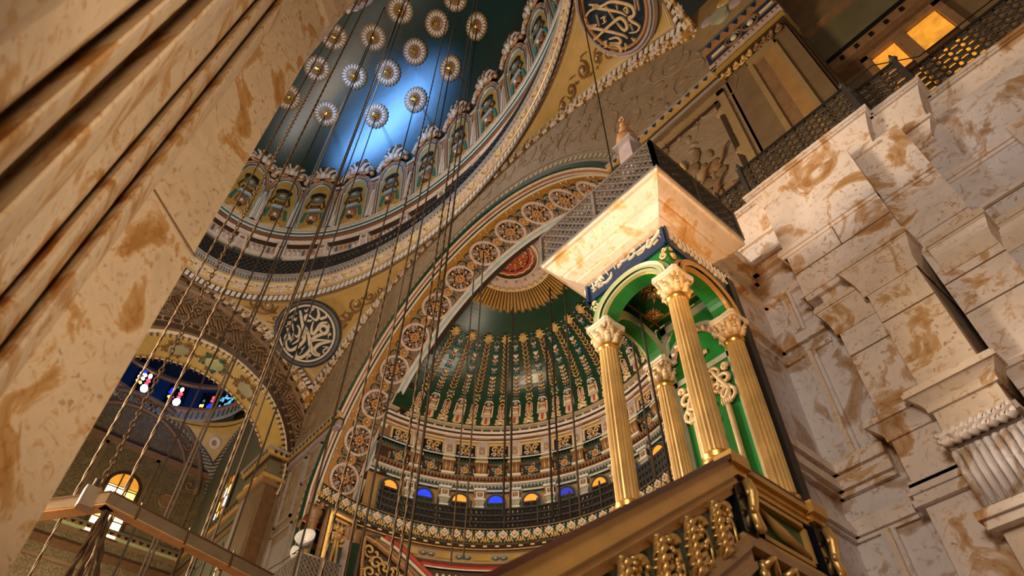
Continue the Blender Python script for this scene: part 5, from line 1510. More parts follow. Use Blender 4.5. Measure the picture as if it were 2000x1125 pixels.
# stair flank descending towards the hall (south)
SL = .73; YS = -.47
def stair(mb, x0, x1, y0, y1, d0, d1, m):  # slab parallel to the slope between heights d0, d1 (offsets from the rail top)
    z = lambda y: 4.08 + (y - YS) * SL
    vs = [(x0, y0, z(y0) + d0), (x1, y0, z(y0) + d0), (x1, y1, z(y1) + d0), (x0, y1, z(y1) + d0), (x0, y0, z(y0) + d1), (x1, y0, z(y0) + d1), (x1, y1, z(y1) + d1), (x0, y1, z(y1) + d1)]
    mb.add(vs, [(3, 2, 1, 0), (4, 5, 6, 7), (0, 1, 5, 4), (1, 2, 6, 5), (2, 3, 7, 6), (3, 0, 4, 7)], m)
for side in (1, -1):
    fl = thing('stair_flank', '', '', T(0, 0, 0) if side == 1 else S3(-1, 1, 1)); del fl['category']; del fl['label']; fl.parent = mn
    YE = -3.0
    mb = MB(); stair(mb, XO - .10, XO + .085, YE, YS, -.035, .0, 'mahogany'); mb.build('cap_rail', fl)
    mb = MB()
    for d0, d1, p in ((-.13, -.035, .065), (-.15, -.13, .075), (-.17, -.15, .045), (-.20, -.17, .055), (-.22, -.20, .03), (-.255, -.22, .02)): stair(mb, XO - .06, XO + p, YE, YS, d0, d1, 'gold_wood')
    mb.build('handrail', fl)
    mb = MB(); stair(mb, XO - .06, XO - .015, YE, YS, -.66, -.255, 'green_deep'); mb.build('panel', fl)
    mb = MB()
    for d0, d1, p in ((-.56, -.52, .03), (-.60, -.56, .045), (-.68, -.60, .03), (-.72, -.68, .045)): stair(mb, XO - .06, XO + p, YE, YS, d0, d1, 'stair_wood')
    mb.build('lower_rail', fl)
    mb = MB(); stair(mb, XO - .08, XO - .03, YE, YS, -2.6, -.68, 'green_deep')
    for d0, d1, p in ((-1.2, -1.12, .02), (-1.28, -1.2, .035)): stair(mb, XO - .06, XO + p, YE, YS, d0, d1, 'stair_wood')
    mb.build('string_board', fl)
    if side == -1: continue
    zz = lambda y: 4.08 + (y - YS) * SL
    for i in range(8):   # acanthus balusters and hanging grape clusters
        y = YS - .30 - i * .27
        mb = MB(); R = random.Random(20 + i)
        mb.tube([(XO, y, zz(y) - .54), (XO + .03, y + .012, zz(y) - .44), (XO + .025, y - .008, zz(y) - .34), (XO + .045, y, zz(y) - .265)], [.02, .024, .02, .028], 'gold_bright', 8)
        for k in range(7):
            h = zz(y) - .545 + .042 * k
            for sg in (1, -1):
                w_ = .030 + .012 * math.sin(k * .9)
                mb.tube([(XO + .01, y, h), (XO + .04, y + sg * w_ * .8, h + .03), (XO + .065, y + sg * w_ * 1.5, h + .055), (XO + .05, y + sg * w_ * 1.9, h + .045)], [.010, .017, .013, .005], 'gold_bright', 6)
            mb.tube([(XO + .03, y, h), (XO + .06, y + .004, h + .035), (XO + .075, y, h + .05)], [.012, .016, .006], 'gold_bright', 6)
        mb.build('acanthus_baluster', fl)
        y2 = y + .135; mb = MB()
        for k in range(24): mb.blob((XO + R.uniform(0, .035), y2 + R.uniform(-.05, .05) * (1 - k / 30), zz(y2) - .31 - .0095 * k), (.015, .016, .016), 'gold_bright', None, 7, 5)
        for k in range(7):
            a_ = -1.2 + .4 * k; mb.tube([(XO + .01, y2, zz(y2) - .31), (XO + .04, y2 + .035 * math.sin(a_), zz(y2) - .30 + .03 * math.cos(a_)), (XO + .02, y2 + .07 * math.sin(a_), zz(y2) - .31 + .04 * math.cos(a_))], [.007, .016, .004], 'gold_bright', 5)
        mb.tube([(XO + .01, y2 + .05, zz(y2) - .3), (XO + .02, y2 + .06, zz(y2) - .4), (XO + .03, y2 + .04, zz(y2) - .5)], [.012, .01, .006], 'gold_bright', 6)
        mb.build('grape_cluster', fl)
        y3 = y + .1; mb = MB()
        for k in range(8): mb.blob((XO + .0 + R.uniform(0, .03), y3 + R.uniform(-.05, .05), zz(y3) - .78 - .035 * k), (.025, .03, .03), 'gold_bright', None, 6, 4)
        mb.tube([(XO, y3, zz(y3) - .75), (XO + .04, y3 + .03, zz(y3) - .85), (XO + .01, y3 - .02, zz(y3) - 1.05)], [.02, .035, .015], 'gold_bright', 6); mb.build('gilt_leaf', fl)
# ---------------------------------------------------------------- alabaster wall right of the pulpit
YBK = 6.0
def mould(mb, x0, x1, y, lst, ends=(1, 1)):
    prev = None
    for e in lst:
        z0, z1, p0 = e[0], e[1], e[2]; p1, m = (e[3], e[4]) if len(e) == 5 else (p0, e[3])
        segs = []
        if prev is None or abs(prev[1] - z0) > 1e-4: segs.append(((-.0, z0), (p0, z0)))
        elif abs(prev[0] - p0) > 1e-4: segs.append((prev, (p0, z0)))
        segs.append(((p0, z0), (p1, z1)))
        for (pa, za), (pb, zb) in segs:
            q = []
            for p, z in ((pa, za), (pb, zb)):
                xa, xb = x0 - p * ends[0], x1 + p * ends[1]
                q += [(xa, YBK, z), (xa, y - p, z), (xb, y - p, z), (xb, YBK, z)]
            mb.add(q, [(0, 1, 5, 4), (1, 2, 6, 5), (2, 3, 7, 6)], m)
        prev = (p1, z1)
        nxt = lst.index(e) + 1
        if nxt >= len(lst) or abs(lst[nxt][0] - z1) > 1e-4:
            xa, xb = x0 - p1 * ends[0], x1 + p1 * ends[1]
            mb.add([(xa, YBK, z1), (xa, y - p1, z1), (xb, y - p1, z1), (xb, YBK, z1)], [(0, 1, 2, 3)], m)
def cove(z0, z1, p0, p1, m, n=6, pw=2.0):
    f = lambda k: p0 + (p1 - p0) * (k / n) ** pw
    return [(z0 + (z1 - z0) * k / n, z0 + (z1 - z0) * (k + 1) / n, f(k), f(k + 1), m) for k in range(n)]
def cap_mould(z, m, h=.36, p=.10):
    return [(z - h, z - h + .05, .012, m)] + cove(z - h + .05, z - .10, .01, p * .75, m, 5, 1.6) + [(z - .10, z - .075, p * .8, m), (z - .075, z - .03, p, m), (z - .03, z, p * .85, m)]
wall = MB()
AL, AG, AO = 'alabaster', 'alabaster_grey', 'alabaster_ochre'
# plain shafts
wall.box((-2.02, 5.18, 2.0), (-1.35, YBK, 8.0), AG)
wall.box((-1.40, 5.02, 2.0), (-1.02, YBK, 8.0), AL)
wall.box((-1.02, 4.92, 2.0), (-.57, YBK, 6.2), AO)
wall.box((-1.52, 4.97, 6.44), (-.50, YBK, 8.0), AL)
wall.box((-.50, 5.12, 2.0), (-.0, YBK, 8.0), AL)
wall.box((-.0, 5.36, 2.0), (3.2, YBK, 8.0), AG)
wall.box((.62, 5.24, 2.0), (1.3, YBK, 7.2), AL)
# return beside the pulpit
wall.box((-2.62, 4.46, 2.0), (-2.02, YBK, 6.7), AG)
# joints between courses
for z, x0, x1, y in ((5.72, -1.02, -.57, 4.915), (5.55, -.5, 0, 5.115), (5.9, -.5, 0, 5.115), (5.66, -1.4, -1.02, 5.015), (6.82, -1.52, -.5, 4.965), (6.6, 0, 3.2, 5.355), (5.8, 0, 3.2, 5.355), (7.17, -1.52, -.5, 4.965), (7.17, -.5, 0, 5.115), (7.22, 0, 3.2, 5.355)):
    wall.box((x0, y, z), (x1, y + .02, z + .012), 'joint')
for x, y, z0, z1 in ((-.06, 5.35, 6.6, 7.22), (.55, 5.35, 5.8, 6.6), (-1.0, 4.965, 6.82, 7.17)): wall.box((x, y, z0), (x + .01, y + .02, z1), 'joint')
struct(wall.build('wall_east'))
mb = MB()
# thin fillets at z 7.2
for x0, x1, y in ((-1.55, -.50, 4.97), (-.50, .0, 5.12), (.0, 3.2, 5.36)):
    mould(mb, x0, x1, y, [(7.10, 7.14, .015, AL), (7.14, 7.20, .035, AL), (7.20, 7.23, .02, AL)], (1, 0))
    mould(mb, x0, x1, y, [(6.50, 6.53, .02, AL)] if x0 < 0 else [(6.62, 6.66, .02, AL)], (1, 0))
# capitals of the upper order
mould(mb, -1.04, -.56, 4.92, cap_mould(6.46, AO, .40, .10))
mould(mb, -1.42, -1.04, 5.02, cap_mould(6.30, AO, .36, .08), (1, 0))
mould(mb, -.44, -.02, 5.12, cap_mould(6.36, AO, .36, .09), (0, 1))
mould(mb, .62, 3.2, 5.24, cap_mould(6.30, AO, .36, .09))
mould(mb, .0, .62, 5.36, cap_mould(6.40, AO, .34, .07), (0, 0))
# lower entablature
def low(z, m): return [(z - .62, z - .56, .03, m), (z - .56, z - .20, .006, m), (z - .20, z - .16, .03, m)] + cove(z - .16, z - .07, .03, .10, m, 4, 1.4) + [(z - .07, z - .03, .12, m), (z - .03, z, .10, m)]
mould(mb, -1.02, -.57, 4.92, low(4.98, AO)); mould(mb, -1.40, -1.02, 5.02, low(4.98, AL), (1, 0)); mould(mb, -.50, .0, 5.12, low(4.97, AL), (0, 0)); mould(mb, .0, 3.2, 5.36, low(5.02, AL), (0, 0))
mould(mb, -2.0, -1.5, 5.18, [(4.24, 4.27, .03, AL), (4.27, 4.34, .06, AL), (4.34, 4.40, .035, AL), (4.60, 4.64, .05, AL), (4.64, 4.72, .09, AO), (4.72, 4.78, .06, AL), (4.78, 4.86, .10, AL), (4.86, 4.90, .08, AO)], (0, 0))
# neck rings and bases below
mould(mb, -1.40, -1.02, 5.02, [(4.22, 4.27, .05, AL), (4.27, 4.31, .035, AL), (4.31, 4.36, .055, AL), (4.36, 4.40, .03, AL)])
# left recess mouldings, with the return towards the pulpit
rec = [(6.05, 6.09, .03, AL), (6.20, 6.25, .05, AL), (6.25, 6.33, .03, AL), (6.84, 6.90, .05, AL), (6.90, 6.95, .03, AL), (7.22, 7.28, .06, AG), (7.28, 7.36, .12, AL), (7.36, 7.42, .07, AL), (7.42, 7.50, .10, AG)]
mould(mb, -2.0, -1.52, 5.18, rec, (0, 0))
for z0, z1, p, m in rec + [(4.24, 4.27, .03, AL), (4.27, 4.34, .06, AL), (4.34, 4.40, .035, AL), (4.60, 4.64, .05, AL), (4.64, 4.72, .09, AO), (4.72, 4.78, .06, AL), (4.78, 4.86, .10, AL), (4.86, 4.90, .08, AO)]:
    if z1 < 6.7: mb.box((-2.5, 4.46 - p, z0), (-2.02 + p, 5.2, z1), m)
    else: mb.box((-2.1, 4.46, z0), (-2.02 + p, 5.2, z1), m)
mb.box((-2.10, 4.46, 6.7), (-2.02, 5.3, 7.6), AG)
# upright mouldings of the recess panels
for z0, z1 in ((6.33, 6.84), (4.90, 6.05), (3.0, 4.24)):
    mb.box((-1.80, 5.13, z0), (-1.76, 5.2, z1), AG); mb.box((-1.76, 5.10, z0), (-1.72, 5.2, z1), AO); mb.box((-1.72, 5.14, z0), (-1.69, 5.2, z1), AG)
# great top cornice in stepped segments
def topc(z, m): return [(z - .88, z - .84, .03, m), (z - .84, z - .70, .012, m), (z - .70, z - .67, .05, m)] + cove(z - .67, z - .50, .04, .13, AO, 5, 1.6) + [(z - .50, z - .46, .16, m)] + cove(z - .46, z - .10, .13, .25, m, 9, 1.7) + [(z - .10, z - .08, .28, m), (z - .08, z - .03, .30, AL), (z - .03, z, .27, AG)]
mould(mb, -1.93, -1.50, 5.30, topc(8.34, AL), (1, 0)); mould(mb, -1.38, -.40, 5.24, topc(8.40, AL), (1, 1)); mould(mb, -.40, .12, 5.36, topc(8.40, AL), (0, 1)); mould(mb, .1, 3.2, 5.62, topc(8.38, AL), (0, 0))
struct(mb.build('trim_10'))
# wavy carved capital and fluted neck of the lower order
for i, (x0, x1, y, z) in enumerate(((-1.04, -.55, 4.90, 4.46), (-.48, -.02, 5.10, 4.46))):
    t = thing('carved_capital', ('fluted wavy stone capital on the middle pilaster low on the marble wall', 'fluted wavy stone capital at the far right of the marble wall')[i], 'capital', T(x0, y, z), 'carved capitals low on the marble wall')
    w = x1 - x0; mb = MB(); n = 9
    for k in range(n):
        x = w * (k + .5) / n; mb.tube([(x, -.02, -.46), (x, -.06, -.25), (x, -.05, -.06)], [w / n * .42, w / n * .52, w / n * .46], AG, 7)
    mb.box((0, -.02, -.46), (w, .3, 0), AG); mb.build('fluted_bell', t)
    mb = MB(); p = [(w * k / 40 - .02, -.09, .01 + .018 * math.sin(k * 1.25)) for k in range(43)]
    for dz in (0, .05): mb.tube([(a, b, c + dz) for a, b, c in p], .03, AL, 5)
    mb.box((-.03, -.08, .03), (w + .03, .3, .09), AL); mb.build('wavy_band', t)
    mb = MB(); mb.box((-.05, -.10, -.56), (w + .05, .3, -.5), AL); mb.box((-.03, -.07, -.62), (w + .03, .3, -.56), AL); mb.build('neck_ring', t)

# balcony railings on the wall top
def balcony(name, label, p0, p1, z0, z1, posts):
    t = thing('balcony_railing', label, 'railing', T(0, 0, 0), 'balcony railings on top of the marble wall')
    p0, p1 = V(p0), V(p1); d = p1 - p0; Ln = d.length; d.normalize()
    cell = .13; nx = max(2, int(Ln / cell)); nz = 5; cx, cz = Ln / nx, (z1 - z0) / nz
    P = lambda a, z: p0 + d * a + V((0, 0, z))
    mb = MB()
    for i in range(nx):
        for j in range(nz):
            a, z = i * cx, z0 + j * cz
            mb.tube((P(a, z), P(a + cx, z + cz)), .013, 'lattice_dark', 4, None, 1, None, False, False); mb.tube((P(a + cx, z), P(a, z + cz)), .013, 'lattice_dark', 4, None, 1, None, False, False)
            pts = [P(a + cx / 2 + cx * .32 * math.cos(q * PI / 3), z + cz / 2 + cz * .32 * math.sin(q * PI / 3)) for q in range(7)]
            mb.tube(pts, .011, 'lattice_dark', 4, None, 1, None, False, False)
    mb.build('grille', t)
    mb = MB()
    for z in (z0, z1): mb.tube((P(0, z), P(Ln, z)), .028, 'iron_dark', 4, None, 1, None, False)
    mb.build('rail', t)
    for q in posts:
        mb = MB(); mb.tube((P(q, z0), P(q, z1 + .03)), .035, 'iron', 4, None, 1, None, False); mb.lathe([(.035, 0), (.05, .03), (.03, .06), (.012, .14), (0, .17)], 'iron', 8, T(*P(q, z1 + .02))); mb.build('post', t)
    return t
balcony('a', 'dark pierced balcony railing on the projecting middle of the marble cornice', (-1.62, 5.06, 0), (-.16, 5.06, 0), 8.42, 9.0, (0, 1.46))
balcony('b', 'short dark pierced balcony railing with corner post, below the amber panes', (-.12, 5.2, 0), (.38, 5.2, 0), 8.42, 9.0, (0, .5))
balcony('c', 'long dark pierced balcony railing running out of the picture at upper right', (.40, 5.44, 0), (3.1, 5.44, 0), 8.40, 9.0, (.0, 1.2, 2.4))
balcony('d', 'dark pierced balcony railing turning back into shadow behind the stone canopy', (-2.05, 5.16, 0), (-1.64, 5.16, 0), 8.36, 8.95, (0,))
t = thing('handrail_wire', 'thin wire handrail stretched above the balcony railings', 'wire', T(0, 0, 0))
mb = MB(); mb.tube([(-1.6, 5.2, 9.22), (.2, 5.2, 9.22), (.6, 5.5, 9.22), (3.0, 5.5, 9.22)], .008, 'iron_dark', 5); mb.build('wire', t)
for x, y in ((-1.2, 5.2), (-.5, 5.2)):
    mb = MB(); mb.tube([(x, y, 8.98), (x, y, 9.22)], .012, 'iron_dark', 5); mb.blob((x, y, 9.1), (.03, .03, .04), 'iron_dark'); mb.build('stanchion', t)
# gallery floor behind the balcony
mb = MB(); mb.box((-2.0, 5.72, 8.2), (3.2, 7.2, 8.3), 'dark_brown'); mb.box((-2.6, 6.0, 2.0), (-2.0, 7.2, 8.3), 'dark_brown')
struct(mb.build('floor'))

# ---------------------------------------------------------------- upper north-east pier and window bay
mb = MB()
mb.box((XE - .05, YA, 6), (-.30, YA + .8, 15.2), 'wall_brown')
mb.box((-.30, YA + .5, 6), (4.0, YA + .9, 20), 'wall_brown')
mb.box((XC + RA * .99, YA - .01, 6), (XE, YA + .3, 11.95), 'wall_brown')
# painted frame on the bay left of the pier
def pframe(mb, x0, x1, z0, z1, y, w, m, d=.04):
    for lo, hi in (((x0, z0), (x0 + w, z1)), ((x1 - w, z0), (x1, z1)), ((x0, z1 - w), (x1, z1)), ((x0, z0), (x1, z0 + w))): mb.box((lo[0], y - d, lo[1]), (hi[0], y + .02, hi[1]), m)
pframe(mb, -4.0, -1.92, 9.0, 14.85, YA - .01, .16, 'panel_tan'); pframe(mb, -3.8, -2.12, 9.2, 14.6, YA - .01, .08, 'dark_brown', .03)
# tall sunk strip with bright edge on the pier
pframe(mb, -1.30, -.62, 8.5, 14.9, YA, .10, 'panel_tan', .05); mb.box((-1.2, YA - .01, 8.5), (-.95, YA + .02, 14.8), 'umber'); mb.box((-.95, YA - .02, 8.5), (-.72, YA + .02, 14.8), 'ochre_wall')
mb.box((-1.28, YA - .06, 14.75), (-.66, YA, 15.0), 'panel_tan')
struct(mb.build('wall_north'))
# stacked bands under the east arch: beads, navy band, teeth, gilt
mb = MB()
for z0, z1, p, m in ((15.20, 15.32, .0, 'dark_brown'), (15.32, 15.45, .04, 'ochre_panel'), (15.45, 15.52, .02, 'green_dark'), (15.52, 15.72, .06, 'pinkish'), (15.72, 16.28, .03, 'navy'), (16.28, 16.52, .07, 'copper'), (16.52, 16.58, .1, 'slate'), (16.58, 18.5, .02, 'panel_tan')):
    mb.box((XE - .1 - p, YA - .1 - p, z0), (-.25 + p, YA + .8, z1), m)
for k in range(7):
    x = XE + .05 + k * .235
    mb.prism([(-.07, .10), (.07, .10), (0, -.08)], 0, .02, 'navy', FW(x, YA - .171, 16.4))
    for q in range(2): mb.blob((x - .05 + q * .11, YA - .17, 15.62), (.025, .03, .04), 'rosewood', None, 5, 3)
for k, x in enumerate((-1.62, -1.22, -.80, -.40)):
    o = FW(x, YA - .135, 16.0)
    if k in (1, 2):
        mb.lathe([(.22, .0), (.21, .03), (.18, .03), (.17, .0)], 'umber', 20, o); mb.lathe([(.15, 0), (.14, .02), (.12, .0)], 'slate', 18, o); mb.blob((0, 0, .01), (.085, .10, .03), 'cream', o, 10, 4)
    else: mb.box((-.16, -.04, 0), (.16, .04, .03), 'cream', o); mb.box((-.2, -.09, -.01), (.2, .09, .01), 'umber', o)
R = random.Random(31)
for k in range(9):
    o = FW(XE - .05 + k * .17, YA - .05, 15.12); p = spiral(0, 0, .1, 1.2, 1 if k % 2 else -1, k); mb.tube(p, .03, 'gold_paint' if k < 5 else 'umber', 5, o); mb.blob((.05, .08, .02), (.05, .09, .04), 'gold_paint' if k < 5 else 'umber', o, 6, 3)
# painted vase field above
for x, z, m in ((-1.2, 17.2, 'sage'), (-1.5, 17.6, 'lilac'), (-.8, 17.3, 'lilac'), (-1.0, 17.8, 'gold_paint')): mb.blob((x, YA - .12, z), (.22, .06, .2), m, None, 10, 5)
mb.lathe([(.25, 0), (.25, .05), (.2, .06), (.0, .06)], 'sage', 20, FW(-1.25, YA - .13, 17.35))
struct(mb.build('trim_11'))
# painted trophy on the bay panel
t = thing('painted_trophy', 'brown painted trophy of leaves and drapery on the bay wall behind the canopy', 'relief', FW(-2.9, YA - .02, 12.3))
mb = MB(); R = random.Random(17)
for k in range(46): mb.blob((R.gauss(0, .34), R.gauss(0, .8), .0), (R.uniform(.06, .2), R.uniform(.08, .25), .03), R.choice(['panel_tan', 'umber', 'wall_brown', 'wall_brown']), Rz(R.uniform(-.6, .6)), 7, 4)
mb.build('drapery', t)
mb = MB()
for k in range(7):
    bx, by = R.gauss(0, .25), R.gauss(0, .6); mb.tube([(q[0] + bx, q[1] + by, .04) for q in bez((0, 0, 0), (.2, .1, 0), (.1, .3, 0), (.35, .4, 0))], taper(9, .04, .4, .3), 'umber', 5)
mb.build('stems', t)
mb = MB()
for k in range(7): mb.blob((-.45 + .12 * math.sin(k * .9), 1.1 + .12 * math.cos(k * .9), .05), (.05, .16, .05), 'gold_paint', Rz(-k * .9 * 0), 6, 4)
mb.build('flower', t)
# bay beside the pier: dark reveals, cornice, glazed window
mb = MB()
yb = YA + .5
mb.box((-.32, YA, 6), (-.26, yb, 20), 'dark_brown')
mb.box((-.2, yb - .12, 13.35), (4, yb, 13.62), 'umber'); mb.box((-.2, yb - .16, 13.62), (4, yb, 13.7), 'black'); mb.box((-.2, yb - .05, 13.7), (4, yb, 14.9), 'wall_olive'); mb.box((-.2, yb - .1, 14.9), (4, yb, 15.1), 'umber'); mb.box((-.2, yb - .02, 13.0), (4, yb, 13.35), 'brown')
for k in range(14): mb.box((0 + k * .28, yb - .14, 13.42), (.07 + k * .28, yb - .11, 13.54), 'black')
struct(mb.build('trim_12'))
x0, x1, z0, z1 = .32, 1.46, 11.1, 12.95
w = MB(); 
for lo, hi in (((x0 - .12, z0 - .1), (x0, z1 + .12)), ((x1, z0 - .1), (x1 + .12, z1 + .12)), ((x0 - .12, z1), (x1 + .12, z1 + .12)), ((x0 - .12, z0 - .1), (x1 + .12, z0))): w.box((lo[0], yb - .12, lo[1]), (hi[0], yb, hi[1]), 'umber')
xm, zm = (x0 + x1) / 2 - .04, 12.12
w.box((xm - .09, yb - .10, z0), (xm + .09, yb, z1), 'umber'); w.box((x0, yb - .09, zm - .035), (x1, yb, zm + .035), 'dark_brown')
wo = struct(w.build('window_40'))
for a0, a1, b0, b1 in ((x0, xm - .09, zm + .035, z1), (xm + .09, x1, zm + .035, z1), (x0, xm - .09, z0, zm - .035), (xm + .09, x1, z0, zm - .035)):
    mb = MB(); mb.box((a0 + .02, yb - .05, b0 + .02), (a1 - .02, yb - .02, b1 - .02), 'glass_amber'); mb.build('pane', wo)
    if a0 == x0 and b0 == z0: mb = MB(); mb.box(((a0 + a1) / 2 - .015, yb - .07, b0), ((a0 + a1) / 2 + .015, yb - .02, b1), 'brown'); mb.build('glazing_bar', wo)
# ---------------------------------------------------------------- west arch, pier block and side bay
FC = lambda x, y, z: frame(V((x, y, z)), V((0, 1, 0)), V((0, 0, 1)), V((1, 0, 0)))    # faces +x
mb = MB()
AYc, AZc, AR = 3.3, 14.6, 3.82
n = 40
def warc(a, k):  # blend between the soffit arch (k=0) and the pendentive arch (k=1)
    t = rad(-8 + 196 * a)
    y0, z0 = AYc + AR * math.cos(t), AZc + AR * math.sin(t)
    R1 = WR - .02; y1, z1 = WY + R1 * math.cos(t), WZ + R1 * math.sin(t)
    return y0 + (y1 - y0) * k, z0 + (z1 - z0) * k
prof = ((0, XW - .22, None), (.04, XW - .14, 'cream'), (.10, XW - .2, 'umber'), (.16, XW - .10, 'dark_brown'), (.24, XW - .06, 'umber'), (.28, XW - .14, 'brown'), (.78, XW - .10, 'carved_brown'), (.80, XW - .04, 'umber'), (.86, XW - .02, 'umber'), (.88, XW - .05, 'dark_brown'), (1.0, XW - .01, 'wall_brown'))
for k in range(1, len(prof)):
    k0, x0, _ = prof[k - 1]; k1, x1, m = prof[k]
    vs = []
    for (kk, xx) in ((k0, x0), (k1, x1)):
        for i in range(n + 1):
            y, z = warc(i / n, kk); vs.append((xx, y, z))
    mb.add(vs, [(i, i + 1, n + 2 + i, n + 1 + i) for i in range(n)], m, False)
# raised carving of interlace strips on the broad band
R = random.Random(3)
for i in range(46):
    a = (i + .5) / 46
    y0, z0 = warc(a, .30); y1, z1 = warc(a, .76); v = V((0, y1 - y0, z1 - z0)); Lw = v.length; v.normalize(); u = V((0, v.z, -v.y)); o = V((XW - .10, (y0 + y1) / 2, (z0 + z1) / 2))
    M = frame(o, u, v, V((1, 0, 0)) if u.cross(v).x > 0 else V((-1, 0, 0)))
    s = 1 if u.cross(v).x > 0 else -1
    if i % 3 == 2:
        p = spiral(0, 0, .2, 1.2, 1 if i % 2 else -1, i); mb.tube([(q[0], q[1], s * .04) for q in p], .04, 'umber', 5, M)
        p = spiral(0, Lw * .3, .14, 1.1, 1, i); mb.tube([(q[0], q[1], s * .04) for q in p], .035, 'umber', 5, M)
    else:
        for q in (-.12, 0, .12): mb.tube([(q, -Lw * .42, s * .03), (q, Lw * .05 * (1 + i % 3), s * .04)], .035, 'umber', 4, M)
        mb.tube([(-.2, Lw * .18, s * .04), (.2, Lw * .18, s * .04)], .035, 'umber', 4, M); mb.tube([(-.2, Lw * .38, s * .04), (0, Lw * .46, s * .05), (.2, Lw * .38, s * .04)], .04, 'umber', 4, M)
    y, z = warc(a, .94); mb.lathe([(.10, 0), (.08, .04), (.03, .0)], 'dark_brown', 8, FC(XW - .03, y, z))
    for j in range(2):
        y, z = warc(a + .3 * j / 46, .20); mb.blob((XW - .08, y, z), (.05, .09, .09), 'dark_brown', None, 5, 3)
struct(mb.build('wall_west'))
# yellow soffit with painted trophies
SOX = -22.05
mb = MB()
def sof(a, b):
    t = rad(-8 + 196 * a); return V((XW - .2 + (SOX - XW + .2) * b, AYc + AR * math.cos(t), AZc + AR * math.sin(t)))
mb.grid(sof, 60, 2, 'yellow_soffit', True)
for b0, b1, m in ((0, .05, 'cream'), (.95, 1.0, 'cream')): mb.grid(lambda a, b: sof(a, b0 + (b1 - b0) * b) + (V((0, AYc, AZc)) - V((0, sof(a, 0).y, sof(a, 0).z))).normalized() * .05, 60, 1, m, True)
for i in range(60):
    t = rad(-6 + 3.2 * i)
    for xx in (XW - .16, SOX + .04): mb.box((-.05, -.08, 0), (.05, .02, .05), 'brown', T(xx, AYc + (AR - .05) * math.cos(t), AZc + (AR - .05) * math.sin(t)) @ Rx(t))
# band around the far face of the soffit
for k in range(n):
    pass
vs = []
for r_ in (AR, AR + 4.0):
    for i in range(n + 1):
        t = rad(-8 + 196 * i / n); vs.append((SOX, AYc + r_ * math.cos(t), AZc + r_ * math.sin(t)))
mb.add(vs, [(i, i + 1, n + 2 + i, n + 1 + i) for i in range(n)], 'wall_brown')
struct(mb.build('ceiling'))
def trophy(tdeg, label, green):
    t = rad(tdeg); o = V(((XW + SOX) / 2 - .05, AYc + (AR - .04) * math.cos(t), AZc + (AR - .04) * math.sin(t)))
    M = frame(o, V((0, -math.sin(t), math.cos(t))), V((1, 0, 0)), V((0, -math.cos(t), -math.sin(t))))
    g = thing('painted_cartouche', label, 'cartouche', M, 'painted cartouches on the yellow soffit')
    mb = MB(); mb.lathe([(.34, 0), (.32, .03), (.2, .04), (0, .04)], 'green_pale' if green else 'sage', 16, S3(1.1, 1, 1)); mb.build('shield', g)
    mb = MB()
    for k in range(10):
        a = k * PI / 5; p = [(q[0] + .45 * math.cos(a), q[1] + .38 * math.sin(a), .02) for q in spiral(0, 0, .13, 1.1, 1 if k % 2 else -1, a)]; mb.tube(p, .035, 'teal' if green and k % 2 else 'umber', 5)
    mb.build('scroll_border', g)
    for sx in (1, -1):
        mb = MB()
        for k in range(3): mb.prism([(sx * .6, -.1), (sx * .95, -.3 + .2 * k - .05), (sx * .95, -.3 + .2 * k + .1)], 0, .03, 'brown')
        mb.build('fan_leaf', g)
for td, lab, gr in ((84, 'green tinted painted cartouche near the top of the yellow arch soffit', True), (62, 'small scrolled cartouche right of the green tinted one on the yellow soffit', False), (104, 'dark scrolled cartouche left of the green tinted one on the yellow soffit', False), (8, 'upright painted cartouche at the foot of the yellow soffit above the pier cornice', False)): trophy(td, lab, gr)

# pier block carrying the arch (north-west)
mb = MB()
px0, px1, py = -22.25, -20.55, 6.55
mb.box((px0, py, 6), (px1, YA + .5, 14.9), 'wall_brown')
mb.box((px0 + .15, py - .02, 6), (px0 + .55, py, 14.3), 'wall_grey'); mb.box((px1 - .02, py + .12, 6), (px1 + .02, YA - .1, 14.4), 'brown')
for z0, z1, p, m in ((14.3, 14.5, .06, 'umber'), (14.5, 14.62, .14, 'gold_paint'), (14.62, 15.25, .02, 'wall_olive'), (15.25, 15.32, .10, 'dark_brown'), (15.32, 15.5, .2, 'gold_paint'), (15.5, 15.58, .26, 'silver')): mb.box((px0 - p, py - p, z0), (px1 + p, YA + .3, z1), m)
for k in range(9): mb.prism([(-.07, .06), (.07, .06), (0, -.06)], 0, .02, 'black', FW(px0 + .02 + k * .21, py - .201, 15.42)); mb.lathe([(.08, 0), (.06, .03), (.03, 0)], 'umber', 8, FW(px0 + .1 + k * .19, py - .03, 14.95))
for k in range(3): mb.prism([(-.07, .06), (.07, .06), (0, -.06)], 0, .02, 'black', FC(px1 + .201, py + .05 + k * .2, 15.42))
p = [(px0 + .5 + k * .12, py - .16, 14.55 + .05 * math.sin(k * 1.3)) for k in range(9)]; mb.tube(p, .05, 'gold_paint', 5)
struct(mb.build('trim_13'))

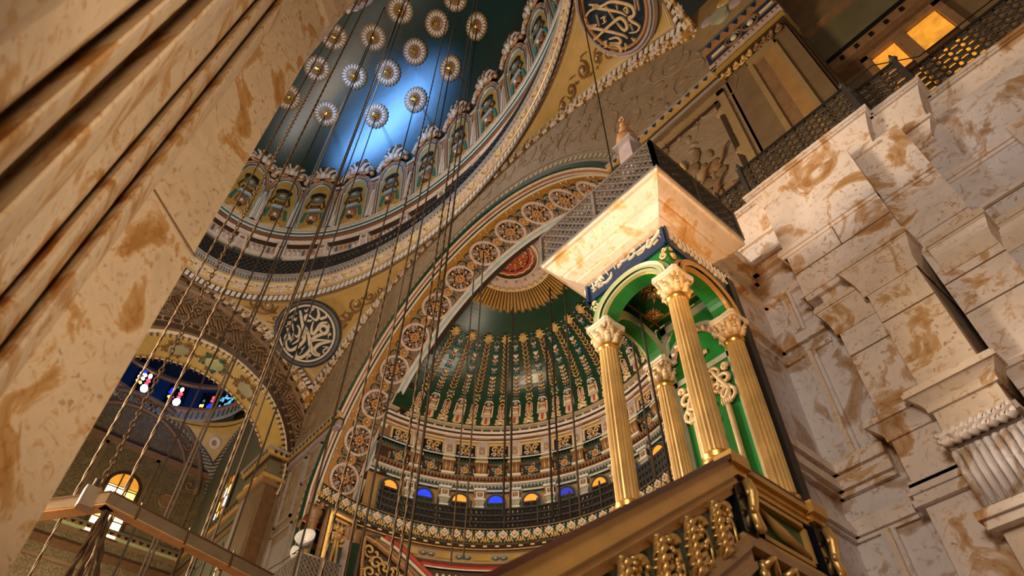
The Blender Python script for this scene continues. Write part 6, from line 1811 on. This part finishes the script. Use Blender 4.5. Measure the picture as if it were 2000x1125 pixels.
# side bay beyond the arch
BXW = -30.0
mb = MB(); mb.box((BXW - .3, YA, 2), (px0, YA + .3, 24), 'wall_green_grey'); struct(mb.build('wall_north'))
mb = MB(); mb.box((BXW - .3, -6, 2), (BXW, YA + .1, 21.4), 'carved_olive'); struct(mb.build('wall_west'))
mb = MB()
for z0, z1, p, m in ((15.3, 15.42, .08, 'gold_paint'), (15.42, 15.55, .14, 'umber'), (15.55, 15.62, .2, 'wall_green_grey'), (15.1, 15.3, .04, 'wall_brown'), (14.4, 14.7, .04, 'brown'), (14.7, 14.78, .08, 'dark_brown')):
    mb.box((BXW, YA - p, z0), (px0, YA + .02, z1), m); mb.box((BXW - .02, -6, z0), (BXW + p, YA, z1), 'green_pale' if m == 'gold_paint' else m)
for k in range(30): mb.prism([(-.1, .06), (.1, .06), (0, -.06)], 0, .02, 'black', FC(BXW + .141, YA - .2 - k * .3, 15.46)); mb.prism([(-.09, .06), (.09, .06), (0, -.06)], 0, .02, 'black', FW(BXW + .2 + k * .26, YA - .141, 15.46))
# blind panels on both walls
pf = lambda mb, x0, x1, z0, z1: pframe(mb, x0, x1, z0, z1, YA, .12, 'wall_green_grey', .06)
for (x0, x1, z0, z1) in ((-29.4, -27.4, 9.5, 14.0), (-27.1, -24.9, 9.5, 14.0), (-24.6, -22.6, 9.0, 14.0)): pf(mb, x0, x1, z0, z1)
def pframey(mb, y0, y1, z0, z1, w, m):
    for lo, hi in (((y0, z0), (y0 + w, z1)), ((y1 - w, z0), (y1, z1)), ((y0, z0), (y1, z0 + w)), ((y0, z1 - w), (y1, z1))): mb.box((BXW - .02, lo[0], lo[1]), (BXW + .07, hi[0], hi[1]), m)
for (y0, y1, z0, z1) in ((4.7, 6.8, 16.1, 19.2), (-1.5, 2.6, 16.1, 19.2), (4.4, 6.8, 9.0, 14.0), (1.6, 4.0, 9.0, 14.0), (-2.0, 1.2, 9.0, 14.0)): pframey(mb, y0, y1, z0, z1, .14, 'wall_brown')
for y, z in ((5.75, 17.6), (.4, 17.6)): mb.lathe([(.34, 0), (.30, .05), (.24, .03), (0, .02)], 'umber', 20, FC(BXW + .02, y, z))
# string course and big carved arch on the west wall
def barc(a, r): t = rad(180 * a); return V((BXW + .05, 3.16 + r * math.cos(t), 18.3 + r * math.sin(t)))
for r_, w_, m in ((3.62, .13, 'wall_brown'), (2.95, .08, 'umber')): mb.tube([barc(k / 30, r_) for k in range(31)], w_, m, 6)
for k in range(16):
    o = barc((k + .5) / 16, 3.28); p = spiral(0, 0, .24, 1.2, 1 if k % 2 else -1, k); mb.tube(p, .05, 'umber', 5, frame(o, V((0, 1, 0)), V((0, 0, 1)), V((1, 0, 0))))
mb.box((BXW - .02, -6, 19.2), (BXW + .12, YA, 19.45), 'umber'); mb.box((BXW - .02, -6, 19.5), (BXW + .06, YA, 19.62), 'dark_brown')
struct(mb.build('trim_14'))
# windows of the bay
def arched_win(M, w, h, panes, nm, fan):
    mb = MB(); mb.prism([(-w - .14, -h), (w + .14, -h)] + [((w + .14) * math.cos(q * PI / 12), (w + .14) * math.sin(q * PI / 12)) for q in range(13)], 0, .05, 'dark_brown')
    for x in (-w * .33, w * .33): mb.box((x - .03, -h, .05), (x + .03, w, .12), 'brown')
    for k in range(4): mb.box((-w, -h + k * h / 3.2, .05), (w, -h + k * h / 3.2 + .05, .12), 'brown')
    o = struct(mb.build(nm, None, M))
    mb = MB(); mb.prism([(w * math.cos(q * PI / 12), .03 + w * .95 * math.sin(q * PI / 12)) for q in range(13)], .05, .08, fan); mb.build('fanlight_pane', o)
    for k in range(3):
        for j in range(3):
            mb = MB(); mb.box((-w + j * 2 * w / 3 + .02, -h + .04 + k * h / 3.05, .05), (-w + (j + 1) * 2 * w / 3 - .02, -h + (k + 1) * h / 3.05, .08), panes[(k + j) % len(panes)]); mb.build('pane', o)
arched_win(FC(BXW + .02, 3.92, 17.45), .60, 2.2, ['glass_warm', 'glass_gold', 'glass_warm'], 'window_41', 'glass_amber')
arched_win(FW(-26.35, YA - .03, 17.2), .42, 1.7, ['glass_sky', 'glass_gold', 'glass_amber'], 'window_42', 'glass_amber')
arched_win(FW(-23.9, YA - .03, 13.4), .34, 1.9, ['glass_gold', 'glass_warm'], 'window_43', 'glass_gold')
# pendentive and ring of the little dome
DCX, DCY, DR, DZZ = -26.75, 3.16, 3.5, 22.0
def D2(t, r, z): return V((DCX + r * cosd(t), DCY + r * sind(t), z))
mb = MB()
mb.sweep(D2, [(DR + .0, 21.35, None), (DR - .06, 21.45, 'sage'), (DR - .06, 21.85, 'sage'), (DR - .14, 21.9, 'copper'), (DR - .14, 22.05, 'umber'), (DR + .1, 22.1, 'dark_brown'), (DR + .35, 22.12, 'black'), (DR + .35, 23.6, 'navy'), (DR + .2, 23.65, 'rosewood'), (DR + .2, 23.8, 'brown')], 0, 360, 72)  # navy drum wall carries the blue window glow in its colour
for i in range(80):
    t = i * 4.5; o = D2(t, DR - .08, 21.65); nn = V((-cosd(t), -sind(t), 0)); M = frame(o, V((0, 0, 1)).cross(nn), V((0, 0, 1)), nn)
    mb.box((-.015, -.2, 0), (.015, .2, .03), 'dark_brown', M)
    for q in (-.12, 0, .12): mb.blob((.13, q, .01), (.08, .05, .03), 'sage', M, 6, 3)
def ddome(a, b): t = 2 * PI * a; e = PI / 2 * b; r = (DR + .2) * math.cos(e); return V((DCX + r * math.cos(t), DCY + r * math.sin(t), 23.8 + 3.2 * math.sin(e)))
mb.grid(ddome, 48, 10, 'black', True)
struct(mb.build('ceiling'))
def dpend(s, q):
    # quarter between wall arcs rising from the corner (BXW, YA) at z 18.3
    zt = 21.4; ry, rx = YA - DCY, DCX - BXW
    a = rad(90 * s); y = YA - (YA - DCY) * (1 - math.cos(a)) ; x = BXW + (DCX - BXW) * (1 - math.cos(a)); z = 18.3 + (zt - 18.3) * math.sin(a)
    th = q * PI / 2
    return V((x + (BXW - x) * math.cos(th), y + (YA - y) * math.sin(th), z))
mb = MB()
mb.grid(lambda a, b: dpend(.02 + .98 * b, a), 20, 24, 'yellow', True)
cen = V((DCX, DCY, 17))
for side in (0, 1):
    def eb(a, b, w0=0, w1=.42, h=.04):
        s = .02 + .98 * b; Ls = max(.1, (dpend(s, 1) - dpend(s, 0)).length * 1.1); d = min(.5, (w0 + (w1 - w0) * a) / Ls); p = dpend(s, 1 - d if side else d); return p + (cen - p).normalized() * h
    mb.grid(lambda a, b: eb(a, b), 1, 30, 'sage', True); mb.grid(lambda a, b: eb(a, b, .42, .5, .05), 1, 30, 'dark_brown', True)
    for k in range(26):
        p0, p1 = eb(0, (k + .5) / 26, h=.06), eb(1, (k + .5) / 26, h=.06); mb.tube([p0, p1], .025, 'dark_brown', 4, None, 1, None, False)
        p2 = eb(.5, (k + 1) / 26, h=.05); mb.blob(p2, (.09, .09, .09), 'sage', None, 6, 3)
def tb(a, b): p = dpend(.88 + .02 * b, a); return p + (cen - p).normalized() * .05
mb.grid(tb, 20, 1, 'dark_brown', True)
o = dpend(.62, .5); nn = (cen - o).normalized(); vv = (V((0, 0, 1)) - nn * nn.z).normalized(); mb.lathe([(.30, 0), (.28, .04), (.2, .03), (.14, .06), (0, .08)], ['cream', 'cream', 'white', 'copper'], 16, frame(o + nn * .04, vv.cross(nn), vv, nn))
struct(mb.build('ceiling'))
# stained windows in the drum of the little dome
def stained(t, z, nm, cols, seed):
    o = D2(t, DR + .33, z); nn = V((-cosd(t), -sind(t), 0)); M = frame(o, V((0, 0, 1)).cross(nn), V((0, 0, 1)), nn)
    mb = MB(); mb.box((-.46, -.62, 0), (.46, .62, .03), 'black_gloss'); w = struct(mb.build(nm, None, M))
    for (x, y, a, b, m) in cols:
        mb = MB(); mb.blob((x, y, .04), (a, b, .02), m, None, 10, 4); mb.build('pane', w)
c1_ = [(-.25, .34, .09, .10, 'glass_sky'), (-.08, .34, .08, .10, 'glass_sky'), (-.27, .12, .09, .10, 'glass_sky'), (-.1, .12, .08, .10, 'glass_sky'), (-.27, -.12, .08, .09, 'glass_gold'), (-.12, -.14, .07, .09, 'glass_gold'), (-.18, .52, .14, .07, 'glass_blue'), (.15, .42, .09, .15, 'glass_warm'), (.17, .14, .11, .12, 'glass_red'), (.15, -.05, .1, .06, 'glass_red'), (.16, -.34, .17, .24, 'glass_sky')]
c2_ = [(-.24, .3, .12, .12, 'glass_blue'), (-.26, .12, .13, .1, 'glass_blue'), (-.26, -.14, .09, .08, 'glass_gold'), (-.12, -.12, .06, .07, 'glass_red'), (-.1, .5, .08, .06, 'glass_green'), (.14, .42, .08, .14, 'glass_warm'), (.16, .16, .11, .11, 'glass_red'), (.15, -.03, .1, .05, 'glass_red'), (.15, -.34, .17, .23, 'glass_sky')]
c3_ = [(-.25, .1, .05, .08, 'glass_green'), (-.22, -.2, .05, .1, 'glass_gold'), (-.33, -.2, .04, .08, 'glass_warm'), (.15, .3, .07, .1, 'glass_red'), (.15, .1, .08, .09, 'glass_red'), (.14, -.25, .15, .2, 'glass_blue')]
R = random.Random(6)
c4_ = [(R.uniform(-.35, .35), R.uniform(-.4, .4), .05, .06, 'glass_cyan') for k in range(22)]
c5_ = [(R.uniform(-.35, .35), R.uniform(-.45, .45), .04, .06, 'glass_sky' if k % 3 == 0 else 'glass_cyan') for k in range(22)]
for (t, z, nm, cols, sd) in ((187, 23.0, 'window_44', c1_, 1), (163, 22.9, 'window_45', c2_, 2), (139, 22.75, 'window_46', c3_, 3), (125, 22.75, 'window_47', c4_, 4), (112, 22.7, 'window_48', c5_, 5), (212, 22.95, 'window_49', c3_, 6)): stained(t, z, nm, cols, sd)

# ---------------------------------------------------------------- foreground marble pier (left)
PROF = [(90, 4.6), (86.7, 3.05), (93.4, 2.76), (93.55, 2.70)]
PROF += [(93.6 + 2.0 * k / 6, 2.66 - .14 * math.sin(PI * k / 6) - .04 * k / 6) for k in range(7)]
PROF += [(95.7, 2.56)] + [(95.8 + 2.1 * k / 6, 2.52 - .15 * math.sin(PI * k / 6) - .08 * k / 6) for k in range(7)]
PROF += [(98.0, 2.34), (98.2, 2.30), (99.9, 2.14), (100.1, 2.05)] + [(100.2 + 3.2 * k / 7, 2.0 - .20 * math.sin(PI * k / 7) - .06 * k / 7) for k in range(8)]
PROF += [(103.7, 1.98), (104.2, 1.92)] + [(104.3 + 3.0 * k / 7, 1.74 - .18 * math.sin(PI * k / 7) - .05 * k / 7) for k in range(8)]
PROF += [(107.6, 1.72), (108.2, 1.5), (112, 1.36), (113, 1.22), (118, 1.12), (126, 1.1), (140, 1.4), (150, 3.0), (110, 6.0)]
mb = MB()
def pp(az, r, z, da=0, dr=0): return V(((r + dr) * -sind(az + da), (r + dr) * cosd(az + da), z))
levels = [(0, 0, 0), (8.12, 0, 0), (8.16, -.5, -.03), (8.30, -1.0, -.05), (8.34, -1.2, -.06), (8.7, -1.5, -.08), (8.76, -2.2, -.12), (11.5, -2.4, -.12)]
n = len(PROF); vs = []
for z, da, dr in levels: vs += [pp(a, r, z, da if 85 < a < 100 else 0, dr if 85 < a < 140 else 0) for a, r in PROF]
for k in range(len(levels) - 1):
    mb.add([vs[k * n + i] for i in range(n)] + [vs[(k + 1) * n + i] for i in range(n)], [(i, (i + 1) % n, n + (i + 1) % n, n + i) for i in range(n)], 'alabaster_pier', False)
mb.add(vs[-n:], [tuple(range(n))], 'alabaster_pier')
# bed joint across the flat face
struct(mb.build('wall_south'))
mb = MB(); 
for z in (4.62,):
    mb.tube([pp(86.4, 3.044, z), pp(93.4, 2.752, z - .0)], .004, 'umber', 4)
struct(mb.build('trim_15'))

# ---------------------------------------------------------------- floor and far hall walls
mb = MB(); mb.box((-34, -16, -.3), (8, 12, 0), 'carpet_red'); struct(mb.build('floor'))
mb = MB(); mb.box((-34, -16.4, 0), (8, -16, 22), 'wall_brown'); struct(mb.build('wall_south'))
mb = MB(); mb.box((7.6, -16, 0), (8, 12, 22), 'wall_brown'); struct(mb.build('wall_east'))

# ---------------------------------------------------------------- hanging ropes and chains
def vert_at(px, py, D):
    w = ray(px, py); h = math.hypot(w.x, w.y); return D * w.x / h, D * w.y / h
def z_at(px, py, D):
    w = ray(px, py); return CAM.z + D * w.z / math.hypot(w.x, w.y)
def rope(px, py, D, r, zt, zb, label, kind='twist', m='rope'):
    x, y = vert_at(px, py, D)
    nm = {'twist': 'hanging_rope', 'wire': 'hanging_wire', 'chain': 'hanging_chain'}[kind]
    mb = MB(); L_ = zt - zb
    if kind == 'wire':
        mb.tube([(0, 0, zb), (0, 0, zt)], r, m, 6)
    elif kind == 'twist':
        n = int(L_ / (r * 4.5)); 
        for ph in (0, PI):
            mb.tube([(r * .55 * math.cos(ph + k * 1.05), r * .55 * math.sin(ph + k * 1.05), zb + L_ * k / n) for k in range(n + 1)], r * .72, m, 4)
    else:
        n = int(L_ / (r * 3.4))
        for k in range(n):
            z = zb + L_ * (k + .5) / n; M = T(0, 0, z) @ Rz(k * PI / 2)
            mb.tube([(r * .95 * math.cos(q * PI / 4), 0, r * 2.4 * math.sin(q * PI / 4)) for q in range(9)], r * .42, m, 4, M)
    o = mb.build(nm); o.matrix_basis = T(x, y, 0)
    return tag(o, label, 'chain' if kind == 'chain' else 'rope', 'ropes and chains hanging through the dome space')
def zdome(px, py, D):   # top of the rope on the dome surface
    x, y = vert_at(px, py, D); q = 1 - ((x - XC) / DA) ** 2 - ((y - YC) / DB) ** 2
    return DZ + DH * math.sqrt(q) if q > 0 else 27.0
def zsoff(x): return ZA + math.sqrt(max(.1, RA * RA - (x - XC) ** 2))
# those tied to the dome rosettes
for i, w in ((10, 'the lowest left rosette'), (11, 'the lowest middle rosette'), (12, 'the lowest right rosette'), (3, 'the rosette left of the long rope pair'), (6, 'the lower rosette on the green flank'), (0, 'the top left of centre rosette'), (2, 'the upper rosette on the green flank')):
    P = ROSP[i]; mb = MB(); mb.tube([(0, 0, 2.5), (0, 0, P.z - .3)], .028, 'rope_dark', 6); o = mb.build('hanging_wire'); o.matrix_basis = T(P.x, P.y, 0)
    tag(o, 'dark wire hanging straight down from ' + w, 'rope', 'ropes and chains hanging through the dome space')
RL = [(402, 560, 5.4, .017, None, 'chain', 'heavy linked chain beside the marble pier, holding the lamp frame', 'rope'), (441, 560, 7.5, .017, None, 'twist', 'twisted rope just right of the heavy chain', 'rope'), (515, 560, 12.5, .022, None, 'wire', 'dark cable crossing left of the navy roundel', 'rope_dark'),
      (582, 560, 10.0, .02, None, 'wire', 'left cable of the close pair crossing the roundel rim', 'rope_dark'), (595, 560, 10.5, .02, None, 'wire', 'right cable of the close pair crossing the roundel', 'rope_dark'), (755, 560, 8.5, .018, None, 'twist', 'braided rope crossing the plain spandrel beside the arch', 'rope'),
      (784, 560, 9.0, .018, None, 'wire', 'thin cable over the green edge of the great arch', 'rope'), (842, 560, 8.4, .018, None, 'twist', 'left rope of the pair crossing the arch medallions', 'rope'), (855, 560, 8.6, .017, None, 'twist', 'right rope of the pair crossing the arch medallions', 'rope'),
      (260, 760, 8.0, .015, None, 'twist', 'rope hanging nearest the marble pier in the side bay view', 'rope'), (502, 760, 9.2, .014, None, 'twist', 'rope passing in front of the pier cornice', 'rope'), (1165, 170, 4.6, .011, None, 'wire', 'lone dark cable falling past the golden roundel behind the canopy', 'rope_dark')]
for px, py, D, r, zt, k, lab, m in RL: rope(px, py, D, r, zdome(px, py, D) if zt is None else zt, 2.5 if lab[:5] != 'heavy' else 4.18, lab, k, m)
# those tied to the arch medallions and to the half dome
for px, py, tx, ty, lab in ((927, 760, 951, 491, 'wire hanging from the seventh arch medallion'), (908, 760, 936, 520, 'wire just left of the seventh medallion wire')):
    w = ray(px, py); D = math.hypot(*(on(tx, ty, 1, 8.1) - CAM).xy); rope(px, py, D, .02, z_at(tx, ty, D), 8.5, lab, 'wire', 'rope')
for px, py, tx, ty, lab, m in ((988, 760, 991, 655, 'wire before the middle of the half dome ribs', 'rope_dark'), (1000, 760, 1000, 600, 'wire hanging from the sunburst rays', 'rope_dark'), (1070, 760, 1075, 660, 'hooked wire right of the sunburst wire', 'rope_dark'), (1083, 760, 1096, 560, 'wire with brass hook under the right sunburst rays', 'rope_dark'), (1116, 760, 1105, 556, 'wire hanging from the left corner of the canopy view', 'rope'), (1216, 760, 1180, 610, 'wire between the two left pulpit columns', 'rope'), (1251, 760, 1215, 640, 'rope seen through the pulpit left of the back column', 'rope')):
    D = 13.6 if px < 1200 else 12.4; rope(px, py, D, .026, z_at(tx, ty, D), 9.5, lab, 'wire', m)

# ---------------------------------------------------------------- lamp frame at lower left with its chain slings
FZ = 4.15
P0, P1, P2 = on(208, 990, 2, FZ), on(520, 1146, 2, FZ), on(20, 1014, 2, FZ)
lf = thing('lamp_frame', 'long weathered metal lamp frame with two arms hung from chains at lower left', 'chandelier', T(P0.x, P0.y, FZ))
for nm, Q in (('near_arm', P2), ('far_arm', P1)):
    d = Q - P0; Ln = d.length; d.normalize(); side = V((-d.y, d.x, 0)); mb = MB()
    M = frame(V((0, 0, 0)), d, side, V((0, 0, 1)))
    mb.box((-.03, -.05, -.012), (Ln, .05, .0), 'gold_cream', M); mb.box((-.03, -.055, .0), (Ln, -.045, .085), 'frame_grey', M); mb.box((-.03, .045, .0), (Ln, .055, .085), 'frame_grey', M); mb.box((-.03, -.06, .08), (Ln, .06, .092), 'brown', M)
    for k in range(int(Ln / .42)): mb.tube([(k * .42 + .2, -.06, -.02), (k * .42 + .2, -.06, .11)], .008, 'brown', 4, M); mb.tube([(k * .42 + .2, .06, -.02), (k * .42 + .2, .06, .11)], .008, 'brown', 4, M)
    mb.build(nm, lf)
mb = MB(); Q = on(166, 985, 2, FZ) - P0; mb.box((Q.x - .05, Q.y - .05, -.03), (Q.x + .05, Q.y + .05, .12), 'silver'); mb.tube([(Q.x, Q.y, .1), (Q.x, Q.y, .2)], .02, 'iron', 6); mb.build('chain_clamp', lf)
# slings below the frame
for i, (a, bpx, lab) in enumerate((((0, 0), (112, 1160), 'first'), ((.01, 0), (140, 1160), 'second'), ((-.01, .01), (165, 1160), 'third'), ((0, .02), (180, 1170), 'fourth'))):
    B_ = on(bpx[0], bpx[1], 2, 3.55) - V((P0.x, P0.y, FZ)); mb = MB(); A_ = V((a[0], a[1], -.03)); n = int((B_ - A_).length / .045)
    if i == 2: mb.tube([A_, B_], .009, 'rope', 6)
    else:
        d = (B_ - A_).normalized(); e1 = d.orthogonal().normalized(); e2 = d.cross(e1)
        for ph in (0, PI): mb.tube([A_.lerp(B_, k / n) + e1 * (.011 * math.cos(ph + k * .9)) + e2 * (.011 * math.sin(ph + k * .9)) for k in range(n + 1)], .012, 'rope', 5)
    mb.build('sling', lf)
C_ = on(358, 1068, 2, FZ) - V((P0.x, P0.y, FZ)); mb = MB(); mb.tube([C_ + V((0, 0, .08)), C_ + V((0, 0, -.22))], .012, 'rope', 5)
for k in range(5): mb.tube([C_ + V((.04 * math.cos(q * PI / 4), .02 * math.sin(k), -.27 + .035 * math.sin(q * PI / 4) - .012 * k)) for q in range(9)], .011, 'rope', 5)
mb.build('knot', lf)
for bpx in ((325, 1170), (345, 1170), (362, 1170)):
    B_ = on(bpx[0], bpx[1], 2, 3.5) - V((P0.x, P0.y, FZ)); mb = MB(); mb.tube([C_ + V((0, 0, -.28)), (C_ + V((0, 0, -.28))).lerp(B_, .5) + V((.015, 0, 0)), B_], .011, 'rope', 5); mb.build('sling', lf)

# ---------------------------------------------------------------- ledge with floodlight at the foot of the great arch
Lp = on(590, 1078, 1, 6.2)
led = thing('lattice_ledge', 'grey pierced corner balcony with lattice front at the bottom edge', 'balcony', T(Lp.x, Lp.y, Lp.z))
mb = MB(); mb.box((-1.8, .03, -1.6), (-.03, 1.1, -.03), 'wall_brown'); mb.build('base', led)
mb = MB()
for i in range(15):
    for j in range(12):
        for P_ in (lambda a, z: (-.12 * a, 0, z), lambda a, z: (0, .12 * a if a < 9 else 1.08, z)):
            z = -1.5 + j * .125
            mb.tube([P_(i, z), P_(i + 1, z + .125)], .015, 'lattice_grey', 4, None, 1, None, False, False); mb.tube([P_(i + 1, z), P_(i, z + .125)], .015, 'lattice_grey', 4, None, 1, None, False, False)
            mb.tube([P_(i + .5, z), P_(i + .5, z + .125)], .012, 'lattice_grey', 4, None, 1, None, False, False)
mb.build('lattice', led)
mb = MB()
for x, y in ((0, 0), (-.9, 0), (-1.8, 0), (0, .55), (0, 1.08)): mb.tube([(x, y, -1.6), (x, y, .04)], .03, 'frame_grey', 6)
mb.tube([(-1.8, 0, 0), (0, 0, 0), (0, 1.08, 0)], .028, 'frame_grey', 6); mb.tube([(-1.8, -.02, .22), (-1.0, -.02, .14), (0, -.02, .12)], .013, 'iron', 5); mb.build('rail', led)
fl = thing('floodlight', 'white twin headed floodlight standing on the lattice balcony', 'lamp', T(Lp.x - .38, Lp.y + .12, Lp.z))
for nm, o, d, s in (('large_head', V((.28, -.05, .34)), V((.55, -.5, .25)), 1.0), ('small_head', V((-.12, 0, .22)), V((-.7, -.4, .1)), .7)):
    n = d.normalized(); v = (V((0, 0, 1)) - n * n.z).normalized(); mb = MB()
    mb.lathe([(.04 * s, -.18 * s), (.09 * s, -.16 * s), (.22 * s, .06 * s), (.25 * s, .16 * s), (.22 * s, .16 * s), (.0, .0)], 'lamp_white', 18, frame(o, v.cross(n), v, n)); mb.build(nm, fl)
mb = MB(); mb.tube([(.05, 0, -.02), (.05, 0, .2), (.25, -.05, .3)], .03, 'iron', 6); mb.tube([(.05, 0, .15), (-.1, 0, .2)], .025, 'iron', 6); mb.build('bracket', fl)

# ---------------------------------------------------------------- light
def lamp(kind, loc, e, c, r=.5, aim=None, **kw):
    l = bpy.data.lights.new('lamp', kind); l.energy = e; l.color = c
    if kind == 'AREA':
        l.size = r; l.shape = 'DISK'
    else: l.shadow_soft_size = r
    for k, v in kw.items(): setattr(l, k, v)
    o = bpy.data.objects.new('lamp', l); COL.objects.link(o); o.location = loc
    if aim is not None: o.rotation_euler = (V(aim) - V(loc)).to_track_quat('-Z', 'Y').to_euler()
    return o
WARM = (1.0, .74, .46); NEUT = (1.0, .88, .76); BLUE = (.16, .42, 1.0)
lamp('POINT', (-5.0, -3.6, 5.4), 1100, (1, .82, .62), .7)
lamp('POINT', (.9, -3.2, 5.2), 820, (1, .84, .68), .8)
lamp('SPOT', (-8.5, -1.5, 8.5), 700, (.78, .86, 1.0), .3, (-1.3, 5.0, 5.9), spot_size=rad(34), spot_blend=.8)  # unseen cool spot added for west window light and glints on the marble
lamp('SPOT', (.9, 2.2, 3.0), 330, (1, .74, .46), .3, (-2.8, -.1, 5.2), spot_size=rad(75), spot_blend=.8)  # unseen warm spot added to brighten the left pier
lamp('POINT', (-8.6, -1.6, 7.0), 3000, WARM, 1.2)
lamp('POINT', (-11, 10.2, 13.0), 130, (1, .84, .64), .3)
lamp('POINT', (-10.8, 11.0, 15.4), 110, (1, .84, .64), .3)
lamp('POINT', (-10.5, 1.6, 23.4), 800, (1, .92, .86), .8)
HL, HN = domehit(760, 240)
dv = (CAM - HL).normalized(); HS = HL + (HN * (2 * HN.dot(dv)) - dv) * 7.5
lamp('SPOT', tuple(HS), 3600, BLUE, 1.0, tuple(HL), spot_size=rad(60), spot_blend=1.0)  # added blue spot at the mirror angle, makes the dome highlight
lamp('SPOT', (-2.6, 1.35, 4.3), 150, (1, .86, .70), .15, (-2.45, 2.95, 6.6), spot_size=rad(62), spot_blend=.6)  # unseen spot added to light the canopy front from below
lamp('SPOT', (-.7, 2.7, 4.4), 130, (1, .48, .13), .2, (-1.7, 3.6, 6.65), spot_size=rad(60), spot_blend=.8)  # unseen orange spot added to tint the canopy side amber
lamp('POINT', (-26, 2.5, 12), 500, WARM, .6)
lamp('SPOT', (-24.5, 2.5, 22.6), 420, (.1, .3, 1.0), .3, (-29.5, 4.5, 23), spot_size=rad(90), spot_blend=1.0)  # unseen blue spot added for the glow round the stained windows
print('HS', HS)
w = bpy.data.worlds.new('world'); SC.world = w; w.use_nodes = True
bg = w.node_tree.nodes['Background']; bg.inputs[0].default_value = (1.0, .82, .62, 1); bg.inputs[1].default_value = .018
SC.view_settings.view_transform = 'Standard'; SC.view_settings.look = 'None'; SC.view_settings.exposure = 0.0; SC.view_settings.gamma = 1.0
SC.cycles.max_bounces = 5; SC.cycles.diffuse_bounces = 2; SC.cycles.glossy_bounces = 2
try: SC.cycles.use_denoising = True
except Exception: pass
